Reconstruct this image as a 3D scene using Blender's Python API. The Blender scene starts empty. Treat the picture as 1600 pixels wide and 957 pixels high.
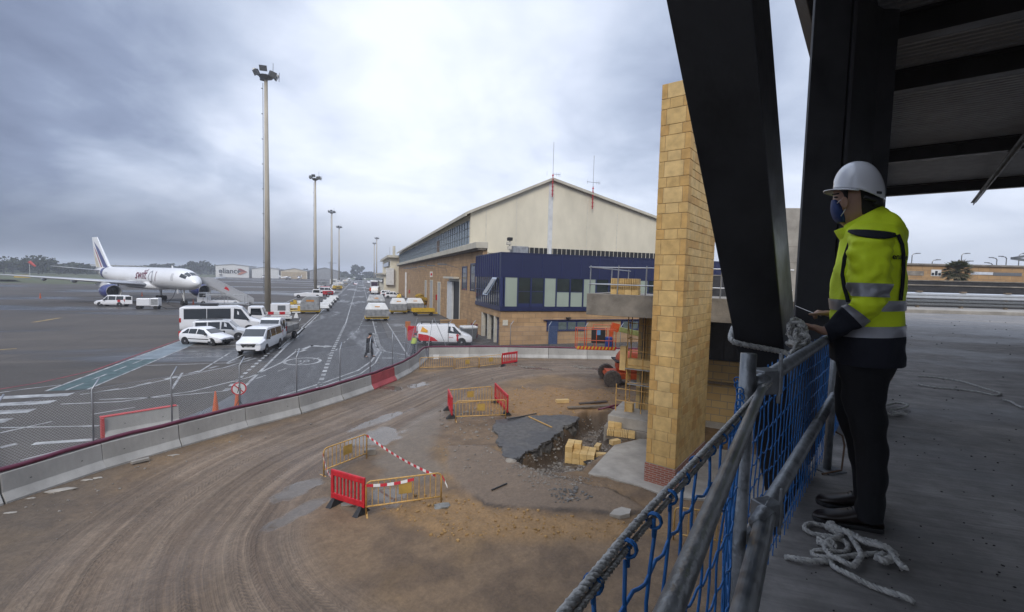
import bpy, bmesh, math, random
from math import sin, cos, pi, radians, atan2, sqrt, hypot
from mathutils import Vector, Matrix, noise as mnoise

SC = bpy.context.scene
COL = SC.collection
V = Vector
RND = random.Random(7)

# ------------------------------------------------------------------ camera
FPX, CH = 711.0, 6.3                 # 16 mm lens over a 1600 px wide frame, eye 6.3 m above the apron
ROLL, PITCH, YAW = 0.024995, 0.062627, 0.322664
fw = V((sin(YAW) * cos(PITCH), cos(YAW) * cos(PITCH), -sin(PITCH)))
r0 = V((cos(YAW), -sin(YAW), 0))
f0 = V((sin(YAW), cos(YAW), 0))
u0 = r0.cross(fw)
rt = r0 * cos(ROLL) + u0 * sin(ROLL)
up = rt.cross(fw)
CAMP = V((0, 0, CH))
cam_d = bpy.data.cameras.new('camera')
cam_d.lens, cam_d.sensor_width = 16.0, 36.0 * 1600 / (1600.0) * 1.0
cam_d.lens = FPX / 1600 * 36.0
cam_d.clip_start, cam_d.clip_end = 0.05, 9000
cam = bpy.data.objects.new('camera', cam_d)
cam.matrix_world = Matrix(((rt.x, up.x, -fw.x, 0), (rt.y, up.y, -fw.y, 0), (rt.z, up.z, -fw.z, CH), (0, 0, 0, 1)))
COL.objects.link(cam)
SC.camera = cam

# ------------------------------------------------------------------ sky
SUN_AZ, SUN_EL = radians(-150), radians(40)
W = bpy.data.worlds.new('World'); SC.world = W; W.use_nodes = True
nt = W.node_tree; nt.nodes.clear()
def N(t, **k):
    n = nt.nodes.new(t)
    for a, b in k.items(): setattr(n, a, b)
    return n
def math_n(op, a, b=None, clamp=False):
    n = N('ShaderNodeMath', operation=op); n.use_clamp = clamp
    for i, v in enumerate((a, b)):
        if v is None: continue
        if isinstance(v, (int, float)): n.inputs[i].default_value = v
        else: nt.links.new(v, n.inputs[i])
    return n.outputs[0]
def rng(v, a, b, c, d, smooth=True):
    n = N('ShaderNodeMapRange'); n.interpolation_type = 'SMOOTHSTEP' if smooth else 'LINEAR'
    nt.links.new(v, n.inputs[0])
    for i, q in enumerate((a, b, c, d)): n.inputs[1 + i].default_value = q
    return n.outputs[0]
def mixc(f, a, b, typ='MIX'):
    n = N('ShaderNodeMixRGB', blend_type=typ)
    for i, v in enumerate((f, a, b)):
        if isinstance(v, (int, float)): n.inputs[i].default_value = v
        elif isinstance(v, tuple): n.inputs[i].default_value = (*v, 1)
        else: nt.links.new(v, n.inputs[i])
    return n.outputs[0]
tc = N('ShaderNodeTexCoord'); sp = N('ShaderNodeSeparateXYZ'); nt.links.new(tc.outputs['Generated'], sp.inputs[0])
dx, dy, dz = sp.outputs
zc = math_n('ADD', math_n('MAXIMUM', dz, 0.0), 0.30)
cb = N('ShaderNodeCombineXYZ')
nt.links.new(math_n('DIVIDE', dx, zc), cb.inputs[0]); nt.links.new(math_n('DIVIDE', dy, zc), cb.inputs[1])
def noise_n(vec, scale, detail, rough=.5, dist=0.0):
    n = N('ShaderNodeTexNoise'); nt.links.new(vec, n.inputs['Vector'])
    n.inputs['Scale'].default_value = scale; n.inputs['Detail'].default_value = detail
    n.inputs['Roughness'].default_value = rough; n.inputs['Distortion'].default_value = dist
    return n.outputs[0]
n1 = noise_n(cb.outputs[0], 1.15, 7, .5, .5)
n2 = noise_n(cb.outputs[0], 3.2, 6, .55, .3)
def dirdot(az, el):
    d = (sin(az) * cos(el), cos(az) * cos(el), sin(el))
    s = math_n('ADD', math_n('MULTIPLY', dx, d[0]), math_n('MULTIPLY', dy, d[1]))
    return math_n('ADD', s, math_n('MULTIPLY', dz, d[2]))
bright = rng(dirdot(radians(2), radians(13)), .80, .995, 0, 1)
rightside = rng(dirdot(radians(66), radians(0)), .80, .97, 0, 1)
leftdark = rng(dirdot(radians(-34), radians(24)), .80, .98, 0, 1)
val = math_n('ADD', math_n('MULTIPLY', math_n('SUBTRACT', n1, .5), 1.3), math_n('MULTIPLY', math_n('SUBTRACT', n2, .5), .5))
val = math_n('ADD', val, .57)
val = math_n('ADD', val, math_n('MULTIPLY', bright, .40))
val = math_n('ADD', val, math_n('MULTIPLY', rightside, .12))
val = math_n('SUBTRACT', val, math_n('MULTIPLY', leftdark, .42), clamp=True)
ramp = N('ShaderNodeValToRGB'); nt.links.new(val, ramp.inputs[0])
cr = ramp.color_ramp
cr.elements[0].position = 0.0; cr.elements[0].color = (.140, .172, .265, 1)
cr.elements[1].position = 1.0; cr.elements[1].color = (.80, .85, .97, 1)
for p, c in ((.3, (.235, .285, .41)), (.55, (.43, .495, .63)), (.8, (.66, .72, .85))):
    e = cr.elements.new(p); e.color = (*c, 1)
low = rng(dz, .0, .19, 1, 0)
lowr = rng(dirdot(radians(46), 0), .45, .95, 0, 1)
lowcol = mixc(lowr, (.085, .110, .165), (.54, .59, .68))
skyc = mixc(math_n('MULTIPLY', low, .93), ramp.outputs[0], lowcol)
over = rng(dz, .48, .88, 1.0, 1.95)
skyc = mixc(1.0, skyc, over, 'MULTIPLY')
sk = N('ShaderNodeTexSky', sky_type='NISHITA'); sk.sun_disc = False
sk.sun_elevation, sk.sun_rotation = SUN_EL, SUN_AZ
sk.dust_density = 4
sky10 = mixc(1.0, skyc, (10, 10, 10), 'MULTIPLY')
fin = mixc(.94, sk.outputs[0], sky10)
bg = N('ShaderNodeBackground'); nt.links.new(fin, bg.inputs[0]); bg.inputs[1].default_value = .10
ow = N('ShaderNodeOutputWorld'); nt.links.new(bg.outputs[0], ow.inputs[0])

# ------------------------------------------------------------------ sun (veiled by cloud)
sd = bpy.data.lights.new('sun', 'SUN'); sd.energy = 1.5; sd.angle = radians(24); sd.color = (1, .95, .88)
so = bpy.data.objects.new('sun', sd); COL.objects.link(so)
sdir = V((sin(SUN_AZ) * cos(SUN_EL), cos(SUN_AZ) * cos(SUN_EL), sin(SUN_EL)))
so.rotation_euler = sdir.to_track_quat('Z', 'Y').to_euler()

vs = SC.view_settings
vs.view_transform = 'Standard'; vs.look = 'None'; vs.exposure = 0.38; vs.gamma = 1.0; vs.use_curve_mapping = False
SC.render.engine = 'CYCLES'
SC.cycles.max_bounces = 6; SC.cycles.volume_bounces = 1; SC.cycles.caustics_reflective = False; SC.cycles.caustics_refractive = False

# ------------------------------------------------------------------ survey helpers: photo sight lines met with real planes
def ray(x, y): return fw + rt * ((x - 800) / FPX) - up * ((y - 478.5) / FPX)
def gp(x, y, z=0.0):
    d = ray(x, y); return CAMP + d * ((z - CH) / d.z)
def oX(x, y, X): d = ray(x, y); return CAMP + d * (X / d.x)
def oY(x, y, Y): d = ray(x, y); return CAMP + d * (Y / d.y)
def dep(x, y, t): return CAMP + ray(x, y) * t
def onp(x, y, p0, n):
    d = ray(x, y); return CAMP + d * ((p0 - CAMP).dot(n) / d.dot(n))
def cf(a, b, z=0.0): v = r0 * a + f0 * b; return V((v.x, v.y, z))

# ------------------------------------------------------------------ materials
MAT = {}
def mat(name, col, rough=.6, metal=0.0, var=.25, scale=3.0, bump=0.0, bscale=30.0, col2=None, spec=None, coat=0.0, stretch=None, rvar=0.0, detail=5):
    if name in MAT: return MAT[name]
    m = bpy.data.materials.new(name); m.use_nodes = True; t = m.node_tree; t.nodes.clear()
    o = t.nodes.new('ShaderNodeOutputMaterial'); b = t.nodes.new('ShaderNodeBsdfPrincipled')
    t.links.new(b.outputs[0], o.inputs[0])
    b.inputs['Roughness'].default_value = rough; b.inputs['Metallic'].default_value = metal
    if spec is not None: b.inputs['Specular IOR Level'].default_value = spec
    if coat: b.inputs['Coat Weight'].default_value = coat; b.inputs['Coat Roughness'].default_value = .08
    c = t.nodes.new('ShaderNodeTexCoord'); mp = t.nodes.new('ShaderNodeMapping'); t.links.new(c.outputs['Object'], mp.inputs[0])
    if stretch: mp.inputs['Scale'].default_value = stretch
    n = t.nodes.new('ShaderNodeTexNoise'); t.links.new(mp.outputs[0], n.inputs[0])
    n.inputs['Scale'].default_value = scale; n.inputs['Detail'].default_value = detail; n.inputs['Roughness'].default_value = .6
    r = t.nodes.new('ShaderNodeValToRGB'); t.links.new(n.outputs[0], r.inputs[0])
    c2 = col2 or tuple(q * (1 - var) for q in col)
    r.color_ramp.elements[0].position = .32; r.color_ramp.elements[0].color = (*c2, 1)
    r.color_ramp.elements[1].position = .68; r.color_ramp.elements[1].color = (*col, 1)
    t.links.new(r.outputs[0], b.inputs['Base Color'])
    if rvar:
        mr = t.nodes.new('ShaderNodeMapRange'); t.links.new(n.outputs[0], mr.inputs[0])
        mr.inputs[1].default_value = .3; mr.inputs[2].default_value = .7
        mr.inputs[3].default_value = rough - rvar; mr.inputs[4].default_value = rough + rvar
        t.links.new(mr.outputs[0], b.inputs['Roughness'])
    if bump:
        n2 = t.nodes.new('ShaderNodeTexNoise'); t.links.new(mp.outputs[0], n2.inputs[0])
        n2.inputs['Scale'].default_value = bscale; n2.inputs['Detail'].default_value = 4
        bp = t.nodes.new('ShaderNodeBump'); bp.inputs['Strength'].default_value = bump; bp.inputs['Distance'].default_value = .02
        t.links.new(n2.outputs[0], bp.inputs['Height']); t.links.new(bp.outputs[0], b.inputs['Normal'])
    MAT[name] = m
    return m

def brickmat(name, c1, c2, mortar, bw, bh, msize=.012, rough=.8, axis='XZ', bump=.4, rot=0.0, var=.25, off=.5):
    """masonry in courses: brick texture over wall-plane metres, with blotchy tone"""
    if name in MAT: return MAT[name]
    m = bpy.data.materials.new(name); m.use_nodes = True; t = m.node_tree; t.nodes.clear()
    L = t.links.new
    o = t.nodes.new('ShaderNodeOutputMaterial'); b = t.nodes.new('ShaderNodeBsdfPrincipled'); L(b.outputs[0], o.inputs[0])
    b.inputs['Roughness'].default_value = rough
    c = t.nodes.new('ShaderNodeTexCoord'); s = t.nodes.new('ShaderNodeSeparateXYZ'); L(c.outputs['Object'], s.inputs[0])
    cmb = t.nodes.new('ShaderNodeCombineXYZ')
    if axis == 'XZ': L(s.outputs[0], cmb.inputs[0])
    elif axis == 'YZ': L(s.outputs[1], cmb.inputs[0])
    else:
        ad = t.nodes.new('ShaderNodeMath'); ad.operation = 'ADD'; L(s.outputs[0], ad.inputs[0]); L(s.outputs[1], ad.inputs[1]); L(ad.outputs[0], cmb.inputs[0])
    L(s.outputs[2], cmb.inputs[1])
    br = t.nodes.new('ShaderNodeTexBrick'); L(cmb.outputs[0], br.inputs[0])
    br.inputs['Color1'].default_value = (*c1, 1); br.inputs['Color2'].default_value = (*c2, 1); br.inputs['Mortar'].default_value = (*mortar, 1)
    br.inputs['Scale'].default_value = 1; br.inputs['Mortar Size'].default_value = msize
    br.inputs['Brick Width'].default_value = bw; br.inputs['Row Height'].default_value = bh; br.inputs['Bias'].default_value = -.1
    br.offset = off
    n = t.nodes.new('ShaderNodeTexNoise'); L(c.outputs['Object'], n.inputs[0]); n.inputs['Scale'].default_value = .8; n.inputs['Detail'].default_value = 7
    r = t.nodes.new('ShaderNodeMapRange'); L(n.outputs[0], r.inputs[0]); r.inputs[1].default_value = .3; r.inputs[2].default_value = .7
    r.inputs[3].default_value = 1 - var; r.inputs[4].default_value = 1.0
    mx = t.nodes.new('ShaderNodeMixRGB'); mx.blend_type = 'MULTIPLY'; mx.inputs[0].default_value = 1; L(br.outputs[0], mx.inputs[1]); L(r.outputs[0], mx.inputs[2])
    L(mx.outputs[0], b.inputs['Base Color'])
    if bump:
        bp = t.nodes.new('ShaderNodeBump'); bp.inputs['Strength'].default_value = bump; bp.inputs['Distance'].default_value = .01
        inv = t.nodes.new('ShaderNodeMath'); inv.operation = 'SUBTRACT'; inv.inputs[0].default_value = 1; L(br.outputs['Fac'], inv.inputs[1])
        n3 = t.nodes.new('ShaderNodeTexNoise'); L(c.outputs['Object'], n3.inputs[0]); n3.inputs['Scale'].default_value = 40
        ad2 = t.nodes.new('ShaderNodeMath'); ad2.operation = 'MULTIPLY_ADD'; L(n3.outputs[0], ad2.inputs[0]); ad2.inputs[1].default_value = .25; L(inv.outputs[0], ad2.inputs[2])
        L(ad2.outputs[0], bp.inputs['Height']); L(bp.outputs[0], b.inputs['Normal'])
    MAT[name] = m
    return m

M_white = mat('white vehicle paint', (.78, .78, .79), .28, var=.06, scale=2, coat=.5)
M_glass = mat('dark vehicle glass', (.018, .022, .026), .06, var=.2, spec=.8)
M_black = mat('black rubber plastic', (.018, .018, .019), .6, var=.3, scale=8)
M_tyre = mat('tyre rubber', (.022, .021, .020), .85, var=.4, scale=12)
M_rim = mat('wheel alloy', (.45, .45, .46), .35, .7, var=.2)
M_lamp = mat('clear lamp', (.55, .57, .6), .1, var=.1)
M_red = mat('red lamp plastic', (.45, .015, .015), .25, var=.2)
M_redp = mat('red barrier plastic', (.55, .02, .03), .42, var=.35, scale=6, bump=.1)
M_galv = mat('galvanised steel', (.36, .37, .385), .38, .7, var=.12, scale=5, bump=.012, bscale=160, rvar=.06)
M_galvd = mat('weathered steel tube', (.27, .28, .285), .42, .65, var=.45, scale=18, bump=.2, bscale=50, rvar=.14)
M_darksteel = mat('dark primer steel', (.042, .040, .041), .45, .0, var=.5, scale=3.5, bump=.08, bscale=25, rvar=.14, detail=9)
M_conc = mat('grey concrete', (.37, .34, .295), .85, var=.35, scale=1.6, bump=.35, bscale=22)
M_concd = mat('weathered concrete', (.275, .245, .205), .9, var=.5, scale=1.3, bump=.5, bscale=18)
M_yelm = mat('ochre painted steel', (.60, .35, .10), .5, var=.45, scale=9, bump=.1)
M_orange = mat('orange machine paint', (.62, .10, .025), .4, var=.3, scale=4)
M_cream = mat('cream render', (.74, .675, .52), .85, var=.2, scale=.35, bump=.08, bscale=3, stretch=(1, 1, .5))
M_creamd = mat('cream trim', (.56, .52, .42), .8, var=.25, scale=.6)
M_wood = mat('weathered timber', (.20, .155, .11), .85, var=.5, scale=4, bump=.3, bscale=30, stretch=(1, 6, 6))
M_block = mat('tan facing block', (.60, .42, .19), .8, var=.25, scale=3, bump=.2, bscale=40)
M_blue = mat('dark blue cladding', (.017, .022, .072), .38, .0, var=.2, scale=.5)
M_bluef = mat('blue window frame', (.022, .03, .10), .4, var=.15)
M_wht = mat('white paint', (.70, .70, .68), .5, var=.22, scale=1.5)
M_alu = mat('bare aluminium', (.42, .425, .425), .45, .5, var=.45, scale=2.5, bump=.1)
M_yel = mat('yellow cart paint', (.62, .40, .03), .45, var=.3, scale=3)
M_rope = mat('dirty white rope', (.44, .43, .40), .9, var=.5, scale=60, bump=.6, bscale=220)
M_bluecord = mat('blue net cord', (.012, .13, .38), .6, var=.35, scale=60)
M_maroon = mat('maroon hose', (.115, .014, .038), .42, var=.3, scale=4)
M_skin = mat('skin', (.42, .24, .165), .55, var=.15, scale=12)

# ------------------------------------------------------------------ mesh builder
class MB:
    def __init__(s): s.v = []; s.f = []; s.m = []; s.mi = 0
    def add(s, vs, fs):
        b = len(s.v); s.v += [tuple(q) for q in vs]
        for f in fs: s.f.append(tuple(b + i for i in f)); s.m.append(s.mi)
        return s
    def box(s, x0, x1, y0, y1, z0, z1):
        return s.add([(x0, y0, z0), (x1, y0, z0), (x1, y1, z0), (x0, y1, z0), (x0, y0, z1), (x1, y0, z1), (x1, y1, z1), (x0, y1, z1)],
                     [(3, 2, 1, 0), (4, 5, 6, 7), (0, 1, 5, 4), (1, 2, 6, 5), (2, 3, 7, 6), (3, 0, 4, 7)])
    def hexa(s, q):       # 8 corners, bottom ring then top ring, counter clockwise
        return s.add(q, [(3, 2, 1, 0), (4, 5, 6, 7), (0, 1, 5, 4), (1, 2, 6, 5), (2, 3, 7, 6), (3, 0, 4, 7)])
    def bar(s, p, q, w, h=None, upv=(0, 0, 1)):
        p, q = V(p), V(q); h = h or w; d = (q - p).normalized(); u_ = V(upv)
        if abs(d.dot(u_)) > .95: u_ = V((0, 1, 0)) if abs(d.y) < .9 else V((1, 0, 0))
        a = d.cross(u_).normalized(); b = a.cross(d)
        a *= w / 2; b *= h / 2
        return s.hexa([p - a - b, p + a - b, q + a - b, q - a - b, p - a + b, p + a + b, q + a + b, q - a + b])
    def tube(s, p, q, r, n=8, r2=None, cap=True):
        return s.path([p, q], r, n, r2=r2, cap=cap)
    def path(s, pts, r, n=8, r2=None, cap=True, radii=None, closed=False):
        pts = [V(p) for p in pts]; b0 = len(s.v); k = len(pts)
        t0 = (pts[1] - pts[0]).normalized()
        a = t0.cross(V((0, 0, 1)))
        if a.length < .05: a = t0.cross(V((1, 0, 0)))
        a.normalize()
        for i, p in enumerate(pts):
            if closed: t = (pts[(i + 1) % k] - pts[i - 1]).normalized()
            elif i == 0: t = t0
            elif i == k - 1: t = (pts[-1] - pts[-2]).normalized()
            else: t = ((pts[i + 1] - p).normalized() + (p - pts[i - 1]).normalized()); t = t.normalized() if t.length > 1e-6 else t0
            a = (a - t * a.dot(t))
            if a.length < 1e-6: a = t.orthogonal()
            a.normalize(); b = t.cross(a)
            rr = radii[i] if radii else (r if r2 is None else r + (r2 - r) * i / (k - 1))
            for j in range(n):
                an = 2 * pi * j / n; s.v.append(tuple(p + a * (rr * cos(an)) + b * (rr * sin(an))))
        for i in range(k if closed else k - 1):
            i2 = (i + 1) % k
            for j in range(n):
                s.f.append((b0 + i * n + j, b0 + i * n + (j + 1) % n, b0 + i2 * n + (j + 1) % n, b0 + i2 * n + j)); s.m.append(s.mi)
        if cap and not closed:
            s.f.append(tuple(b0 + j for j in reversed(range(n)))); s.m.append(s.mi)
            s.f.append(tuple(b0 + (k - 1) * n + j for j in range(n))); s.m.append(s.mi)
        return s
    def rings(s, rings, cap=True, closed=True):
        b0 = len(s.v); n = len(rings[0])
        for r in rings: s.v += [tuple(q) for q in r]
        for i in range(len(rings) - 1):
            for j in range(n if closed else n - 1):
                s.f.append((b0 + i * n + j, b0 + i * n + (j + 1) % n, b0 + (i + 1) * n + (j + 1) % n, b0 + (i + 1) * n + j)); s.m.append(s.mi)
        if cap:
            s.f.append(tuple(b0 + j for j in reversed(range(n)))); s.m.append(s.mi)
            k = (len(rings) - 1) * n; s.f.append(tuple(b0 + k + j for j in range(n))); s.m.append(s.mi)
        return s
    def lathe(s, prof, n=16, c=(0, 0, 0), axis='Z', closed=False):
        if closed: prof = list(prof) + [prof[0]]
        rg = []
        for r, z in prof:
            ring = []
            for j in range(n):
                a = 2 * pi * j / n; x, y = r * cos(a), r * sin(a)
                if axis == 'Z': p = (c[0] + x, c[1] + y, c[2] + z)
                elif axis == 'Y': p = (c[0] + y, c[1] + z, c[2] + x)
                else: p = (c[0] + z, c[1] + x, c[2] + y)
                ring.append(p)
            rg.append(ring)
        return s.rings(rg, cap=not closed)
    def prism(s, poly, z0, z1):
        n = len(poly)
        return s.add([(x, y, z0) for x, y in poly] + [(x, y, z1) for x, y in poly],
                     [tuple(reversed(range(n))), tuple(range(n, 2 * n))] + [(i, (i + 1) % n, n + (i + 1) % n, n + i) for i in range(n)])
    def prismY(s, poly, y0, y1):      # polygon in x,z pushed along y
        n = len(poly)
        return s.add([(x, y0, z) for x, z in poly] + [(x, y1, z) for x, z in poly],
                     [tuple(range(n)), tuple(reversed(range(n, 2 * n)))] + [(i, n + i, n + (i + 1) % n, (i + 1) % n) for i in range(n)])
    def plate(s, pts, th):            # flat polygon given thickness along its normal, centred
        pts = [V(p) for p in pts]; nn = V((0, 0, 0))
        for i in range(len(pts)): nn += (pts[i] - pts[0]).cross(pts[(i + 1) % len(pts)] - pts[0])
        nn.normalize(); n = len(pts); h = nn * (th / 2)
        return s.add([p - h for p in pts] + [p + h for p in pts],
                     [tuple(reversed(range(n))), tuple(range(n, 2 * n))] + [(i, (i + 1) % n, n + (i + 1) % n, n + i) for i in range(n)])
    def blob(s, c, r, seed=0, sub=1, squash=(1, 1, 1), amp=.25):
        bm = bmesh.new(); bmesh.ops.create_icosphere(bm, subdivisions=sub, radius=1)
        vs = []
        for v in bm.verts:
            k = 1 + amp * mnoise.noise(v.co * 1.7 + V((seed * 3.1, seed * 1.7, seed)))
            vs.append((c[0] + v.co.x * k * r * squash[0], c[1] + v.co.y * k * r * squash[1], c[2] + v.co.z * k * r * squash[2]))
        fs = [tuple(v.index for v in f.verts) for f in bm.faces]; bm.free()
        return s.add(vs, fs)
    def build(s, name, m, parent=None, smooth=False, bevel=0.0, loc=None, rz=0.0, seg=2, sub=0):
        me = bpy.data.meshes.new(name); me.from_pydata(s.v, [], s.f)
        ms = m if isinstance(m, (list, tuple)) else [m]
        for q in ms: me.materials.append(q)
        if len(ms) > 1: me.polygons.foreach_set('material_index', s.m)
        bm = bmesh.new(); bm.from_mesh(me); bmesh.ops.recalc_face_normals(bm, faces=bm.faces); bm.to_mesh(me); bm.free()
        if smooth: me.polygons.foreach_set('use_smooth', [True] * len(me.polygons))
        o = bpy.data.objects.new(name, me); COL.objects.link(o)
        if parent: o.parent = parent
        if loc is not None: o.location = loc
        o.rotation_euler.z = rz
        if bevel:
            b = o.modifiers.new('bevel', 'BEVEL'); b.width = bevel; b.segments = seg; b.limit_method = 'ANGLE'; b.angle_limit = radians(35)
            if smooth: b.harden_normals = True; b.limit_method = 'ANGLE'
        if sub: q = o.modifiers.new('sub', 'SUBSURF'); q.levels = q.render_levels = sub
        return o

def tag(o, label=None, cat=None, group=None, kind=None):
    if label: o['label'] = label
    if cat: o['category'] = cat
    if group: o['group'] = group
    if kind: o['kind'] = kind
    return o
def thing(name, label, cat, loc=(0, 0, 0), rz=0.0, group=None):
    o = bpy.data.objects.new(name, None); COL.objects.link(o); o.empty_display_size = .2
    o.location = loc; o.rotation_euler.z = rz
    return tag(o, label, cat, group)
KIDS = {}
def kids(o): return [c for c in bpy.data.objects if c.parent == o]
def dup(root, loc, rz=None, label=None, scale=None):
    def cp(o, par):
        c = o.copy(); COL.objects.link(c)
        if par: c.parent = par
        for k in kids(o): cp(k, c)
        return c
    r = cp(root, None); r.location = loc
    if rz is not None: r.rotation_euler.z = rz
    if scale: r.scale = scale
    if label: r['label'] = label
    return r
def struct(name, mb, m, **k): return tag(mb.build(name, m, **k), kind='structure')
def text_mesh(name, txt, size, m, parent, mtx, ext=.004, bold=0.0, shear=0.0):
    cu = bpy.data.curves.new(name, 'FONT'); cu.body = txt; cu.size = size; cu.extrude = ext; cu.align_x = 'CENTER'; cu.align_y = 'CENTER'
    cu.offset = bold; cu.shear = shear
    t = bpy.data.objects.new(name + '_c', cu); COL.objects.link(t); bpy.context.view_layer.update()
    me = bpy.data.meshes.new_from_object(t); bpy.data.objects.remove(t)
    me.materials.clear(); me.materials.append(m)
    o = bpy.data.objects.new(name, me); COL.objects.link(o); o.parent = parent; o.matrix_local = mtx
    return o
def frame(o, x, z):      # matrix with origin o, text x axis and up axis
    x = V(x).normalized(); z = V(z); n = x.cross(z).normalized(); y = n.cross(x)
    return Matrix(((x.x, y.x, n.x, o[0]), (x.y, y.y, n.y, o[1]), (x.z, y.z, n.z, o[2]), (0, 0, 0, 1)))
def fbm(x, y, z=0.0, o=4): return mnoise.fractal(V((x, y, z)), 1.0, 2.0, o)
def lerp(a, b, t): return a + (b - a) * t
def sst(a, b, x):
    t = max(0.0, min(1.0, (x - a) / (b - a))); return t * t * (3 - 2 * t)
# ================================================================== GROUND
import numpy as np
from mathutils.geometry import tessellate_polygon
_rs = np.random.RandomState(11); _LAT = _rs.rand(512, 512)
def vnoise(x, y, s=0):
    x = np.asarray(x, float) + s * 37.7; y = np.asarray(y, float) + s * 91.3
    xi = np.floor(x).astype(int); yi = np.floor(y).astype(int); fx = x - xi; fy = y - yi
    fx = fx * fx * (3 - 2 * fx); fy = fy * fy * (3 - 2 * fy)
    g = lambda a, b: _LAT[a % 512, b % 512]
    return (g(xi, yi) * (1 - fx) + g(xi + 1, yi) * fx) * (1 - fy) + (g(xi, yi + 1) * (1 - fx) + g(xi + 1, yi + 1) * fx) * fy
def nfbm(x, y, s=0, o=4, gain=.5):
    t = 0; a = 1; n = 0
    for i in range(o): t = t + a * vnoise(x * 2 ** i, y * 2 ** i, s + i * 3); n += a; a *= gain
    return t / n - .5
def nsst(a, b, x): t = np.clip((x - a) / (b - a), 0, 1); return t * t * (3 - 2 * t)
def pl_dist(X, Y, pts):
    """distance, arc length and side of the nearest point of a polyline"""
    D = np.full(X.shape, 1e9); S = np.zeros(X.shape); U_ = np.zeros(X.shape); acc = 0
    for (x0, y0), (x1, y1) in zip(pts[:-1], pts[1:]):
        ex, ey = x1 - x0, y1 - y0; L = hypot(ex, ey)
        t = np.clip(((X - x0) * ex + (Y - y0) * ey) / (L * L), 0, 1)
        d = np.hypot(X - x0 - t * ex, Y - y0 - t * ey); c = np.sign(ex * (Y - y0) - ey * (X - x0))
        k = d < D; D = np.where(k, d, D); S = np.where(k, c, S); U_ = np.where(k, acc + t * L, U_); acc += L
    return D, U_, S
def poly_sd(X, Y, pts):
    """signed distance to a polygon, negative inside"""
    D, _, _ = pl_dist(X, Y, pts + [pts[0]]); ins = np.zeros(X.shape, bool)
    for (x0, y0), (x1, y1) in zip(pts, pts[1:] + [pts[0]]):
        if y0 == y1: continue
        c = ((Y < y0) != (Y < y1)) & (X < (x1 - x0) * (Y - y0) / (y1 - y0) + x0); ins ^= c
    return np.where(ins, -D, D)
def smooth_pl(pts, k=8):
    out = []
    P_ = [V((*p, 0)) for p in pts]; P_ = [P_[0] * 2 - P_[1]] + P_ + [P_[-1] * 2 - P_[-2]]
    for i in range(1, len(P_) - 2):
        for j in range(k):
            t = j / k; a, b, c, d = P_[i - 1:i + 3]
            q = .5 * ((2 * b) + (c - a) * t + (2 * a - 5 * b + 4 * c - d) * t * t + (3 * b - a - 3 * c + d) * t ** 3)
            out.append((q.x, q.y))
    out.append(tuple(pts[-1])); return out
def offset_pl(pts, d):
    out = []
    for i in range(len(pts)):
        a = V(pts[max(0, i - 1)]); b = V(pts[min(len(pts) - 1, i + 1)]); t = (b - a).normalized()
        out.append((pts[i][0] - t.y * d, pts[i][1] + t.x * d))
    return out

# near face of the concrete barrier row, left to right, one entry per joint
BAR = [(-13.4, 7.6), (-11.9, 9.5), (-10.35, 11.3), (-8.82, 15.15 - 1.75 + .0)]
BAR = [(-14.6, 7.9), (-13.15, 9.75), (-11.7, 11.55), (-10.25, 13.35), (-8.82, 15.15), (-7.48, 17.05), (-5.95, 18.57), (-4.23, 20.25), (-2.43, 21.73),
       (-.73, 23.58), (.75, 25.47), (2.12, 27.52), (3.15, 29.5), (4.0, 31.6), (4.85, 34.2)]
BARB = [(4.95, 34.35), (7.99, 34.03), (10.98, 33.48), (14.04, 32.63), (17.0, 31.8), (20.0, 31.0), (23.0, 30.2), (26.0, 29.4)]
lineA = offset_pl(BAR, .30); lineB = offset_pl(BARB, .30)

hole = [(-14.9, 4.0)] + lineA + lineB + [(27.0, 29.3), (27.0, 4.0)]
outer = [(-2600, -700), (2600, -700), (2600, 2900), (-2600, 2900)]
tri = tessellate_polygon([[V((*p, 0)) for p in outer], [V((*p, 0)) for p in hole]])
vv = outer + hole
ap = MB(); ap.add([(x, y, 0) for x, y in vv], [tuple(t) for t in tri])

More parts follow.
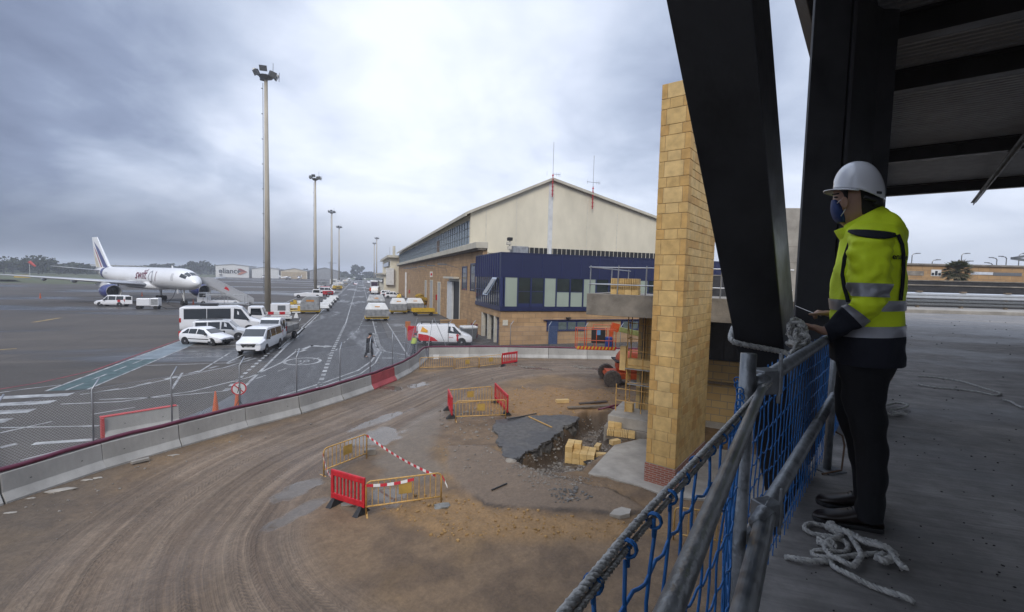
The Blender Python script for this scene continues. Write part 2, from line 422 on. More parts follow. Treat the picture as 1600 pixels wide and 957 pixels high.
def ground_mat(name, c_dry, c_wet, slabs=None, scale=.06, r_dry=.62, r_wet=.16, bump=.25, streak=(1, 1, 1), wetlo=.50, wethi=.62, specks=.12, spec=.5, brush=False, slabk=.78):
    m = bpy.data.materials.new(name); m.use_nodes = True; t = m.node_tree; t.nodes.clear(); L = t.links.new
    def nn(ty, **k):
        n = t.nodes.new(ty)
        for a, b in k.items(): setattr(n, a, b)
        return n
    o = nn('ShaderNodeOutputMaterial'); b = nn('ShaderNodeBsdfPrincipled'); L(b.outputs[0], o.inputs[0]); b.inputs['Specular IOR Level'].default_value = spec
    c = nn('ShaderNodeTexCoord'); mp = nn('ShaderNodeMapping'); mp.inputs['Scale'].default_value = streak; L(c.outputs['Object'], mp.inputs[0])
    def noise_(s, d, r=.55, vec=mp.outputs[0]):
        n = nn('ShaderNodeTexNoise'); L(vec, n.inputs[0]); n.inputs['Scale'].default_value = s; n.inputs['Detail'].default_value = d; n.inputs['Roughness'].default_value = r; return n.outputs[0]
    def mr(v, a, b_, c_, d_):
        n = nn('ShaderNodeMapRange'); n.interpolation_type = 'SMOOTHSTEP'; L(v, n.inputs[0])
        for i, q in enumerate((a, b_, c_, d_)): n.inputs[1 + i].default_value = q
        return n.outputs[0]
    def mx(f, a, b_, ty='MIX'):
        n = nn('ShaderNodeMixRGB', blend_type=ty)
        for i, v in enumerate((f, a, b_)):
            if isinstance(v, (int, float)): n.inputs[i].default_value = v
            elif isinstance(v, tuple): n.inputs[i].default_value = (*v, 1)
            else: L(v, n.inputs[i])
        return n.outputs[0]
    big = noise_(scale, 6); mid = noise_(scale * 9, 5); fine = noise_(6.0, 6, .7, c.outputs['Object'])
    wet = mr(big, wetlo, wethi, 0, 1)
    col = mx(wet, c_dry, c_wet)
    col = mx(1.0, col, mr(mid, .3, .7, .78, 1.08), 'MULTIPLY')
    col = mx(1.0, col, mr(fine, .3, .7, 1 - specks, 1 + specks), 'MULTIPLY')
    if slabs:
        br = nn('ShaderNodeTexBrick'); L(c.outputs['Object'], br.inputs[0]); br.offset = 0
        br.inputs['Scale'].default_value = 1; br.inputs['Brick Width'].default_value = slabs; br.inputs['Row Height'].default_value = slabs
        br.inputs['Mortar Size'].default_value = .025; br.inputs['Color1'].default_value = (slabk, slabk, slabk, 1); br.inputs['Color2'].default_value = (1, .985, .96, 1); br.inputs['Mortar'].default_value = (.45, .45, .45, 1)
        col = mx(.8, col, br.outputs[0], 'MULTIPLY')
    if brush:
        m2_ = nn('ShaderNodeMapping'); m2_.inputs['Scale'].default_value = (1.2, 42, 1); L(c.outputs['Object'], m2_.inputs[0]); bn = noise_(1.0, 5, .65, m2_.outputs[0])
        m3_ = nn('ShaderNodeMapping'); m3_.inputs['Scale'].default_value = (.5, 3.5, 1); L(c.outputs['Object'], m3_.inputs[0]); b2_ = noise_(1.0, 4, .6, m3_.outputs[0])
        col = mx(1.0, col, mr(bn, .3, .7, .86, 1.08), 'MULTIPLY'); col = mx(1.0, col, mr(b2_, .3, .7, .84, 1.08), 'MULTIPLY')
        ad_ = nn('ShaderNodeMath', operation='ADD'); L(fine, ad_.inputs[0]); L(bn, ad_.inputs[1]); fine = ad_.outputs[0]
    L(col, b.inputs['Base Color'])
    rr = mr(wet, 0, 1, r_dry, r_wet)
    ad = nn('ShaderNodeMath', operation='ADD'); L(rr, ad.inputs[0]); L(mr(mid, .3, .7, -.05, .12), ad.inputs[1]); L(ad.outputs[0], b.inputs['Roughness'])
    bp = nn('ShaderNodeBump'); bp.inputs['Distance'].default_value = .01; L(fine, bp.inputs['Height'])
    L(mr(wet, 0, 1, bump, bump * .25), bp.inputs['Strength']); L(bp.outputs[0], b.inputs['Normal'])
    return m
M_apron = ground_mat('wet apron concrete', (.094, .083, .073), (.044, .042, .041), slabs=7.5, slabk=.66, scale=.035, streak=(.35, 1.3, 1), wetlo=.49, wethi=.58, r_dry=.82, r_wet=.26, spec=.38)
M_asph = ground_mat('wet road asphalt', (.052, .050, .049), (.036, .036, .038), scale=.12, streak=(1.5, .3, 1), r_dry=.6, r_wet=.28, bump=.5, specks=.22)
struct('apron_ground', ap, M_apron)

def clip_out(x, y):     # on the apron side of the barrier row
    return True
rd = MB()
def strip(mb, pts, w, z, dash=None, gap=None):
    """painted line along ground points"""
    pts = [V((p[0], p[1], 0)) for p in pts]
    if dash:
        segs = []; L = [0]
        for a, b in zip(pts[:-1], pts[1:]): L.append(L[-1] + (b - a).length)
        def at(s):
            for i in range(len(L) - 1):
                if s <= L[i + 1] or i == len(L) - 2: return pts[i].lerp(pts[i + 1], (s - L[i]) / max(1e-6, L[i + 1] - L[i]))
        s = 0
        while s < L[-1]: segs.append([at(s), at(min(L[-1], s + dash))]); s += dash + gap
    else: segs = [pts]
    for sg in segs:
        q = []
        for i, p in enumerate(sg):
            t = (sg[min(len(sg) - 1, i + 1)] - sg[max(0, i - 1)])
            if t.length < 1e-6: continue
            t.normalize(); n = V((-t.y, t.x, 0)) * (w / 2); q.append((p + n, p - n))
        b = len(mb.v)
        for a, c in q: mb.v += [(a.x, a.y, z), (c.x, c.y, z)]
        for i in range(len(q) - 1): mb.f.append((b + 2 * i, b + 2 * i + 1, b + 2 * i + 3, b + 2 * i + 2)); mb.m.append(mb.mi)
def I(*pts): return [tuple(gp(x, y).xy) for x, y in pts]

# asphalt service road, left edge straight down the field, right edge along the stands in front of the facade
roadp = [(-5.9, 27.2), (-5.9, 700), (2.6, 700), (2.6, 46), (6.4, 36.4), (4.0, 33.0), (2.6, 29.9), (1.4, 27.5), (-.6, 24.9), (-2.2, 22.8), (-4.2, 20.9), (-5.6, 19.6), (-7.9, 20.6), (-6.6, 23.6)]
rd.add([(x, y, .004) for x, y in roadp], [tuple(range(len(roadp)))]); struct('service_road', rd, M_asph)
# darker resurfaced patch along the facade
pt_ = MB(); pp = [(2.66, 46.2), (2.66, 150), (12.1, 150), (12.1, 42.5), (7, 36.2)]; pt_.add([(x, y, .004) for x, y in pp], [tuple(range(len(pp)))])
M_asph2 = ground_mat('worn stand asphalt', (.080, .074, .068), (.050, .048, .047), scale=.1, r_dry=.6, r_wet=.28, bump=.5, specks=.25)
struct('facade_stand', pt_, M_asph2)
gs = MB(); gs.add([(-700, 205, .004), (-88, 205, .004), (-120, 330, .004), (-150, 2800, .004), (-2500, 2800, .004), (-2500, 260, .004)], [(0, 1, 2, 3, 4, 5)])
gs.add([(-40, 480, .004), (60, 480, .004), (400, 1500, .004), (-200, 1500, .004)], [(0, 1, 2, 3)])
M_grass = ground_mat('grass verge', (.075, .085, .032), (.055, .060, .026), scale=.03, r_dry=.9, r_wet=.8, bump=.6, specks=.3)
struct('grass_field', gs, M_grass)

mk = MB(); Z1 = .009
strip(mk, [(-5.95, 27.4), (-5.95, 660)], .16, Z1)
strip(mk, [(-6.3, 41), (-6.3, 660)], .12, Z1)
strip(mk, [(-6.12, 47.5), (-6.12, 56)], .5, Z1)
strip(mk, [(-6.7, 27.0), (-6.7, 42)], .22, Z1, .55, .5)
strip(mk, [(-1.72, 60), (-1.72, 660)], .13, Z1)
strip(mk, [(-2.16, 26.2), (-2.1, 40), (-1.74, 60)], .26, Z1, .62, .55)
strip(mk, I((400, 592), (460, 572), (520, 552), (560, 515), (575, 482)), .1, Z1, .9, 1.2)
strip(mk, [(1.6, 48), (1.6, 400)], .12, Z1)
for y in (58, 78, 104, 140): strip(mk, [(.1, y), (1.5, y)], .14, Z1)
for y in (58, 74): strip(mk, [(-5.7, y), (-4.4, y)], .14, Z1)
strip(mk, I((436, 620), (510, 597), (560, 579), (580, 565), (592, 548), (586, 527), (583, 521)), .14, Z1 )
strip(mk, I((436, 626), (510, 602), (564, 584), (586, 568), (596, 550), (600, 552)), .10, Z1)
strip(mk, I((641, 517), (606, 519), (587, 521), (584, 524), (588, 541), (598, 549), (640, 556)), .14, Z1)
strip(mk, I((588, 523), (592, 540), (600, 549)), .3, Z1, .35, .4)
strip(mk, I((605, 505), (638, 557)), .12, Z1)
strip(mk, I((597, 560), (615, 560)), .25, Z1); strip(mk, I((623, 561), (634, 561)), .2, Z1)
strip(mk, I((626, 512), (650, 513)), .14, Z1); strip(mk, I((641, 517), (660, 516)), .14, Z1)
for y in (505, 511): strip(mk, I((584, y), (589, y)), .55, Z1)
# double arrow on the carriageway
def arrow(c, s):
    q = lambda a: [(c[0] + x * s, c[1] + y * s, Z1) for x, y in a]
    mk.add(q([(-.95, -1.9), (-.62, -1.2), (-.1, 1.1), (-.4, 1.1), (-.95, -1.0)]), [(0, 1, 2, 3, 4)])
    mk.add(q([(-1.35, -1.1), (-.95, -2.6), (-.30, -1.35)]), [(0, 1, 2)])
    mk.add(q([(-.1, 1.1), (-.4, 1.1), (-.3, .5), (.75, .1), (.75, .6)]), [(0, 1, 2, 3, 4)])
    mk.add(q([(.75, 1.05), (.75, -.5), (1.5, .3)]), [(0, 1, 2)])
ac = gp(491, 543); arrow((ac.x, ac.y), 1.0)
ec = gp(473, 565); ring = []
for i in range(33):
    a = 2 * pi * i / 32; ring.append((ec.x + 1.15 * cos(a), ec.y + 1.35 * sin(a)))
strip(mk, ring, .2, Z1)
def num(txt, c, h, m):
    cu = bpy.data.curves.new('t', 'FONT'); cu.body = txt; cu.size = 1; cu.align_x = 'CENTER'; cu.align_y = 'CENTER'
    t = bpy.data.objects.new('t', cu); COL.objects.link(t); bpy.context.view_layer.update(); me = bpy.data.meshes.new_from_object(t); bpy.data.objects.remove(t)
    b = len(mk.v)
    mk.v += [(c.x + v.co.x * h, c.y + v.co.y * h * 1.1, Z1) for v in me.vertices]
    for p in me.polygons: mk.f.append(tuple(b + i for i in p.vertices)); mk.m.append(0)
num('30', ec, .95, None)
# zebra crossing, green footway, bays, edge curves
zx = [(0, 676, 12), (0, 663, 28), (0, 653, 29), (0, 645, 49), (12, 638, 68), (28, 631, 84), (45, 624, 103), (58, 619, 110)]
for y0 in (19.6, 20.9, 22.2, 23.6, 25.0, 26.4, 27.8): strip(mk, [(-17.2, y0), (-13.5, y0)], .62, Z1)
strip(mk, [(-15.0, 28.8), (-15.0, 52)], .14, Z1); strip(mk, [(-13.3, 28.8), (-13.3, 43)], .12, Z1); strip(mk, [(-14.2, 28.8), (-14.2, 38)], .10, Z1, 1.6, .8)
strip(mk, [(-18.5, 22), (-17.8, 28), (-16.2, 29.5), (-15.0, 30.2)], .12, Z1)
for y0 in (43.4, 40.6, 37.9, 35.2): strip(mk, [(-13.2, y0), (-8.6, y0)], .12, Z1)
strip(mk, [(-8.6, 35.2), (-7.9, 43.4), (-7.4, 49), (-7.3, 55)], .14, Z1)
strip(mk, I((95, 632), (190, 628), (300, 612), (390, 590), (440, 567), (468, 545)), .14, Z1)
strip(mk, I((125, 617), (200, 607), (290, 587), (350, 575), (400, 560)), .13, Z1); strip(mk, I((155, 613), (215, 603), (300, 583), (400, 557)), .22, Z1, .8, .8)
strip(mk, I((155, 625), (250, 621), (355, 611), (376, 600)), .12, Z1)
strip(mk, I((0, 669), (155, 666)), .12, Z1); strip(mk, I((0, 677), (60, 663), (150, 647), (240, 632)), .11, Z1, 1.5, 1.2)
strip(mk, I((52, 694), (150, 687)), .28, Z1); strip(mk, I((32, 720), (150, 690)), .1, Z1); strip(mk, I((34, 725), (155, 695)), .1, Z1)
strip(mk, I((268, 609), (285, 583)), .12, Z1); strip(mk, I((310, 582), (362, 550)), .13, Z1)
strip(mk, I((0, 700), (26, 694)), .24, Z1)
strip(mk, I((428, 520), (470, 508), (480, 505)), .1, Z1); strip(mk, I((440, 545), (470, 519)), .13, Z1)
strip(mk, I((432, 505), (468, 502), (470, 498)), .12, Z1)
strip(mk, I((440, 516), (462, 521), (466, 526), (448, 535)), .14, Z1)
strip(mk, I((300, 486), (365, 480)), .2, Z1); strip(mk, I((430, 480), (468, 464)), .2, Z1)
M_mark = mat('worn road paint', (.46, .46, .45), .6, var=.72, scale=1.6, detail=9)
struct('road_marking', mk, M_mark)
gw = MB(); gw.add([(-15.0, 28.8, .005), (-13.3, 28.8, .005), (-13.3, 37.5, .005), (-15.0, 37.5, .005)], [(0, 1, 2, 3)])
struct('green_footway', gw, mat('teal footway paint', (.075, .125, .122), .6, var=.55, scale=2.5))
gw = MB(); gw.add([(-15.0, 37.6, .005), (-13.3, 37.6, .005), (-13.3, 50, .005), (-15.0, 50, .005)], [(0, 1, 2, 3)])
struct('grey_footway', gw, mat('faded footway paint', (.21, .25, .27), .5, var=.4, scale=1.2))
gw = MB(); strip(gw, [(-20, 20.5), (-18.2, 28.5), (-16.4, 31), (-15.4, 34), (-15.3, 52)], .16, .0065); struct('red_line', gw, mat('red line paint', (.26, .035, .04), .55, var=.5, scale=2))
gw = MB(); gw.add([(x, y, .004) for x, y in I((0, 440.5), (0, 437), (22, 437.5), (34, 440.5))], [(0, 1, 2, 3)]); struct('green_island', gw, mat('green island paint', (.06, .16, .12), .6))
yl = MB(); strip(yl, I((52, 504), (94, 497)), .5, .008); strip(yl, I((0, 547), (26, 545)), .3, .008); struct('yellow_marking', yl, mat('yellow line paint', (.35, .24, .08), .6, var=.5, scale=1))

# ------------------------------------------------------------------ muddy site
TRK = smooth_pl([(.8, 4.0), (-2.3, 7.3), (-3.8, 10.4), (-3.9, 13.4), (-2.8, 16.5), (-.5, 19.4), (2.2, 22.7), (6.2, 27.3), (11.1, 29.6), (19, 28.6), (27, 26.8)], 6)
gx0, gx1, gy0, gy1, gs_ = -14.9, 27.0, 4.0, 35.2, .085
nx, ny = int((gx1 - gx0) / gs_), int((gy1 - gy0) / gs_)
xs = np.linspace(gx0, gx1, nx + 1); ys = np.linspace(gy0, gy1, ny + 1)
X, Y = np.meshgrid(xs, ys)
D, Uarc, Sd = pl_dist(X, Y, TRK); vt = D * Sd           # + = left of travel
wob = nfbm(X * .8, Y * .8, 5, 3) * .5
vv_ = vt + wob * .22
half = 2.7 - .25 * nsst(12, 22, Uarc)
inn = 1 - nsst(half - .5, half + .6, np.abs(vt + wob * 1.5))
rut = (vnoise(vv_ * 5.5, Uarc * .05, 1) - .5) * .05 + (vnoise(vv_ * 13, Uarc * .09, 2) - .5) * .035 + (vnoise(vv_ * 24, Uarc * .2, 4) - .5) * .018
lug = np.where(vnoise(vv_ * 2.2, Uarc * .05, 9) > .52, np.sin(Uarc * 2 * pi / .26 + np.abs(vv_ * 5 % 2 - 1) * 4) * .011, 0) * (vnoise(X * .7, Y * .7, 21) > .35)
rough = nfbm(X * 1.1, Y * 1.1, 3, 5, .6)
H0 = .045 + .02 * nfbm(X * .25, Y * .25, 8, 2)
Zg = H0 + inn * (rut + lug - .02) + (1 - inn) * (rough * .12 + nfbm(X * 5, Y * 5, 14, 3, .6) * .05)
PIT = [(10.3, 19.0), (9.3, 18.3), (7.9, 16.6), (6.6, 15.55), (5.1, 14.4), (4.9, 13.75), (5.6, 13.3), (6.9, 13.1), (8.0, 13.95), (9.05, 14.85), (10.25, 15.25), (9.75, 15.9), (9.6, 16.3), (11.2, 18.6)]
pd = poly_sd(X, Y, PIT)
pit = nsst(.14, -.38, pd + nfbm(X * 2, Y * 2, 17, 3) * .25)
pdep = .20 + .55 * nsst(12.9, 15.8, Y) - .40 * nsst(8.3, 9.6, X) * nsst(16.6, 15.9, Y)
Zg = Zg * (1 - pit) + pit * (-pdep + nfbm(X * 3, Y * 3, 19, 4, .6) * .16)
# crust of old paving with a broken lip, ochre spoil below it
CR = I((700, 700), (760, 700), (850, 745), (960, 770), (1010, 800), (968, 812), (930, 803), (850, 801), (800, 798), (760, 792), (735, 776), (700, 745))
cd = poly_sd(X, Y, CR) + nfbm(X * 3, Y * 3, 31, 3) * .18
crust = nsst(.09, -.09, cd)
Zg = Zg * (1 - crust * .85) + crust * (.10 + nfbm(X * 1.5, Y * 1.5, 33, 3) * .025)
OC = I((590, 790), (700, 775), (770, 795), (900, 812), (1040, 826), (960, 850), (800, 845), (690, 850), (640, 830))
od = poly_sd(X, Y, OC) + nfbm(X * 1.2, Y * 1.2, 41, 4) * 1.0
och = nsst(.35, -.35, od) * (1 - crust)
Zg += och * (.05 + nfbm(X * 3.5, Y * 3.5, 43, 4, .7) * .16)
OC2 = I((735, 640), (800, 606), (960, 612), (1000, 625), (920, 650), (850, 655), (790, 648))
o2 = nsst(.6, -.6, poly_sd(X, Y, OC2) + nfbm(X * .9, Y * .9, 45, 4) * 2.0)
Zg += o2 * (.03 + nfbm(X * 3, Y * 3, 47, 4, .7) * .11)
hol = nsst(.9, .2, np.hypot((X - .55) / 1.1, Y - 12.7)) ; Zg -= hol * .16     # hollow inside the near barriers
hol2 = nsst(1.3, .4, np.hypot((X - 5.0), (Y - 20.2) / .9)); Zg += hol2 * (nfbm(X * 3, Y * 3, 51, 4, .7) * .22 - .04)
hol3 = nsst(.9, .3, np.abs(Y - 30.9) + np.maximum(0, np.abs(X - 7) - 2.4)); Zg -= hol3 * .28
# smooth old-surface band between haul track and dug ground
BND = I((590, 720), (640, 660), (700, 630), (720, 650), (690, 672), (668, 710), (700, 735), (660, 755), (600, 745))
bnd = nsst(.3, -.3, poly_sd(X, Y, BND) + nfbm(X * 1.5, Y * 1.5, 53, 3) * .6)
Zg = Zg * (1 - .75 * bnd) + .75 * bnd * .03
PUD = [(593, 683, .75, 1.1), (462, 768, .42, .75), (610, 776, .5, .55), (612, 604 + 4, .6, .45), (655, 602, .5, .8), (470, 800, .25, 1.0), (600, 655, .3, 1.6), (830, 575, 1.6, .5), (935, 578, 2.0, .5)]
puddle = np.zeros(X.shape)
for (px, py, sx, sy) in PUD:
    c = gp(px, py); a = .75
    xr = (X - c.x) * cos(a) + (Y - c.y) * sin(a); yr = -(X - c.x) * sin(a) + (Y - c.y) * cos(a)
    puddle = np.maximum(puddle, nsst(1.15, .85, np.hypot(xr / sy, yr / sx) + nfbm(X * 2.2, Y * 2.2, 61, 4) * 1.3))
Zg = Zg * (1 - puddle) + puddle * .022
# keep the rim low where the barriers stand
bd1, _, _ = pl_dist(X, Y, lineA); bd2, _, _ = pl_dist(X, Y, lineB); bdm = np.minimum(bd1, bd2); rim = nsst(.9, .3, bdm)
Zg = Zg * (1 - rim) + rim * (.018 + .012 * vnoise(X * 2, Y * 2, 66))

tone = lambda *c: np.array(c)[None, None, :]
def mixa(a, b, k): return a * (1 - k[..., None]) + b * k[..., None]
soil = mixa(tone(.235, .165, .100), tone(.155, .108, .068), nsst(-.16, .16, rough))
soil = mixa(soil, tone(.29, .19, .085), nsst(.0, .25, nfbm(X * .45, Y * .45, 71, 4)) * .6)
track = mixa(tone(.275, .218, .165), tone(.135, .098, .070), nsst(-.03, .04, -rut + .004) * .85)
track = mixa(track, tone(.150, .112, .080), nsst(.0, .22, nfbm(X * .35, Y * .35, 73, 4)) * .7)
Cg = mixa(soil, track, inn * .92)
Cg = mixa(Cg, tone(.33, .21, .095), och * .85); Cg = mixa(Cg, tone(.33, .20, .085), o2 * .75)
Cg = mixa(Cg, tone(.205, .155, .110), crust * .9); Cg = mixa(Cg, tone(.20, .165, .125), bnd * .8)
grv = np.clip(pit * 1.1, 0, 1)
Cg = mixa(Cg, mixa(tone(.20, .165, .13), tone(.07, .052, .038), nsst(-.12, .12, nfbm(X * 4, Y * 4, 77, 4, .7))), grv)
Cg = mixa(Cg, tone(.085, .060, .038), np.clip(nsst(.40, .05, np.abs(pd + .15)) * nsst(13.9, 14.8, Y), 0, 1) * .9)  # shade of the cut painted in: darker tone on pit walls to give depth
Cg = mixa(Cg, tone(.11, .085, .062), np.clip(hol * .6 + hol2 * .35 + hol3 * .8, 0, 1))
Cg = mixa(Cg, tone(.135, .118, .10), puddle * .8)
crk = nsst(.13, .02, np.abs(cd)) * (Y < 13.3) * nsst(-.12, .1, nfbm(X * .9, Y * .9, 91, 2)); Cg = mixa(Cg, tone(.05, .036, .025), crk * .9)
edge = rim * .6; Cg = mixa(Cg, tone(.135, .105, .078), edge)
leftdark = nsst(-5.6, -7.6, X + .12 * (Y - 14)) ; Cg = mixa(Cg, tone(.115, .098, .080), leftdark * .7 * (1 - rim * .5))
Cg *= (1 + nfbm(X * 6, Y * 6, 79, 3, .7) * .45)[..., None] * np.array((.80, .745, .68))[None, None, :]
wet = np.clip(puddle * 1.0 + inn * .34 * nsst(-.1, .2, nfbm(X * .6, Y * .6, 83, 4)) + bnd * .3 + crust * .2, 0, 1)

ok = np.zeros(X.shape, bool)
polyM = [(x, y) for x, y in hole]
sdm = poly_sd(X, Y, polyM); ok = sdm < .12
Zg = np.where(sdm > -.02, np.minimum(Zg, .012), Zg)
idx = -np.ones(X.shape, int); quad_ok = ok[:-1, :-1] & ok[1:, :-1] & ok[:-1, 1:] & ok[1:, 1:]
used = np.zeros(X.shape, bool)
for a in (slice(None, -1), slice(1, None)):
    for b in (slice(None, -1), slice(1, None)): used[a, b] |= quad_ok
idx[used] = np.arange(used.sum())
me = bpy.data.meshes.new('muddy_ground')
vs_ = np.stack([X[used], Y[used], Zg[used]], 1)
qi = np.argwhere(quad_ok); r_, c_ = qi[:, 0], qi[:, 1]
fq = np.stack([idx[r_, c_], idx[r_, c_ + 1], idx[r_ + 1, c_ + 1], idx[r_ + 1, c_]], 1)
me.vertices.add(len(vs_)); me.vertices.foreach_set('co', vs_.ravel())
me.loops.add(fq.size); me.loops.foreach_set('vertex_index', fq.ravel().astype(np.int32))
me.polygons.add(len(fq)); me.polygons.foreach_set('loop_start', np.arange(0, fq.size, 4, dtype=np.int32))
me.polygons.foreach_set('loop_total', np.full(len(fq), 4, np.int32)); me.polygons.foreach_set('use_smooth', np.ones(len(fq), bool))
me.update(calc_edges=True)
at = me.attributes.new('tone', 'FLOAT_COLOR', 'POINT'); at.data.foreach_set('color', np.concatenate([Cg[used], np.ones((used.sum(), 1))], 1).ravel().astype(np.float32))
at = me.attributes.new('wet', 'FLOAT', 'POINT'); at.data.foreach_set('value', wet[used].astype(np.float32))
for nm_, ar_ in (('across', vv_), ('along', Uarc), ('track', inn * (1 - puddle) * (1 - rim))): at = me.attributes.new(nm_, 'FLOAT', 'POINT'); at.data.foreach_set('value', ar_[used].astype(np.float32))
m = bpy.data.materials.new('churned mud'); m.use_nodes = True; t = m.node_tree; b = t.nodes['Principled BSDF']; L = t.links.new
a1 = t.nodes.new('ShaderNodeAttribute'); a1.attribute_name = 'tone'; a2 = t.nodes.new('ShaderNodeAttribute'); a2.attribute_name = 'wet'
c = t.nodes.new('ShaderNodeTexCoord'); n = t.nodes.new('ShaderNodeTexNoise'); L(c.outputs['Object'], n.inputs[0]); n.inputs['Scale'].default_value = 14; n.inputs['Detail'].default_value = 6; n.inputs['Roughness'].default_value = .7
mr = t.nodes.new('ShaderNodeMapRange'); L(n.outputs[0], mr.inputs[0]); mr.inputs[1].default_value = .3; mr.inputs[2].default_value = .7; mr.inputs[3].default_value = .72; mr.inputs[4].default_value = 1.2
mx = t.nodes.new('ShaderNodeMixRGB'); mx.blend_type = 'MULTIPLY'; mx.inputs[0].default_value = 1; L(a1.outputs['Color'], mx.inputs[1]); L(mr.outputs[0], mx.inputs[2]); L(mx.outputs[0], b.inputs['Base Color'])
mr2 = t.nodes.new('ShaderNodeMapRange'); L(a2.outputs['Fac'], mr2.inputs[0]); mr2.inputs[3].default_value = .72; mr2.inputs[4].default_value = .02; L(mr2.outputs[0], b.inputs['Roughness'])
def _at(nm_): q = t.nodes.new('ShaderNodeAttribute'); q.attribute_name = nm_; return q.outputs['Fac']
def _ma(op, a, b_):
    q = t.nodes.new('ShaderNodeMath'); q.operation = op
    for i, v in enumerate((a, b_)):
        if isinstance(v, (int, float)): q.inputs[i].default_value = v
        else: L(v, q.inputs[i])
    return q.outputs[0]
def _tn(sx, sy, det, rough=.5):
    q = t.nodes.new('ShaderNodeCombineXYZ'); L(_ma('MULTIPLY', _at('across'), sx), q.inputs[0]); L(_ma('MULTIPLY', _at('along'), sy), q.inputs[1]); w_ = t.nodes.new('ShaderNodeTexNoise'); L(q.outputs[0], w_.inputs[0]); w_.inputs['Scale'].default_value = 1; w_.inputs['Detail'].default_value = det; w_.inputs['Roughness'].default_value = rough; return w_.outputs[0]
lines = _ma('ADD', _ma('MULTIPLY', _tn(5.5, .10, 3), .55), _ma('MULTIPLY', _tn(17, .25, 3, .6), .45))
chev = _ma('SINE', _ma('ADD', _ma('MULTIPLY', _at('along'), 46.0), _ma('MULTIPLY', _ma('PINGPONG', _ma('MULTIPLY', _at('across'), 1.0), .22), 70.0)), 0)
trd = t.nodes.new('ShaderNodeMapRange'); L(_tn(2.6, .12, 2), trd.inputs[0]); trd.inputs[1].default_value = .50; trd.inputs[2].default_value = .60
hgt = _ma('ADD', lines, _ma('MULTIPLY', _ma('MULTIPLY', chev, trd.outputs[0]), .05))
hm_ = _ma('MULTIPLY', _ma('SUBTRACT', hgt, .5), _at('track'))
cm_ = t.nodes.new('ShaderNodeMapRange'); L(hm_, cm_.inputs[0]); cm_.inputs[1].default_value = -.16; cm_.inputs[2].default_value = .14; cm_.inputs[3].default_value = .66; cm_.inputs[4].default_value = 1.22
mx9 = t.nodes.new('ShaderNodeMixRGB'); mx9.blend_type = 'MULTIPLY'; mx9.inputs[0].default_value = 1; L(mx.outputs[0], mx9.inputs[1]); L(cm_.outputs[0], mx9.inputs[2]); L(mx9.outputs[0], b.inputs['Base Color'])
bp = t.nodes.new('ShaderNodeBump'); bp.inputs['Distance'].default_value = .05; L(_ma('ADD', _ma('MULTIPLY', n.outputs[0], .5), _ma('MULTIPLY', hm_, 2.2)), bp.inputs['Height'])
mr3 = t.nodes.new('ShaderNodeMapRange'); L(a2.outputs['Fac'], mr3.inputs[0]); mr3.inputs[1].default_value = .3; mr3.inputs[2].default_value = .9; mr3.inputs[3].default_value = .8; mr3.inputs[4].default_value = .02; L(mr3.outputs[0], bp.inputs['Strength'])
L(bp.outputs[0], b.inputs['Normal']); me.materials.append(m)
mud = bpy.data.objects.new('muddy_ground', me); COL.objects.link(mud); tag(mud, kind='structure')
def gz(x, y):
    i = int(round((x - gx0) / (xs[1] - xs[0]))); j = int(round((y - gy0) / (ys[1] - ys[0])))
    if 0 <= i <= nx and 0 <= j <= ny and ok[j, i]: return float(Zg[j, i])
    return 0.0
# loose stones and clods: nobody could count them
st = MB()
def stones(n_, poly, r0_, r1_, mi, sq=.7):
    st.mi = mi; bx = [p[0] for p in poly]; by = [p[1] for p in poly]; k = 0; tries = 0
    while k < n_ and tries < n_ * 6:
        tries += 1; x = RND.uniform(min(bx), max(bx)); y = RND.uniform(min(by), max(by))
        if poly_sd(np.array([x]), np.array([y]), poly)[0] > 0: continue
        r = r0_ * (r1_ / r0_) ** (RND.random() ** 2.2)
        st.blob((x, y, gz(x, y) + r * .25), r, seed=k, sub=1, squash=(1, RND.uniform(.6, 1), sq), amp=.5); k += 1
stones(1150, PIT, .014, .075, 0); stones(420, I((800, 730), (880, 742), (930, 752), (900, 768), (820, 760)), .012, .045, 0); stones(230, I((660, 690), (800, 700), (960, 760), (900, 790), (720, 740)), .015, .06, 0)
stones(420, OC, .012, .055, 1, .8); stones(420, OC2, .015, .075, 1, .8)
stones(70, I((855, 770), (900, 768), (930, 785), (870, 795)), .03, .08, 2)
stones(120, I((680, 640), (790, 640), (800, 690), (700, 690)), .025, .09, 0); stones(160, I((560, 560), (830, 545), (960, 590), (700, 605)), .02, .08, 0)
stones(90, I((30, 790), (390, 675), (560, 635), (540, 650), (200, 760), (80, 860)), .015, .05, 0)
M_st = [mat('grey rubble', (.25, .225, .195), .85, var=.5, scale=6), mat('ochre clods', (.36, .22, .085), .9, var=.4, scale=6), mat('blue grey chippings', (.125, .12, .115), .8, var=.4, scale=8)]
tag(st.build('loose_rubble', M_st), kind='stuff')
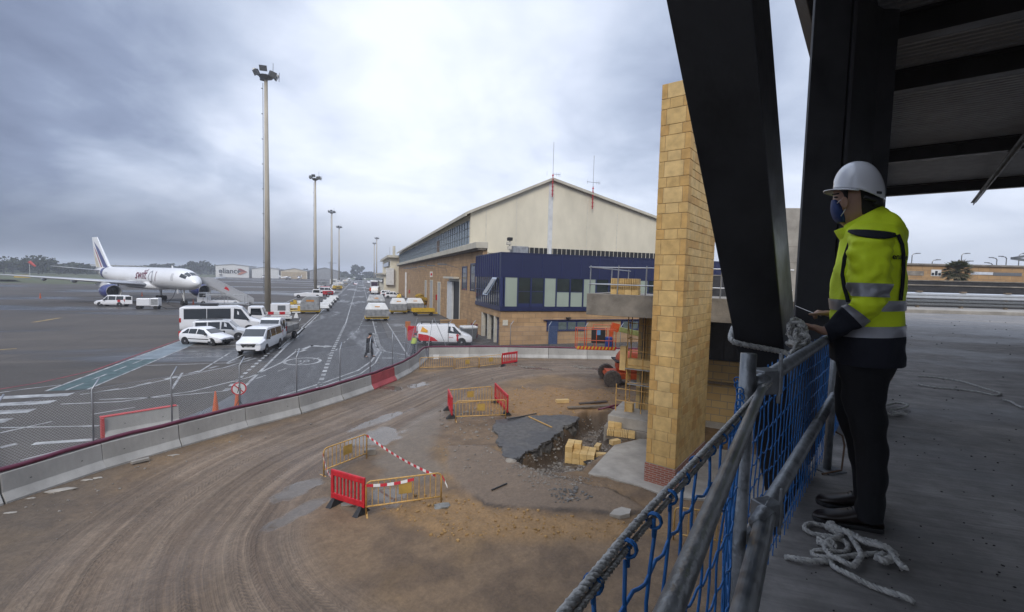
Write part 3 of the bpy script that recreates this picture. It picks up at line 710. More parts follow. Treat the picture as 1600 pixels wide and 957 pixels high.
# ================================================================== BARRIERS, FENCE, DIGGINGS
GB = 'concrete barriers along the site edge'
PROF = [(-.30, 0), (-.30, .08), (-.15, .30), (-.10, .80), (.10, .80), (.15, .30), (.30, .08), (.30, 0)]
M_bar = mat('cast concrete barrier', (.40, .385, .355), .85, var=.38, scale=1.1, bump=.3, bscale=18, stretch=(1, 1, .45), detail=8)
M_barred = mat('faded red barrier paint', (.40, .07, .075), .7, var=.35, scale=2, bump=.2)
def jersey(a, b, label, m=M_bar, grp=GB, zoff=0.0, endm=None):
    a, b = V((*a, 0)), V((*b, 0)); d = b - a; L = d.length - .025; rz = atan2(d.y, d.x); c = (a + b) / 2
    t = thing('concrete_barrier', label, 'barrier', (c.x, c.y, zoff), rz, grp)
    mb = MB(); nst = 6
    rg = []
    for i in range(nst + 1):
        x = -L / 2 + L * i / nst; rg.append([(x, y, z) for y, z in PROF])
    mb.rings(rg); mb.build('body', m, t, bevel=.018)
    if m is M_bar:
        for hx in (-L * .24, L * .27): hm = MB(); hm.tube((hx, -.134, .46), (hx, .134, .46), .026, 8); hm.build('lifting_hole', M_black, t)
    return t
ords = ['first', 'second', 'third', 'fourth', 'fifth', 'sixth', 'seventh', 'eighth', 'ninth', 'tenth', 'eleventh']
LA = offset_pl(BAR, .30)
for i in range(len(LA) - 1):
    red = i == 10
    if red: jersey(LA[i], LA[i + 1], 'concrete barrier painted faded red in the grey row under the maroon hose', M_barred)
    elif i < 10: jersey(LA[i], LA[i + 1], 'grey concrete barrier under the maroon hose, %s left of the red one' % ords[9 - i])
    else: jersey(LA[i], LA[i + 1], 'grey concrete barrier under the maroon hose, %s right of the red one' % ords[i - 11])
for i in range(len(lineB) - 1):
    jersey(lineB[i], lineB[i + 1], 'grey concrete barrier in the far row, %s from the bend of the row' % ords[i])
q = gp(155, 690); r = gp(268, 668)
jb = jersey((q.x, q.y + .3), (r.x + .15, r.y + .3), 'concrete barrier with red painted top and end standing alone behind the fence', grp=None)
mb = MB(); L_ = (r - q).length
mb.box(-L_ / 2 - .15, L_ / 2, -.115, .115, .805, .83); mb.prism([(-L_ / 2 - .13, -.22), (-L_ / 2 - .05, -.22), (-L_ / 2 - .05, .22), (-L_ / 2 - .13, .22)], 0, .8)
mb.build('red_band', mat('red barrier trim paint', (.50, .05, .045), .6, var=.3), jb)
# maroon hose lying along the tops
hp = []
for i, (x, y) in enumerate(smooth_pl(LA, 5)): hp.append((x + .02 * sin(i * .9), y, .875 + .012 * sin(i * 1.7)))
for i, (x, y) in enumerate(smooth_pl(lineB, 5)): hp.append((x, y + .02 * sin(i), .87 + .012 * sin(i * 1.3)))
mb = MB(); mb.path(hp, .068, 9); tag(mb.build('hose', M_maroon, smooth=True), 'long maroon hose lying along the top of the concrete barriers', 'hose')

# chain link fence with cranked post tops
fc = thing('chain_link_fence', 'grey chain link fence with cranked post tops behind the concrete barriers', 'fence')
def fpost(x, y, ang, h=2.75):
    mb = MB(); mb.path([(x, y, 0), (x, y, h - .32), (x + .26 * cos(ang), y + .26 * sin(ang), h)], .026, 8); mb.build('post', M_galv, fc, smooth=True)
LF = offset_pl(BAR, .82); LFB = offset_pl(BARB, .85)
pA = []; acc = 0.0
fpx = [(-9.0, None)]
def ptat(pl, s):
    for (a, b) in zip(pl[:-1], pl[1:]):
        a, b = V(a), V(b); l = (b - a).length
        if s <= l: return a.lerp(b, s / l)
        s -= l
    return V(pl[-1])
LFs = smooth_pl(LF, 4)
def sof(px, py):      # place along the fence line seen at a photo column
    best = None
    for k in range(900):
        s = k * .04; p = ptat(LFs, s); d = V((p.x, p.y, 1.0)) - CAMP
        zz = d.dot(fw)
        if zz <= 0: continue
        e = abs(800 + FPX * d.dot(rt) / zz - px)
        if best is None or e < best[0]: best = (e, s)
    return best[1]
ss = [sof(x, 0) for x in (-120, 0 - 5, 146, 269, 374, 463, 531, 578, 613, 634, 655)]
tops = []
for i, s in enumerate(ss):
    p = ptat(LFs, s); q = ptat(LFs, s + .3); d = q - p; a = atan2(d.y, d.x) + .35; fpost(p.x, p.y, a); tops.append(p)
def chain(a, b, h=2.4):
    mb = MB(); d = b - a; L = d.length; d = d / L; st_ = .085; r = .0016
    k = int((L + h) / st_)
    for i in range(k):
        for sg in (1, -1):
            s0 = i * st_ - h if sg > 0 else i * st_; s1 = s0 + sg * h
            pts = []
            for s, z in ((s0, .05), (s1, .05 + h)): pts.append([s, z])
            (sa, za), (sb, zb) = pts
            if sa > sb: sa, za, sb, zb = sb, zb, sa, za
            if sb <= 0 or sa >= L: continue
            if sa < 0: za += (zb - za) * (-sa) / (sb - sa); sa = 0
            if sb > L: zb = za + (zb - za) * (L - sa) / (sb - sa); sb = L
            if sb - sa < .02: continue
            mb.tube((a.x + d.x * sa, a.y + d.y * sa, za), (a.x + d.x * sb, a.y + d.y * sb, zb), r, 3, cap=False)
    for z in (.06, .05 + h): mb.tube((a.x, a.y, z), (b.x, b.y, z), .003, 4)
    mb.build('mesh_panel', M_galv, fc)
for a, b in zip(tops[:-1], tops[1:]): chain(a, b)
prev = None
for px in (700, 738, 797, 857, 914, 969, 1030, 1090):
    e = None
    for k in range(900):
        p = ptat(LFB, k * .03); d = V((p.x, p.y, 1.0)) - CAMP; zz = d.dot(fw); er = abs(800 + FPX * d.dot(rt) / zz - px)
        if e is None or er < e[0]: e = (er, p)
    p = e[1]; fpost(p.x, p.y, .2, 2.85)
    if prev is None: chain(tops[-1], p)
    else: chain(prev, p)
    prev = p
for (xa, ya, xb, yb) in ((636, 556, 652, 497), (668, 548, 676, 500), (700, 548, 678, 497)):
    p = gp(xa, ya); p2 = oY(xb, yb, p.y + .5); mb = MB(); mb.tube(p, p2, .024, 8); mb.build('brace', M_galv, fc)

# pedestrian barriers
GY = 'ochre crowd barriers round the diggings'; GR = 'red plastic barriers round the diggings'
def ped(p, q, label, h=.86, plate=False, lean=0.0, z=None):
    p, q = V((p[0], p[1], 0)), V((q[0], q[1], 0)); d = q - p; L = d.length; rz = atan2(d.y, d.x)
    zb = (gz(p.x, p.y) + gz(q.x, q.y)) / 2 if z is None else z
    t = thing('crowd_barrier', label, 'barrier', (p.x, p.y, zb), rz, GY); t.rotation_euler.x = lean
    r = .022; c = .11; mb = MB()
    mb.path([(0, 0, -.03), (0, 0, h - c), (c * .3, 0, h - c * .3), (c, 0, h), (L - c, 0, h), (L - c * .3, 0, h - c * .3), (L, 0, h - c), (L, 0, -.03)], r, 8)
    mb.tube((0, 0, .19), (L, 0, .19), r, 8); mb.build('frame', M_yelm, t, smooth=True)
    n = max(6, int(L / .145)); mb = MB()
    for i in range(1, n): x = L * i / n; mb.tube((x, 0, .19), (x, 0, h), .011, 6)
    mb.build('bars', M_yelm, t)
    for x in (.02, L - .02):
        mb = MB(); mb.box(x - .022, x + .022, -.22, .22, -.03, -.005); mb.build('foot', M_yelm, t, bevel=.004)
    if plate:
        mb = MB(); mb.box(L * .42, L * .42 + .34, -.028, -.021, .42, .72); mb.build('sign_plate', mat('ochre plate', (.47, .30, .07), .6, var=.3), t)
    return t
def redbar(p, q, label, z=None, h=.98):
    p, q = V((p[0], p[1], 0)), V((q[0], q[1], 0)); d = q - p; L = d.length; rz = atan2(d.y, d.x)
    zb = (gz(p.x, p.y) + gz(q.x, q.y)) / 2 if z is None else z
    t = thing('plastic_barrier', label, 'barrier', (p.x, p.y, zb), rz, GR); mb = MB()
    mb.box(0, L, -.03, .03, h - .16, h); mb.box(0, L, -.03, .03, .18, .34); mb.box(0, .09, -.03, .03, .34, h - .16); mb.box(L - .09, L, -.03, .03, .34, h - .16)
    n = 8
    for i in range(1, n): x = .09 + (L - .18) * i / n; mb.box(x - .026, x + .026, -.02, .02, .33, h - .15)
    mb.box(.06, L - .06, -.036, .036, h - .06, h - .02); mb.build('panel', M_redp, t, bevel=.012)
    for i, x in enumerate((L * .1, L * .9)):
        mb = MB(); mb.hexa([(x - .09, -.25, 0), (x + .09, -.25, 0), (x + .09, .25, 0), (x - .09, .25, 0), (x - .05, -.06, .2), (x + .05, -.06, .2), (x + .05, .06, .2), (x - .05, .06, .2)])
        mb.build('foot', M_black, t, bevel=.01)
    return t
g2 = lambda x, y: gp(x, y).xy
ped(g2(506, 746), g2(573, 719), 'ochre crowd barrier with brown plate behind the near red plastic barrier', plate=True)
redbar(g2(518, 789), g2(570, 806), 'near red plastic barrier with striped tape tied to its corner')
ped(g2(572, 806), g2(689, 789), 'ochre crowd barrier with striped tape over it, right of near red barrier', plate=True)
ped(g2(700, 640), g2(768, 633), 'rear ochre barrier of the middle pen, between two red barriers', plate=True)
ped(g2(712, 660), g2(790, 657), 'bent front ochre barrier of the middle pen with tan plate', plate=True)
redbar(g2(706, 657), g2(700, 641), 'red plastic barrier seen end on at left of the middle pen')
redbar(g2(793, 654), g2(773, 631), 'leaning red plastic barrier at right of the middle pen')
ped(g2(656, 579), g2(709, 577), 'far ochre barrier with white notice, left end of the row by far concrete wall')
ped(g2(711, 577), g2(748, 573), 'far ochre barrier with tan plate, middle of the row by far concrete wall', plate=True)
ped(g2(749, 573), g2(783, 569), 'far ochre barrier next to the far red plastic barrier', plate=True)
redbar(g2(784, 571), g2(808, 567), 'far red plastic barrier before the far concrete barriers')
ped(g2(1052, 846), g2(1130, 858), 'ochre crowd barrier below the blue net near the pillar', z=.0)
# white notice on the far barrier
p = gp(681, 571); mb = MB(); mb.box(-.2, .2, -.03, -.02, .45, .75); tag(mb.build('notice', M_wht, loc=(p.x, p.y - .02, 0)), 'small white notice hung on the far ochre barrier', 'notice')
# striped tape
M_tape = [mat('tape red', (.55, .03, .045), .35, var=.1), mat('tape white', (.75, .74, .72), .35, var=.1)]
def tape(pts, label, w=.075, step=.16, cat='tape'):
    mb = MB(); P_ = [V(p) for p in pts]; L = [0]
    for a, b in zip(P_[:-1], P_[1:]): L.append(L[-1] + (b - a).length)
    def at(s):
        for i in range(len(L) - 1):
            if s <= L[i + 1] or i == len(L) - 2: return P_[i].lerp(P_[i + 1], (s - L[i]) / max(1e-6, L[i + 1] - L[i]))
    n = max(2, int(L[-1] / step))
    for i in range(n):
        mb.mi = i % 2
        for k in range(2):
            s0 = L[-1] * (i + k / 2) / n; s1 = L[-1] * (i + (k + 1) / 2) / n; a, b = at(s0), at(s1)
            u = V((0, .25 * sin(s0 * 2.1), 1)).normalized() * w / 2; v_ = V((0, .25 * sin(s1 * 2.1), 1)).normalized() * w / 2
            off = V((.0012, -.0018, 0))
            mb.add([a - u - off, b - v_ - off, b + v_ - off, a + u - off, a - u + off, b - v_ + off, b + v_ + off, a + u + off], [(0, 1, 2, 3), (7, 6, 5, 4), (0, 4, 5, 1), (3, 2, 6, 7)])
    return tag(mb.build('warning_tape', M_tape), label, cat, 'red and white warning tapes')
def sag(a, b, s, n=14): return [a.lerp(b, i / n) - V((0, 0, s * 4 * (i / n) * (1 - i / n))) for i in range(n + 1)]
A_ = gp(573, 719) + V((0, 0, .85)); B_ = gp(689, 789) + V((0, 0, .84)); Cc = gp(572, 806) + V((0, 0, .82))
tape(sag(A_, B_ - V((.15, 0, 0)), .10), 'red and white tape stretched across the near pen between two ochre barriers')
mid = Cc.lerp(B_, .62)
tape([p - V((0, .03, 0)) for p in sag(Cc, mid, .05)], 'red and white tape wound along the front ochre barrier of the near pen')
tape(sag(gp(506, 746) + V((-.03, -.03, .75)), gp(518, 789) + V((.05, -.05, .8)), .22), 'red and white tape hanging between ochre barrier and the near red barrier')
tape([B_ + V((.02, -.03, -.02)), B_ + V((.10, -.03, -.2)), B_ + V((.16, -.05, -.33))], 'loose end of red and white tape off the right post of near pen')
tape([gp(704, 612), gp(706, 625), gp(705, 640)], 'scrap of red and white tape tied on the middle pen')
tape([gp(1078, 836) + V((0, 0, .3)), gp(1082, 842) + V((.05, 0, .2)), gp(1076, 850) + V((0, 0, .05))], 'scrap of red and white tape on the barrier below the blue net')

# broken asphalt slab beside the pit
sl = [(5.63, 18.55), (6.6, 18.75), (7.7, 18.7), (8.8, 18.5), (9.35, 18.05), (8.75, 17.35), (8.2, 17.1), (7.75, 16.45), (7.3, 16.2), (7.0, 15.7), (6.45, 15.4), (6.1, 15.0), (5.55, 14.85), (5.25, 14.4), (4.9, 14.28), (4.72, 14.75), (4.95, 15.5), (4.85, 16.1), (5.2, 16.9), (5.15, 17.6), (5.45, 18.1)]
fine = []
for i in range(len(sl)):
    a, b = V(sl[i]), V(sl[(i + 1) % len(sl)])
    for k in range(5):
        p = a.lerp(b, k / 5); fine.append((p.x + RND.uniform(-.06, .06), p.y + RND.uniform(-.06, .06)))
cx_, cy_ = 6.8, 16.8
mb = MB(); n = len(fine); rgs = []
for (z, s, jt) in ((.135, .985, 0), (.12, 1.0, .02), (.04, 1.0, .05), (-.06, .97, .06), (-.25, .99, .07), (-.6, .95, .05)):
    rgs.append([(cx_ + (x - cx_) * s + RND.uniform(-jt, jt), cy_ + (y - cy_) * s + RND.uniform(-jt, jt), z + RND.uniform(-jt, jt) * .3) for x, y in fine])
mb.rings(list(reversed(rgs)))
M_slab = ground_mat('dirty broken asphalt', (.105, .098, .090), (.060, .057, .055), scale=.5, r_dry=.8, r_wet=.4, bump=.9, specks=.3, wetlo=.42, wethi=.6)
tag(mb.build('broken_asphalt', M_slab), 'jagged piece of old black asphalt paving left beside the pit', 'asphalt slab')
# loose crust pieces
mb = MB(); p = gp(968, 808); mb.prism([(p.x + dx_, p.y + dy_) for dx_, dy_ in ((-.34, -.05), (-.12, -.2), (.2, -.17), (.36, .02), (.18, .2), (-.1, .13))], .04, .16)
tag(mb.build('crust_chunk', M_conc, bevel=.008), 'pale broken chunk at the right end of the cracked crust', 'rubble')
p = gp(800, 725); mb = MB(); mb.blob((p.x - .05, p.y, .02), .24, 5, 2, (1, .7, .7), .4); tag(mb.build('concrete_lump', M_concd), 'squarish concrete lump at the near corner of broken asphalt', 'rubble')
p = gp(692, 795); mb = MB(); mb.blob((p.x, p.y, .05), .26, 9, 2, (1, .6, .4), .4); tag(mb.build('stone_block', mat('grey field stone', (.20, .20, .19), .85, var=.3)), 'flat grey stone at the foot of the near ochre barrier', 'stone')
# concrete pad at the pillar
A0 = gp(1007, 756); d1 = V((.559, -.829, 0)).normalized(); d2 = V((-d1.y, d1.x, 0)); RZP = atan2(d1.y, d1.x)
_r = ray(1061, 600); WF = -(A0.x * _r.y - A0.y * _r.x) / (d1.x * _r.y - d1.y * _r.x); B0 = A0 + d1 * WF
mb = MB(); pad = [(6.95, 12.68), (7.12, 12.5), (7.45, 12.32), (7.62, 12.0), (8.05, 11.5), (8.5, 10.6), (12, 9.2), (14, 12.2), (11.3, 14.6), (10.45, 15.0), (9.1, 14.66), (8.0, 13.66)]
mb.prism(pad, -.5, .105); tag(mb.build('concrete_pad', M_conc, bevel=.02), kind='structure')

# ------------------------------------------------------------------ block pillar
rr_ = ray(1108, 556); Bq = B0
LD = -(Bq.x * rr_.y - Bq.y * rr_.x) / (d2.x * rr_.y - d2.y * rr_.x)
LD = max(1.2, min(5.0, LD))
HP = 12.0
pl = thing('block_pillar', 'tall tan block pillar on a red brick base beside the concrete pad', 'pillar', (A0.x, A0.y, .08), RZP)
mb = MB(); mb.box(.02, WF - .02, .02, LD - .02, 0, HP - .02); mb.build('mortar_core', mat('mortar', (.47, .37, .22), .9, var=.3, scale=6), pl)
M_pb = [mat('block %d' % i, c, .78, var=.34, scale=3.2, bump=.3, bscale=35) for i, c in enumerate(((.64, .435, .175), (.60, .395, .15), (.67, .465, .20), (.55, .33, .11), (.58, .355, .12)))]
mb = MB(); z = .62; k = 0; gq = .006
while z < HP - .05:
    h = (.30, .46)[k % 2] if z + .5 < HP else HP - z
    wq = (.26, .17)[k % 2]; h2 = h
    def blk(x0, x1, y0, y1, z0, z1, mi): mb.mi = mi; mb.box(x0 + gq, x1 - gq, y0 + gq, y1 - gq, z0 + gq, z1 - gq)
    blk(0, wq, -.004, .25, z, z + h, RND.choice((3, 4, 1))); blk(wq, WF - wq, -.004, .2, z, z + h, RND.choice((0, 1, 2, 0, 2)))
    blk(WF - wq, WF + .004, -.004, .30 if k % 2 else .22, z, z + h, RND.choice((3, 4, 1)))
    y = .30 if k % 2 else .22
    for zz, hh in (((z, h),) if k % 2 == 0 else ((z, h / 2), (z + h / 2, h / 2))):
        y_ = y + (.0 if zz == z else .0); first = True
        while y_ < LD - .05:
            w = min(LD - y_, (.52 if not first else (.30 if zz == z else .5))); first = False
            if LD - y_ - w < .12: w = LD - y_
            blk(WF - .2, WF + .004, y_, y_ + w, zz, zz + hh, RND.choice((0, 1, 2, 1, 0, 3))); blk(-.004, .2, y_, y_ + w, zz, zz + hh, RND.choice((0, 1, 2)))
            y_ += w
    blk(.25, WF - .25, LD - .2, LD + .004, z, z + h, 1)
    z += h; k += 1
mb.build('block_facing', M_pb, pl, bevel=.006, seg=1)
mb = MB(); mb.box(-.015, WF + .015, -.015, LD + .01, 0, .61)
mb.build('brick_base', brickmat('red brick base', (.34, .10, .06), (.25, .075, .05), (.36, .30, .25), .24, .068, .010, axis='XY'), pl)

# ------------------------------------------------------------------ raised slab edge, second pier, back wall
sd_ = V((.70, -.714, 0)); sb_ = V((.714, .70, 0)); S0 = V((8.43, 16.0, 0)); RZS = atan2(sd_.y, sd_.x)
def sl_pt(a, b, z): v = S0 + sd_ * a + sb_ * b; return V((v.x, v.y, z))
sb = thing('concrete_balcony', 'rough grey concrete slab edge carrying rails and brick pallets behind the pillar', 'balcony', S0, RZS)
mb = MB(); mb.box(0, 8.4, 0, .35, 4.92, 5.75); mb.box(0, .35, .35, 7.5, 4.92, 5.75); mb.build('edge_beam', M_concd, sb, bevel=.015)
mb = MB(); mb.box(.35, 8.4, .35, 7.5, 5.3, 5.62); mb.build('slab', M_concd, sb)
mb = MB()
for (a, b) in ((.05, .2), (1.15, .2), (2.2, .2), (4.75, .2), (5.1, .2), (6.6, .2), (.1, 3.2), (.1, 6.5)): mb.tube((a, b, 5.7), (a + .02, b, 6.85), .025, 8)
for z in (6.12, 6.78): mb.tube((0, .2, z), (6.9, .2, z - .02), .025, 8); mb.tube((.1, .0, z), (.1, 7, z), .025, 8)
mb.build('edge_rail', M_galv, sb)
def bricks_on_pallet(loc, rz, rows, label, hollow=True, name='brick_pallet'):
    t = thing(name, label, 'pallet', loc, rz, 'pallets of tan blocks'); mb = MB()
    for y in (-.42, 0, .38): mb.box(-.55, .55, y, y + .08, 0, .09)
    for x in np.linspace(-.55, .47, 7): mb.box(x, x + .09, -.45, .47, .095, .115)
    mb.build('pallet', M_wood, t); k = 0
    for (i, j, l, kind) in rows:
        mb = MB(); x, y, z = -.5 + i * .27, -.42 + j * .43, .118 + l * .212
        if kind == 0: mb.box(x, x + .26, y, y + .40, z, z + .205)
        else:
            for q in range(4): mb.box(x + q * .066, x + q * .066 + .05, y, y + .4, z, z + .205)
        mb.build('block', M_pb[(k * 7) % 3], t, bevel=.005, seg=1); k += 1
    return t
p = gp(906, 712, -.3)
bricks_on_pallet((p.x, p.y, gz(p.x, p.y) + .0), -.6, [(i, j, l, 0) for l in (0, 1) for i in range(4) for j in (0, 1)] + [(0, 0, 2, 0), (0, 1, 2, 0), (1, 1, 2, 0)], 'nearer pallet of tan blocks stacked in steps beside the concrete pad')
p = gp(969, 687, -.1)
bricks_on_pallet((p.x, p.y, gz(p.x, p.y) + .02), -.62, [(0, 0, 0, 1), (1, 0, 0, 0), (2, 0, 0, 1), (3, 0, 0, 0), (0, 1, 0, 0), (1, 1, 0, 0), (2, 1, 0, 0), (3, 1, 0, 0), (0, 1, 1, 0), (1, 1, 1, 0)], 'further pallet of loose tan blocks by the concrete step')
bricks_on_pallet(sl_pt(1.35, .75, 5.62), RZS, [(i, 0, l, 1 if l else 0) for l in (0, 1, 2) for i in range(4)], 'pallet of pierced tan bricks on the concrete balcony, left one')
bricks_on_pallet(sl_pt(3.0, .75, 5.62), RZS, [(i, 0, l, 1 if i < 3 else 0) for l in (0, 1) for i in range(4)], 'pallet of pierced tan bricks on the concrete balcony, beside the pillar')
# loose single blocks
for (px, py, rz, lab) in ((881, 630, -.1, 'single tan block lying on the ochre earth beyond the asphalt'), (935, 690, .8, 'loose tan block leaning in the pit between the two pallets'), (942, 710, -.4, 'loose tan block on dark boards in the pit'), (962, 703, .2, 'small loose tan block at the edge of the pad')):
    p = gp(px, py, -.2 if px > 900 else .05); mb = MB(); w = .42 if px < 900 else .26; mb.box(-w, w * .6, -.1, .1, 0, .17)
    tag(mb.build('loose_block', M_block, bevel=.006, loc=(p.x, p.y, gz(p.x, p.y) - .01), rz=rz), lab, 'block', 'loose tan blocks')
# planks and sticks
def plank(a, b, w, h, label, m=M_wood, za=None, zb=None):
    a, b = gp(*a), gp(*b); za = gz(a.x, a.y) + h if za is None else za; zb = gz(b.x, b.y) + h if zb is None else zb
    mb = MB(); mb.bar((a.x, a.y, za), (b.x, b.y, zb), w, h); tag(mb.build('plank', m, bevel=.004), label, 'plank', 'loose planks')
plank((887, 641), (952, 640), .24, .05, 'dark weathered plank across the back of the pit', za=.12, zb=.2)
plank((905, 634), (948, 632), .2, .05, 'second dark plank lying behind the pit', mat('dark timber', (.09, .065, .05), .85, var=.4), za=.1, zb=.16)
plank((826, 657), (862, 674), .06, .03, 'thin ochre stick lying on the asphalt slab', M_yelm, za=.165, zb=.165)
plank((793, 662), (838, 652), .07, .03, 'dark stick across the back edge of the asphalt slab', M_black, za=.19, zb=.165)
plank((768, 773), (792, 762), .04, .03, 'short dark stick on the bare brown soil', M_black)
plank((205, 729), (233, 722), .13, .08, 'broken pale plank end lying below the barrier row', M_conc)
plank((900, 693), (935, 700), .2, .03, 'grey board in the pit beside the nearer pallet', za=-.22, zb=-.25)
plank((915, 712), (950, 705), .26, .03, 'dark board in the pit under a loose block', M_black, za=-.28, zb=-.2)
# litter below the barriers
for k, (px, py, r) in enumerate(((93, 769, .3), (138, 752, .12), (153, 749, .1), (270, 714, .14), (318, 700, .09), (48, 781, .08), (15, 804, .12))):
    p = gp(px, py); mb = MB(); mb.blob((0, 0, .02), r, k + 20, 1, (1.4, .5, .22), .7)
    tag(mb.build('litter', M_conc, loc=(p.x, p.y, .02)), 'pale scrap of rubbish on the mud below the barrier row', 'litter', 'pale scraps on the mud below the barriers')
for (px, py, lab) in ((578, 712, 'grey block weight at the right foot of the near rear barrier'), (545, 790, 'brown board scrap inside the near pen')):
    p = gp(px, py); mb = MB(); mb.box(-.2, .2, -.09, .09, 0, .2 if px > 560 else .04); tag(mb.build('block_weight', M_concd, bevel=.008, loc=(p.x, p.y, gz(p.x, p.y))), lab, 'block')

# concrete step, second pier and its scaffold
st0 = gp(943, 678); st1 = gp(1008, 690)
sdv = (st1 - st0); sdv.z = 0; sdv.normalize(); RZT = atan2(sdv.y, sdv.x)
t = thing('concrete_step', 'low grey concrete foundation under the scaffolded pier', 'foundation', st0, RZT)
mb = MB(); mb.box(0, 3.6, 0, 2.6, -.8, .34); mb.build('base_course', M_concd, t, bevel=.02); mb = MB(); mb.box(.12, 3.6, .1, 2.6, .34, .78); mb.build('top_course', M_conc, t, bevel=.02)
pp_ = gp(1003, 640, .78)
pr2 = thing('block_pier', 'unfinished tan block pier with scaffold tubes under the concrete balcony', 'pier', (pp_.x, pp_.y, .78), RZT)
mb = MB(); mb.box(-.28, 1.6, 0, .7, 0, 4.12)
mb.build('blockwork', brickmat('pier blocks', (.60, .42, .18), (.52, .34, .13), (.30, .26, .19), .5, .3, .014, axis='XY', off=.3), pr2)
mb = MB(); mb.box(-.1, .0, -.06, -.003, .0, 4.1); mb.build('joint_strip', M_darksteel, pr2)
sc = thing('scaffold', 'rusty ochre scaffold frames with boards round the unfinished pier', 'scaffold', (pp_.x, pp_.y, .78), RZT)
mb = MB()
for x in (-.95, -.55, .1, .75):
    for y in (-.75, -.05):
        if x == -.95 and y == -.05: continue
        mb.tube((x, y, 0), (x, y, 4.05 if x > -.9 else 1.15), .022, 7)
mb.build('standard', M_yelm, sc)
mb = MB()
for z in (.45, .95, 1.25, 2.0, 2.6, 3.1, 3.75): mb.tube((-.95 if z < 1.1 else -.55, -.75, z), (.8, -.75, z), .016, 6); mb.tube((-.55, -.75, z), (-.55, -.05, z), .016, 6)
for k in range(7): mb.tube((-.55, -.75 + .1 * k, 1.3), (-.55, -.75 + .1 * k, 2.0), .010, 5)
mb.tube((-.55, -.75, 1.3), (-.55, -.05, 2.6), .016, 6); mb.tube((-.55, -.05, 2.6), (-.55, -.75, 3.75), .016, 6); mb.build('ledger', M_yelm, sc)
mb = MB(); mb.box(-.6, .9, -.8, -.3, 1.82, 1.86); mb.box(-.5, .9, -.8, -.35, 1.18, 1.22); mb.build('board', M_alu, sc)
mb = MB(); mb.box(-.55, .9, -.74, -.42, 1.87, 2.25); mb.build('block_row', M_pb[0], sc); mb = MB(); mb.box(-.85, -.6, -.78, -.5, 1.75, 2.75); mb.build('hung_block', M_pb[2], sc)
mb = MB(); mb.box(-.55, -.25, -.7, -.45, 0, .35); tag(mb.build('loose_block', M_pb[1], bevel=.006, loc=(pp_.x, pp_.y, .78), rz=RZT), 'tan block standing on the foundation at the scaffold foot', 'block', 'loose tan blocks')
cp_ = [gp(935, 640, .3), gp(960, 634, .4), gp(985, 632, .4), gp(990, 640, .4), gp(970, 641, .4), gp(950, 636, .3)]
mb = MB(); mb.path(cp_, .045, 8); tag(mb.build('hose_coil', M_maroon, smooth=True), 'loop of maroon hose lying behind the concrete step', 'hose')

Wl = V((14.4, 15.6, 0))
bw = thing('block_wall', 'tan block wall with dark opening under the balcony, right of the pillar', 'wall', Wl, RZS)
mb = MB(); mb.box(-2.3, 5.4, 0, .4, 0, 2.95); mb.build('blockwork', brickmat('wall blocks', (.56, .38, .16), (.47, .30, .115), (.27, .23, .17), .62, .31, .014, axis='XZ', off=.45), bw)
mb = MB(); mb.box(-2.3, 5.4, -.16, .0, 2.0, 2.07); mb.build('ledge', M_wood, bw)
mb = MB(); mb.box(-2.3, 5.4, .3, .4, 2.95, 4.9); mb.build('dark_backing', M_darksteel, bw); mb = MB(); mb.box(-2.3, 5.4, -.12, -.0, 0, .3); mb.build('plinth', M_conc, bw)
mb = MB()
for x in np.arange(-2.2, 5.3, .5): mb.box(x, x + .05, .22, .29, 2.96, 4.88)
mb.build('mullion', M_darksteel, bw)
# tall bare concrete pier further right
p = dep(1241, 440, 24)
cpz = thing('concrete_pier', 'tall bare concrete pier standing between the two dark steel columns', 'pier', (p.x, p.y, 0), -.45)
mb = MB(); mb.box(-1.1, 1.1, -.8, .8, 0, dep(1241, 330, 24).z); mb.build('shaft', M_conc, cpz, bevel=.03)
mb = MB()
for z in (5.2, 7.4, 8.2): mb.box(-1.103, 1.103, -.803, .803, z, z + .03)
mb.build('joint', M_concd, cpz); mb = MB(); mb.box(-1.13, 1.13, -.83, .83, 0, 5.1); mb.build('block_skirt', M_block, cpz)

# ------------------------------------------------------------------ boom lift
bl = thing('boom_lift', 'orange self propelled boom lift with railed basket in front of the far barriers', 'boom lift', (14.75, 24.0, 0), -.35)
mb = MB(); mb.box(-.55, 2.4, -.75, .75, .42, .80); mb.box(-.6, .0, -1.1, 1.1, .45, .62); mb.box(1.7, 2.3, -1.1, 1.1, .45, .62); mb.build('chassis', M_orange, bl, bevel=.03)
for x in (-.35, 2.0):
    for y in (-1.05, 1.05):
        mb = MB(); mb.lathe([(.28, -.16), (.46, -.16), (.50, -.1), (.50, .1), (.46, .16), (.28, .16)], 22, (x, y, .5), 'Y')
        for a in range(18): mb.bar((x + .49 * cos(a * pi / 9), y - .13, .5 + .49 * sin(a * pi / 9)), (x + .49 * cos(a * pi / 9 + .08), y + .13, .5 + .49 * sin(a * pi / 9 + .08)), .05, .04)
        w = mb.build('wheel', mat('muddy tyre', (.13, .105, .085), .95, var=.6, scale=9), bl)
        mb = MB(); mb.lathe([(.02, -.13), (.27, -.13), (.27, .13), (.02, .13)], 14, (x, y, .5), 'Y'); mb.build('rim', M_orange, w)
mb = MB()
rgs = []
for (z, a, b) in ((.82, 1.0, .75), (1.1, 1.15, .85), (1.7, 1.1, .8), (2.05, .85, .6)): rgs.append([(1.0 + a * cos(k * pi / 8) * .9, b * sin(k * pi / 8), z) for k in range(16)])
mb.rings(rgs); mb.build('engine_hood', M_orange, bl, smooth=True, bevel=.05); mb = MB(); mb.box(-.1, 2.05, -.86, .86, 1.42, 1.5); mb.build('dark_stripe', M_black, bl)
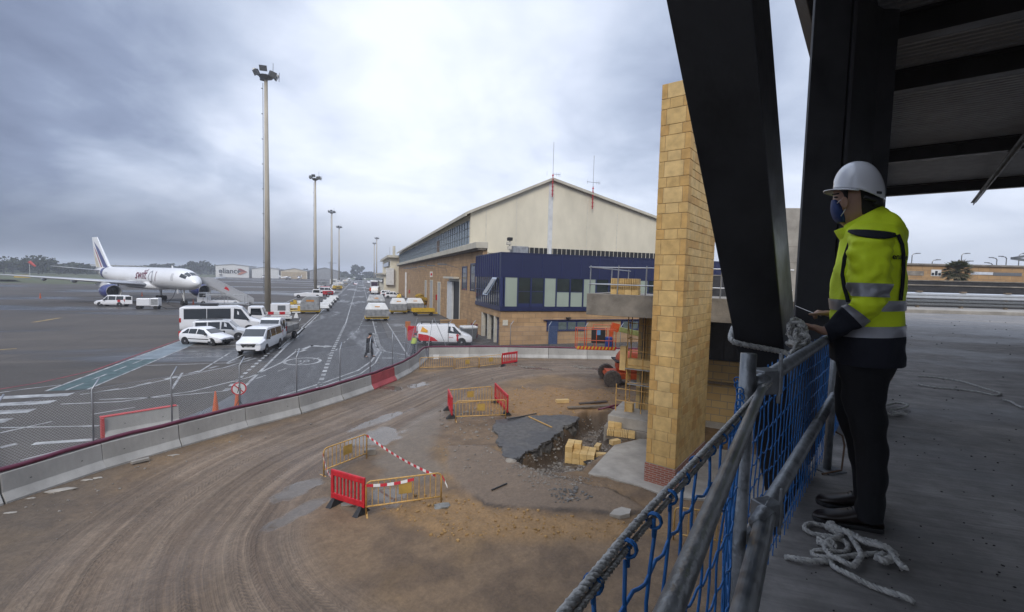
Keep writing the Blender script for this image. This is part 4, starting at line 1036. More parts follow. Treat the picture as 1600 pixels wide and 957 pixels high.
mb = MB(); mb.bar((1.6, .1, 2.0), (2.2, .1, 2.9), .28, .34); mb.bar((2.2, .1, 2.9), (.1, -.05, 3.35), .24, .3); mb.build('boom', mat('olive boom paint', (.28, .30, .10), .5, var=.4, scale=5), bl, bevel=.02)
mb = MB(); mb.bar((.1, -.05, 3.4), (-.35, -.1, 3.5), .2, .5); mb.bar((-.3, -.1, 3.55), (-.42, -.1, 2.5), .16, .22); mb.build('jib', M_orange, bl)
bk = MB(); X0, X1, Y0, Y1, ZB, ZT = -2.5, -.25, -1.1, -.2, 2.25, 3.4
for x in (X0, X0 + .55, (X0 + X1) / 2, X1 - .4, X1):
    for y in (Y0, Y1): bk.tube((x, y, ZB), (x, y, ZT), .022, 6)
for z in (ZB + .5, ZT): bk.path([(X0, Y0, z), (X1, Y0, z), (X1, Y1, z), (X0, Y1, z)], .022, 6, closed=True)
bk.path([(X0 + .9, Y0, ZT), (X0 + .92, Y0, ZT + .28), (X1 - .25, Y0, ZT + .28), (X1 - .2, Y0, ZT)], .022, 6)
bsk = bk.build('basket', M_orange, bl)
mb = MB(); mb.box(X0, X1, Y0, Y1, ZB - .06, ZB); mb.build('floor', M_orange, bsk)
mb = MB(); nS = 22
for i in range(nS):
    mb.mi = i % 2; a = X0 + (X1 - X0) * i / nS; w = (X1 - X0) / nS; sk_ = .07
    mb.add([(a, Y0 - .03, ZB - .02), (a + w, Y0 - .03, ZB - .02), (a + w + sk_, Y0 - .03, ZB + .15), (a + sk_, Y0 - .03, ZB + .15), (a, Y0 - .01, ZB - .02), (a + w, Y0 - .01, ZB - .02), (a + w + sk_, Y0 - .01, ZB + .15), (a + sk_, Y0 - .01, ZB + .15)], [(3, 2, 1, 0), (4, 5, 6, 7), (0, 1, 5, 4), (1, 2, 6, 5), (2, 3, 7, 6), (3, 0, 4, 7)])
mb.build('striped_toe_board', [M_yel, M_redp], bsk)
mb = MB(); mb.box(X0 + .95, X0 + 1.75, Y1 - .25, Y1 - .02, ZB + .25, ZT - .02); mb.build('control_console', M_black, bsk, bevel=.03)
mb = MB(); mb.box(X0 + 1.2, X0 + 1.45, Y1 - .27, Y1 - .26, ZB + .75, ZB + 1.05); mb.build('blue_sticker', mat('blue sticker', (.12, .33, .60), .5), bsk)
mb = MB(); mb.lathe([(.02, 0), (.22, 0), (.22, .62), (.18, .66), (.02, .66)], 16, (X0 + 1.95, Y1 - .3, ZB)); tag(mb.build('blue_drum', mat('blue drum', (.02, .06, .25), .4), loc=bl.location, rz=-.35), 'blue plastic drum standing in the boom lift basket', 'drum')
# ================================================================== HANGAR WITH THE BLUE OFFICE BLOCK
XF, YG = 12.3, 53.0            # facade plane along the road, gable plane
M_tan = brickmat('tan hangar blockwork', (.50, .315, .155), (.40, .245, .12), (.30, .20, .115), 1.2, .42, .022, axis='XY', var=.3, bump=.3)
M_clglass = mat('clerestory glazing', (.16, .21, .25), .22, var=.35, scale=.7, spec=.6)
hg = thing('hangar', 'long tan and cream hangar with a low gable and clerestory glazing', 'hangar')
pk = oY(862, 283, YG); re = oY(1027, 344, YG); ev = 13.75; sl_r = (pk.z - re.z) / (re.x - pk.x)
XR = pk.x + (pk.z - 12.2) / sl_r; YE = 158.0
gab = [(XF, 9.2), (XR, 9.2), (XR, 12.2), (pk.x, pk.z), (XF, ev)]
mb = MB(); mb.prismY(gab, YG, YG + .5); mb.build('gable_wall', M_cream, hg)
# pilaster strips and rails on the gable
mb = MB(); mb.box(pk.x - .35, pk.x + .25, YG - .06, YG - .003, 9.3, pk.z - .25); mb.build('white_pilaster', M_wht, hg)
for x, zt in ((14.2, 14.4), (18.0, 16.1), (27.6, 16.6), (32.0, 15.0)): mb = MB(); mb.box(x - .06, x + .06, YG - .03, YG - .003, 9.3, zt); mb.build('rib', mat('pale cream rib', (.70, .65, .53), .8), hg)
mb = MB(); mb.box(XF + .1, XR - 1, YG - .02, YG - .003, 14.2 - .02, 14.2 + .03) if False else None
def roofslab(p, q, th, name, m, o=.45):
    mb = MB(); (x0, z0), (x1, z1) = p, q
    mb.hexa([(x0, YG - o, z0), (x1, YG - o, z1), (x1, YE, z1), (x0, YE, z0), (x0, YG - o, z0 + th), (x1, YG - o, z1 + th), (x1, YE, z1 + th), (x0, YE, z0 + th)]); mb.build(name, m, hg)
sl_l = (pk.z - ev) / (pk.x - XF)
roofslab((XF - .55, ev - .55 * sl_l + .02), (pk.x, pk.z + .02), .32, 'roof', M_creamd); roofslab((pk.x + .003, pk.z + .02), (XR + .5, 12.2 - .5 * sl_r + .02), .32, 'roof', M_creamd)
mb = MB(); mb.box(XF - .75, XF - .56, YG - .5, YE, ev - .42, ev - .12); mb.build('gutter', M_creamd, hg)
# west wall: tan blockwork to the ledge, glazing above
mb = MB(); mb.box(XF, XF + .5, 46.95, YE, 0, 9.1); mb.build('block_wall', M_tan, hg)
mb = MB(); mb.box(XF + .12, XF + .2, YG + .5, YE - .4, 10.05, 13.05); mb.build('clerestory', M_clglass, hg)
mb = MB(); mb.box(XF + .10, XF + .4, YG + .5, YE, 13.05, ev - .1); mb.build('fascia', M_cream, hg)
mb = MB()
for y in np.arange(YG + .6, YE - .5, 1.55): mb.box(XF + .04, XF + .12, y, y + .07, 10.05, 13.05)
for z in (11.1, 12.1): mb.box(XF + .06, XF + .118, YG + .5, YE - .4, z, z + .06)
mb.build('clerestory_mullion', mat('grey mullion', (.20, .23, .25), .5), hg)
mb = MB(); mb.box(XF + .07, XF + .121, 76, 78.2, 10.05, 12.2); mb.build('boarded_pane', mat('brown board', (.14, .085, .05), .8), hg)
mb = MB(); mb.box(XF - .8, XF + .5, 46.7, YE, 9.3, 9.95); mb.build('ledge', M_creamd, hg, bevel=.03)
mb = MB(); mb.box(XF - .6, XF + .3, 46.75, YE, 9.1, 9.3); mb.build('ledge_soffit', mat('dark soffit', (.16, .135, .10), .9, var=.5), hg)  # soffit toned much darker than the ledge above
mb = MB(); mb.hexa([(XF + .5, 47.0, 8.5), (XF + 2.6, 50.5, 8.5), (XF + 2.6, YG, 8.5), (XF + .5, YG, 8.5), (XF + .5, 47.0, 9.95), (XF + 1.2, 50.5, 9.0), (XF + 1.2, YG, 9.6), (XF + .5, YG, 9.95)]); mb.build('ledge_return', M_creamd, hg)
mb = MB(); mb.box(XF + .5, XR, YG + .1, YE, 0, 9.2); mb.build('inner_wall', M_cream, hg)
mb = MB(); mb.box(XF, XR, YE, YE + .4, 0, 12.2); mb.build('rear_wall', M_tan, hg)
# band of dark louvres between gable and the office roof
mb = MB(); mb.box(XF + 5.5, XR - 1, YG - .05, YG - .003, 9.0, 10.05); mb.build('louvre_band', M_black, hg)
mb = MB()
for x in np.arange(XF + 5.6, XR - 1, .62): mb.box(x, x + .07, YG - .10, YG - .052, 9.0, 10.05)
mb.build('louvre_post', M_creamd, hg)
# openings in the west wall, seen along the stand
M_door = mat('pale grey door', (.42, .41, .39), .6, var=.2); M_frame = mat('cream frame', (.60, .56, .46), .6, var=.2)
def wy(px, py=470): return oX(px, py, XF).y
def opening(x0, x1, z0, z1, fill, name, fr=.16, deep=.01, frm=M_frame):
    y0, y1 = sorted((wy(x0), wy(x1))); o_ = MB()
    o_.box(XF - .07, XF - .003, y0 - fr, y0, z0, z1 + fr); o_.box(XF - .07, XF - .003, y1, y1 + fr, z0, z1 + fr); o_.box(XF - .07, XF - .003, y0, y1, z1, z1 + fr)
    f = o_.build(name, frm, hg); mb = MB(); mb.box(XF - .02, XF - .004, y0, y1, z0, z1); mb.build('pane' if name == 'window' else 'panel', fill, f); return f
opening(722, 729, 4.6, 7.4, M_glass, 'window', .12, frm=M_bluef); opening(735, 742, 4.6, 7.7, M_glass, 'window', .12, frm=M_bluef)
opening(702, 718, 0.2, 5.6, M_black, 'hangar_door', .3); opening(684, 688, 0, 5.1, M_door, 'side_door', .2); opening(672, 676, 0, 5.3, M_door, 'side_door', .2)
opening(664, 666.5, 0, 5.2, M_door, 'side_door', .15)
mb = MB(); y0 = wy(718); y1 = wy(702); mb.box(XF - .9, XF - .08, y0, y1 + .4, 5.95, 6.2); mb.build('door_canopy', M_frame, hg)
mb = MB(); mb.box(XF - .35, XF - .08, (y0 + y1) / 2, y1, .2, 5.5); mb.build('sliding_leaf', M_wht, hg)
mb = MB(); ya = wy(636); mb.tube((XF - .3, ya, 0), (XF - .3, ya, 7), .3, 10); mb.build('white_pipe', M_wht, hg)
for k, px in enumerate((719, 698, 680, 666, 656, 650)):
    y = wy(px, 430); mb = MB(); mb.path([(XF, y, 6.9), (XF - .05, y, 7.3), (XF - 1.9, y + .1, 7.75)], .035, 6)
    f = mb.build('wall_lamp_arm', M_galvd, hg); mb = MB(); mb.box(XF - 2.9, XF - 1.8, y - .16, y + .36, 7.68, 7.86); mb.build('wall_lamp', M_galvd, f)
mb = MB(); y = wy(676, 440); mb.box(XF - .5, XF - .01, y - .06, y + .06, 6.0, 7.0); sg = mb.build('red_edge_sign', M_wht, hg); mb = MB(); mb.box(XF - .4, XF - .12, y - .08, y - .062, 6.3, 6.7); mb.build('sign_mark', M_redp, sg)
for px, z in ((683, 2.2), (640, 1.5)): y = wy(px); mb = MB(); mb.box(XF - .25, XF - .01, y - .2, y + .2, z, z + .9); mb.build('fire_box', M_red, hg)
# tan forebuilding under the office: front wall, corner openings
YF = 39.9; ZB0, ZB1, ZT0 = 3.2, 8.5, 8.5
XE = oY(1140, 430, YF).x + 2
mb = MB(); mb.box(XF + 1.7, XE, YF + .15, YF + .6, 0, 3.15); mb.build('front_block_wall', M_tan, hg)
mb = MB(); mb.box(XF, XE, YF + .1, YF + .14, 2.55, 3.15) if False else None
mb = MB(); mb.box(XF, XF + 1.7, YF + .15, YF + .6, 0, 3.15); mb.build('corner_block', M_tan, hg)
mb = MB(); mb.box(XF, XF + .45, YF + .6, 47.0, 2.55, 3.15); mb.build('lintel', M_tan, hg)
for y in (YF + 2.0, YF + 4.4, 46.6): mb = MB(); mb.box(XF, XF + .35, y, y + .35, 0, 2.55); mb.build('column', M_frame, hg)
mb = MB(); mb.box(XF + 3.6, XF + 3.7, YF + .6, 47, 0, 3.15); mb.build('store_back', mat('dark store brown', (.10, .065, .045), .9, var=.5), hg)
mb = MB()
for k in range(6): mb.box(XF + .18, XF + .22, YF + .75 + k * .2, YF + .79 + k * .2, 0, 2.5)
mb.box(XF + .17, XF + .23, YF + .75, YF + 1.85, 1.2, 1.26); mb.build('grille_gate', M_bluef, hg)
mb = MB(); mb.box(XF + .6, XF + 3.6, YF + .6, YF + 7, 3.152, 3.2); mb.build('store_ceiling', M_concd, hg)
# low strip window and door on the ground floor front
for (xa, xb) in ((856, 915), (972, 1010)):
    a = oY(xa, 520, YF).x; b = oY(xb, 520, YF).x; mb = MB(); mb.box(a - .1, b + .1, YF + .06, YF + .148, .95 + .3, 2.25); f = mb.build('window', M_bluef, hg)
    n = max(2, int((b - a) / .95)); w = (b - a) / n
    for k in range(n): mb = MB(); mb.box(a + k * w + .1, a + (k + 1) * w - .06, YF + .045, YF + .058, 1.4, 2.12); mb.build('pane', mat('greenish pane', (.13, .16, .15), .2, var=.3), f)
a = oY(857, 520, YF).x; mb = MB(); mb.box(a, a + .95, YF + .03, YF + .059, 0, 2.2); mb.build('blue_door', mat('blue door', (.035, .06, .14), .5, var=.2), hg)
mb = MB(); mb.box(a - .5, XE - 6, YF - .05, YF + .148, 2.3, 2.36); mb.build('drip_rail', M_bluef, hg)
a = oY(790, 505, YF).x; mb = MB(); mb.box(a - .25, a + .25, YF + .08, YF + .147, 1.85, 2.35); mb.build('meter_box', M_frame, hg)
mb = MB(); p = oY(888, 497, YF); mb.box(p.x - .2, p.x + .2, YF - .25, YF + .14, p.z - .05, p.z + .05); mb.build('security_camera', M_black, hg)
# blue office block: standing seam cladding above, strip glazing below
ob = thing('office_block', 'dark blue clad office box with strip glazing on the front of the hangar', 'office')
XO = XF - .12
mb = MB(); mb.box(XO, XE, YF, 49.5, 6.3, 8.5); mb.build('upper_cladding', M_blue, ob)
mb = MB(); mb.box(XO, XE, YF, 49.5, 3.2, 3.62); mb.build('sill_band', M_blue, ob)
mb = MB(); mb.box(XO + .2, XE - .1, YF + 3.2, 49.3, 3.62, 6.3); mb.build('inner_room', mat('office interior', (.27, .28, .23), .8, var=.5, scale=.6), ob)
mb = MB(); mb.box(XO + .1, XE, YF + .1, YF + 3.1, 3.62, 3.66); mb.build('floor', mat('office floor', (.2, .19, .17), .6), ob)
M_seam = mat('blue seam', (.03, .038, .14), .4)
for x in np.arange(XO + 2.05, XE, 2.02): mb = MB(); mb.box(x, x + .03, YF - .03, YF - .002, 6.32, 8.5); mb.build('cladding_seam', M_seam, ob)
for y in np.arange(YF + .75, 49.4, .78): mb = MB(); mb.box(XO - .07, XO - .002, y, y + .06, 6.3, 8.5); mb.build('cladding_seam', M_seam, ob)
mb = MB(); mb.box(XO - .04, XE, YF - .04, 49.5, 8.503, 8.60); mb.build('roof_cap', M_blue, ob)
# front glazing: pale blinds and dark clear panes
gx = [oY(px, 455, YF).x for px in (788, 809, 829.5, 850, 869, 890.5, 911, 931, 951, 971, 992, 1012, 1032)]
M_blind = mat('pale green blind behind glass', (.34, .39, .32), .25, var=.12, scale=.4, coat=.4); M_clear = mat('clear office pane', (.035, .045, .042), .07, var=.5, scale=.8, spec=.7)
kind = 'bddbddbdddbdb'
for k in range(len(gx) - 1):
    a, b = gx[k], gx[k + 1]
    mb = MB(); mb.box(a - .06, a + .06, YF - .04, YF + .1, 3.62, 6.3); f = mb.build('window_post', M_bluef, ob)
    mb = MB(); mb.box(a + .062, b - .062, YF + .02, YF + .05, 3.62, 6.3); mb.build('pane', M_blind if kind[k] == 'b' else M_clear, f)
    if kind[k] == 'd':
        mb = MB(); mb.box(a + .1, b - .1, YF - .0, YF + .018, 3.62, 3.9 + 1.1 * (k in (4, 5))); mb.build('half_blind', M_blind if k in (4, 5) else M_bluef, f)
        mb = MB(); mb.box(a + .062, b - .062, YF - .01, YF + .019, 5.0, 5.06); mb.build('transom', M_bluef, f)
mb = MB(); mb.box(gx[-1], XE, YF + .01, YF + .05, 3.62, 6.3); mb.build('pane', M_clear, ob)
mb = MB(); mb.box(XO, XO + .25, YF, YF + .25, 3.62, 6.3); mb.build('corner_post', M_bluef, ob)
# side glazing towards the stand, with one tilted casement
ny_ = 12; w = (49.4 - YF - .3) / ny_
for k in range(ny_):
    y = YF + .27 + k * w; mb = MB(); mb.box(XO - .02, XO + .1, y, y + .08, 3.62, 6.3); f = mb.build('window_post', M_bluef, ob); mb = MB(); mb.box(XO + .03, XO + .05, y + .082, y + w, 3.62, 6.3); mb.build('pane', M_clear, f)
mb = MB(); mb.box(XO - .03, XO + .02, YF + .3, 49.4, 4.95, 5.02); mb.build('transom', M_bluef, ob)
a, b = YF + 1.0, YF + 2.5; mb = MB(); q = [(XO - .05, a, 6.25), (XO - .05, b, 6.25), (XO - 1.0, b, 4.6), (XO - 1.0, a, 4.6)]; mb.plate(q, .07); cs = mb.build('open_casement', mat('pale casement', (.33, .40, .50), .12, .3), ob)
mb = MB(); q2 = [(XO - .12, a + .12, 6.1), (XO - .12, b - .12, 6.1), (XO - 1.0, b - .12, 4.72), (XO - 1.0, a + .12, 4.72)]; q2 = [(x - .05, y, z + .03) for x, y, z in q2]; mb.plate(q2, .01); mb.build('casement_pane', M_glass, cs)
# roof gear: camera on a mast, air handler
p = oY(796, 397, YF + 3); rc = thing('roof_camera', 'surveillance camera mast on the blue office roof corner', 'camera mast', (p.x, YF + 3, 8.6)); mb = MB(); mb.tube((0, 0, 0), (0, 0, 1.3), .07, 8); mb.box(-.18, .18, -.12, .12, .45, .75); mb.build('mast', M_frame, rc)
mb = MB(); mb.box(-.22, .22, -.3, .25, 1.3, 1.62); mb.build('camera_head', M_black, rc, bevel=.04); mb = MB(); mb.box(-.3, .12, -.18, .18, .9, 1.2); mb.build('housing', M_frame, rc, bevel=.03)
p = oY(810, 392, YF + 4); mb = MB(); mb.box(-.8, .9, -.5, .5, 0, .85); mb.box(-.75, .85, -.53, -.5, .12, .75); tag(mb.build('air_conditioner', M_alu, bevel=.03, loc=(p.x, YF + 4, 8.6)), 'grey air conditioning unit on the blue office roof', 'air conditioner')
# aerials on the gable
def aerial(px, pt, pb, Y, label, arm):
    a, b = oY(px, pt, Y), oY(px - .5, pb, Y); t = thing('aerial_mast', label, 'aerial', (b.x, Y, b.z), 0, 'aerials on the gable')
    h = a.z - b.z; mb = MB(); mb.tube((0, 0, 0), (0, 0, h * .42), .06, 6); [mb.box(-.1, .1, -.1, .1, z, z + .08) for z in np.arange(.3, h * .4, .45)]; mb.build('lower_mast', M_redp, t)
    mb = MB(); mb.tube((0, 0, h * .42), (0, 0, h), .03, 6); mb.build('whip', M_galv, t)
    mb = MB(); z = h * arm; mb.tube((-.9 if arm > .45 else 0, 0, z), (1.0, 0, z), .03, 5)
    for x in (-.8, .5, .75, .95): mb.tube((x, 0, z - .25), (x, 0, z + .25), .015, 4)
    mb.build('antenna_arm', M_galv, t)
aerial(863.5, 222, 308, YG - .4, 'taller red and grey aerial at the peak of the cream gable', .42)
aerial(926, 243, 327, YG - .4, 'thinner red and grey aerial right of the gable peak', .50)

# cream terminal wing beyond the hangar
tw = thing('terminal_wing', 'cream low building with flat roof just beyond the hangar', 'building')
mb = MB(); mb.box(9.6, 22, 160, 215, 0, 12); mb.build('wall', M_cream, tw); mb = MB(); mb.box(8.6, 22.5, 158.6, 217, 12, 12.8); mb.build('roof', M_creamd, tw)
mb = MB(); mb.box(7.6, 9.6, 160, 240, 0, 6.2); mb.build('lower_wall', M_cream, tw); mb = MB(); mb.box(6.9, 9.59, 159, 242, 6.2, 6.8); mb.build('lower_roof', M_creamd, tw)
mb = MB(); mb.box(8.2, 10.8, 158.8, 159.95, 2.8, 8.4); mb.build('stair_tower', M_wht, tw)
for z in (3.4, 9.2): mb = MB(); mb.box(9.2, 9.59, 163, 200, z, z + 1.4) if z > 5 else mb.box(7.2, 7.59, 163, 230, z, z + 1.4); mb.build('window', M_glass, tw)
mb = MB(); mb.tube((11.5, 170, 12.8), (11.5, 170, 16.5), .5, 10); mb.build('flue', M_creamd, tw)
mb = MB(); mb.tube((9.9, 168, 12.8), (9.9, 168, 16), .07, 6); mb.build('pole', M_galv, tw)
# far tan terminal, palm and rails beyond the deck are built with the deck below
# ================================================================== VEHICLES AND APRON EQUIPMENT
def wheel(par, x, y, r, w=.2, rimm=None, n=18, parts=True):
    s = 1 if y > 0 else -1; mb = MB()
    mb.lathe([(r * .55, -w / 2), (r * .94, -w / 2), (r, -w / 2 + .03), (r, w / 2 - .03), (r * .94, w / 2), (r * .55, w / 2)], n, (x, y, r), 'Y'); o = mb.build('wheel', M_tyre, par)
    if parts:
        mb = MB(); mb.lathe([(.02, -w / 2 - .008), (r * .2, -w / 2 - .008), (r * .56, -w / 2 + .03), (r * .56, w / 2 - .03), (r * .2, w / 2 + .008), (.02, w / 2 + .008)], 14, (x, y, r), 'Y'); mb.build('rim', rimm or M_rim, o)
    return o
def vehicle(name, label, cat, st, W, wheels, r, loc, rz, wins=(), screen=None, rear=None, paint=M_white, trim=None, detail=True, grp=None, lampz=None, grille=True, glassm=M_glass):
    """st: sections from rear to front (x, z_bottom, z_belt, z_top, half width at belt, half width at roof)"""
    t = thing(name, label, cat, loc, rz, grp)
    def sec(x):
        for a, b in zip(st[:-1], st[1:]):
            if x <= b[0] or b is st[-1]:
                k = max(0, min(1, (x - a[0]) / (b[0] - a[0]))); return [lerp(p, q, k) for p, q in zip(a, b)]
    def ring(s):
        x, zb, zl, zt, w, wt = s
        h = [(w * .93, zb), (w, zb + .16), (w * 1.0, (zb + zl) / 2), (w * .985, zl), (wt, zt - .05), (wt - .07, zt)]
        return [(x, y, z) for y, z in h] + [(x, -y, z) for y, z in reversed(h)]
    mb = MB(); mb.rings([ring(s) for s in st]); body = mb.build('body', paint, t, bevel=.06, seg=3, smooth=True)
    Lv = st[-1][0] - st[0][0]; xf = st[-1][0]; xr = st[0][0]
    def P(x, k, s, off=.0):
        q = sec(x); y = lerp(q[4] * .985, q[5], k); z = lerp(q[2], q[3] - .05, k); return V((x, s * (y + off), z))
    for s in (1, -1):
        for w_ in wins:
            x0, x1, x2, x3 = w_ if len(w_) == 4 else (w_[0], w_[1], w_[1], w_[0])
            mb = MB(); pts = [P(x0, .08, s, .004), P(x1, .08, s, .004), P(x2, .86, s, .004), P(x3, .86, s, .004)]; mb.plate(pts, .014); mb.build('side_window', glassm, t)
    if screen:
        a, b = sec(screen[0]), sec(screen[1]); mb = MB(); ya, yb = a[5] - .05, b[5] - .06
        p = [V((screen[0], -ya, a[3])), V((screen[0], ya, a[3])), V((screen[1], yb, b[3])), V((screen[1], -yb, b[3]))]
        nn = (p[1] - p[0]).cross(p[3] - p[0]).normalized(); nn = nn if nn.z > 0 else -nn
        q = [lerp(p[0], p[3], .06), lerp(p[1], p[2], .06), lerp(p[1], p[2], .95), lerp(p[0], p[3], .95)]; mb.plate([v + nn * .008 for v in q], .016); mb.build('windscreen', glassm, t)
    if rear:
        z0, z1 = rear; a = st[0]; mb = MB(); y = a[5] - .12; mb.box(xr - .012, xr + .01, -y, y, z0, z1); mb.build('rear_window', glassm, t)
    for x in wheels:
        for s in (1, -1):
            q = sec(x); wheel(t, x, s * (q[4] - .10), r, parts=detail)
            if detail: mb = MB(); mb.lathe([(r * .5, -.003), (r * 1.17, -.003), (r * 1.17, .003), (r * .5, .003)], 20, (x, s * (q[4] + .001), r * 1.05), 'Y'); mb.build('wheel_arch', M_black, t)
    fr = st[-1]; rr_ = st[0]
    if detail:
        lz = lampz or (fr[2] - .08)
        for s in (1, -1):
            mb = MB(); mb.hexa([(xf - .30, s * fr[4] * .62, lz - .10), (xf + .012, s * fr[4] * .55, lz - .12), (xf + .0, s * (fr[4] + .004), lz - .06), (xf - .30, s * (sec(xf - .3)[4] + .006), lz - .02), (xf - .30, s * fr[4] * .62, lz + .06), (xf + .008, s * fr[4] * .55, lz + .03), (xf + .0, s * (fr[4] + .002), lz + .05), (xf - .34, s * (sec(xf - .3)[4] + .004), lz + .10)]); mb.build('headlight', M_lamp, t)
            mb = MB(); z0 = rr_[2] - .2; mb.box(xr - .012, xr + .14, s * (rr_[4] - .17), s * (rr_[4] + .006), z0, z0 + .42); mb.build('tail_light', M_red, t)
            q = sec(screen[0] - .15) if screen else fr; xm = (screen[0] - .28) if screen else xf - 1; mb = MB(); mb.box(xm - .06, xm + .06, s * (q[4] + .01), s * (q[4] + .2), q[2] + .02, q[2] + .2); mb.build('mirror', M_black, t, bevel=.02)
        if grille:
            mb = MB(); mb.box(xf - .04, xf + .018, -fr[4] * .5, fr[4] * .5, lz - .13, lz + .02); mb.build('grille', M_black, t)
        mb = MB(); mb.box(xf - .05, xf + .02, -fr[4] * .86, fr[4] * .86, fr[1] + .0, fr[1] + .2); mb.build('lower_bumper', trim or M_black, t)
        mb = MB(); mb.box(xr + .3, xf - .3, -fr[4] * .88, fr[4] * .88, fr[1] - .05, fr[1] + .03); mb.build('underside', M_black, t)
        mb = MB(); mb.box(xf + .021, xf + .026, -.26, .26, fr[1] + .2, fr[1] + .31); mb.build('number_plate', M_wht, t)
    return t
def head(pr, pf): d = pf - pr; return atan2(d.y, d.x)
PK = 'white vehicles parked beside the service road'
# long white minibus
a, b = gp(274, 523), gp(386, 520); rzv = head(a, b)
st = [(0, .45, 1.35, 2.55, .98, .86), (.25, .4, 1.35, 2.68, 1.0, .88), (4.7, .38, 1.33, 2.72, 1.0, .88), (5.15, .36, 1.3, 2.62, 1.0, .86), (6.05, .36, 1.22, 1.48, 1.0, .86), (6.75, .36, 1.1, 1.2, .98, .86), (7.0, .4, 1.0, 1.06, .88, .76)]
mbus = vehicle('minibus', 'long white high roof minibus with dark window band, rearmost of the parked row', 'minibus', st, 2, (1.45, 5.85), .36, (a.x + .2, a.y + 1.0, 0), rzv, wins=((.35, 2.2), (2.25, 4.25), (4.5, 5.9, 5.15, 4.55)), screen=(6.0, 5.2), rear=(1.4, 2.4), grp=PK, lampz=.95)
mb = MB(); mb.box(1.6, 3.1, -.5, .5, 2.73, 2.95); mb.build('roof_unit', M_black, mbus, bevel=.06)
# silver people carrier
a, b = gp(294, 533), gp(372, 531)
st = [(0, .35, .98, 1.65, .86, .70), (.2, .32, .98, 1.78, .90, .72), (2.4, .3, .97, 1.82, .90, .72), (2.75, .3, .96, 1.76, .90, .70), (3.45, .3, .94, 1.06, .90, .74), (4.15, .3, .82, .88, .88, .72), (4.38, .34, .66, .72, .74, .6)]
mpv = vehicle('people_carrier', 'silver white people carrier with roof rails between minibus and small hatchback', 'car', st, 1.8, (.75, 3.55), .32, (a.x + .3, a.y + .6, 0), head(a, b), wins=((.25, 1.1), (1.2, 2.1), (2.2, 3.25, 2.75, 2.25)), screen=(3.4, 2.8), rear=(1.0, 1.6), paint=mat('silver paint', (.60, .61, .62), .3, .3, var=.06, coat=.4), grp=PK)
for s in (1, -1): mb = MB(); mb.tube((.5, s * .64, 1.87), (2.3, s * .64, 1.87), .025, 6); mb.build('roof_rail', M_black, mpv)
# small hatchback
a, b = gp(290, 538.5), gp(343, 541.5)
st = [(0, .34, .86, 1.0, .76, .60), (.15, .28, .92, 1.18, .84, .62), (.75, .24, .92, 1.43, .86, .60), (1.9, .22, .90, 1.47, .86, .60), (2.35, .22, .88, 1.36, .86, .58), (3.1, .22, .84, .95, .86, .70), (3.75, .24, .72, .78, .83, .68), (4.03, .3, .62, .67, .70, .56)]
hb = vehicle('hatchback', 'small white five door hatchback parked nearest on the bay lines', 'car', st, 1.72, (.68, 3.22), .30, (0, 0, 0), 0, wins=((.35, .98, .95, .8), (1.02, 1.72), (1.8, 2.85, 2.32, 1.82)), screen=(3.05, 2.4), rear=(.98, 1.2), grp=PK)
rz_ = head(a, b); hb.rotation_euler.z = rz_; o_ = Matrix.Rotation(rz_, 3, 'Z') @ V((.68, -.78, 0)); hb.location = (a.x - o_.x, a.y - o_.y, 0)
for s in (1, -1): mb = MB(); mb.box(1.0, 2.95, s * .862, s * .878, .50, .56); mb.build('side_moulding', M_black, hb)
# van facing the camera
fa = gp(388, 556)
st = [(0, .4, 1.1, 1.78, .92, .80), (.2, .36, 1.12, 1.87, .96, .81), (3.1, .34, 1.1, 1.91, .96, .80), (3.5, .34, 1.08, 1.84, .96, .78), (4.3, .33, 1.06, 1.24, .96, .80), (4.85, .32, .98, 1.08, .95, .80), (5.12, .36, .88, .95, .84, .70)]
vt_ = vehicle('passenger_van', 'white passenger van with black grille facing the camera ahead of the pickup', 'van', st, 1.93, (.9, 4.1), .34, (0, 0, 0), 0, wins=((.35, 1.75), (1.85, 2.9), (3.0, 4.1, 3.5, 3.02)), screen=(4.25, 3.52), rear=(1.15, 1.75), grp=PK, trim=M_white, lampz=.84, grille=False)
rzv = radians(-98); vt_.rotation_euler.z = rzv; o_ = Matrix.Rotation(rzv, 3, 'Z') @ V((5.12, 0, 0)); vt_.location = (fa.x - o_.x, fa.y - o_.y, 0)
mb = MB(); mb.lathe([(.085, -.01), (.11, -.01), (.11, .01), (.085, .01)], 20, (5.17, 0, .77), 'X', closed=True)
for k in range(3): an = pi / 2 + k * 2 * pi / 3; mb.bar((5.17, 0, .77), (5.17, .1 * cos(an), .77 + .1 * sin(an)), .015, .02)
mb.build('star_emblem', mat('chrome', (.7, .7, .72), .15, 1, var=.05), vt_)
mb = MB(); mb.box(5.12, 5.15, -.5, .5, .36, .46); mb.build('air_intake', M_black, vt_); mb = MB(); mb.hexa([(5.08, -.44, .62), (5.145, -.40, .62), (5.145, .40, .62), (5.08, .44, .62), (5.08, -.56, .86), (5.135, -.53, .86), (5.135, .53, .86), (5.08, .56, .86)]); mb.build('grille', M_black, vt_)
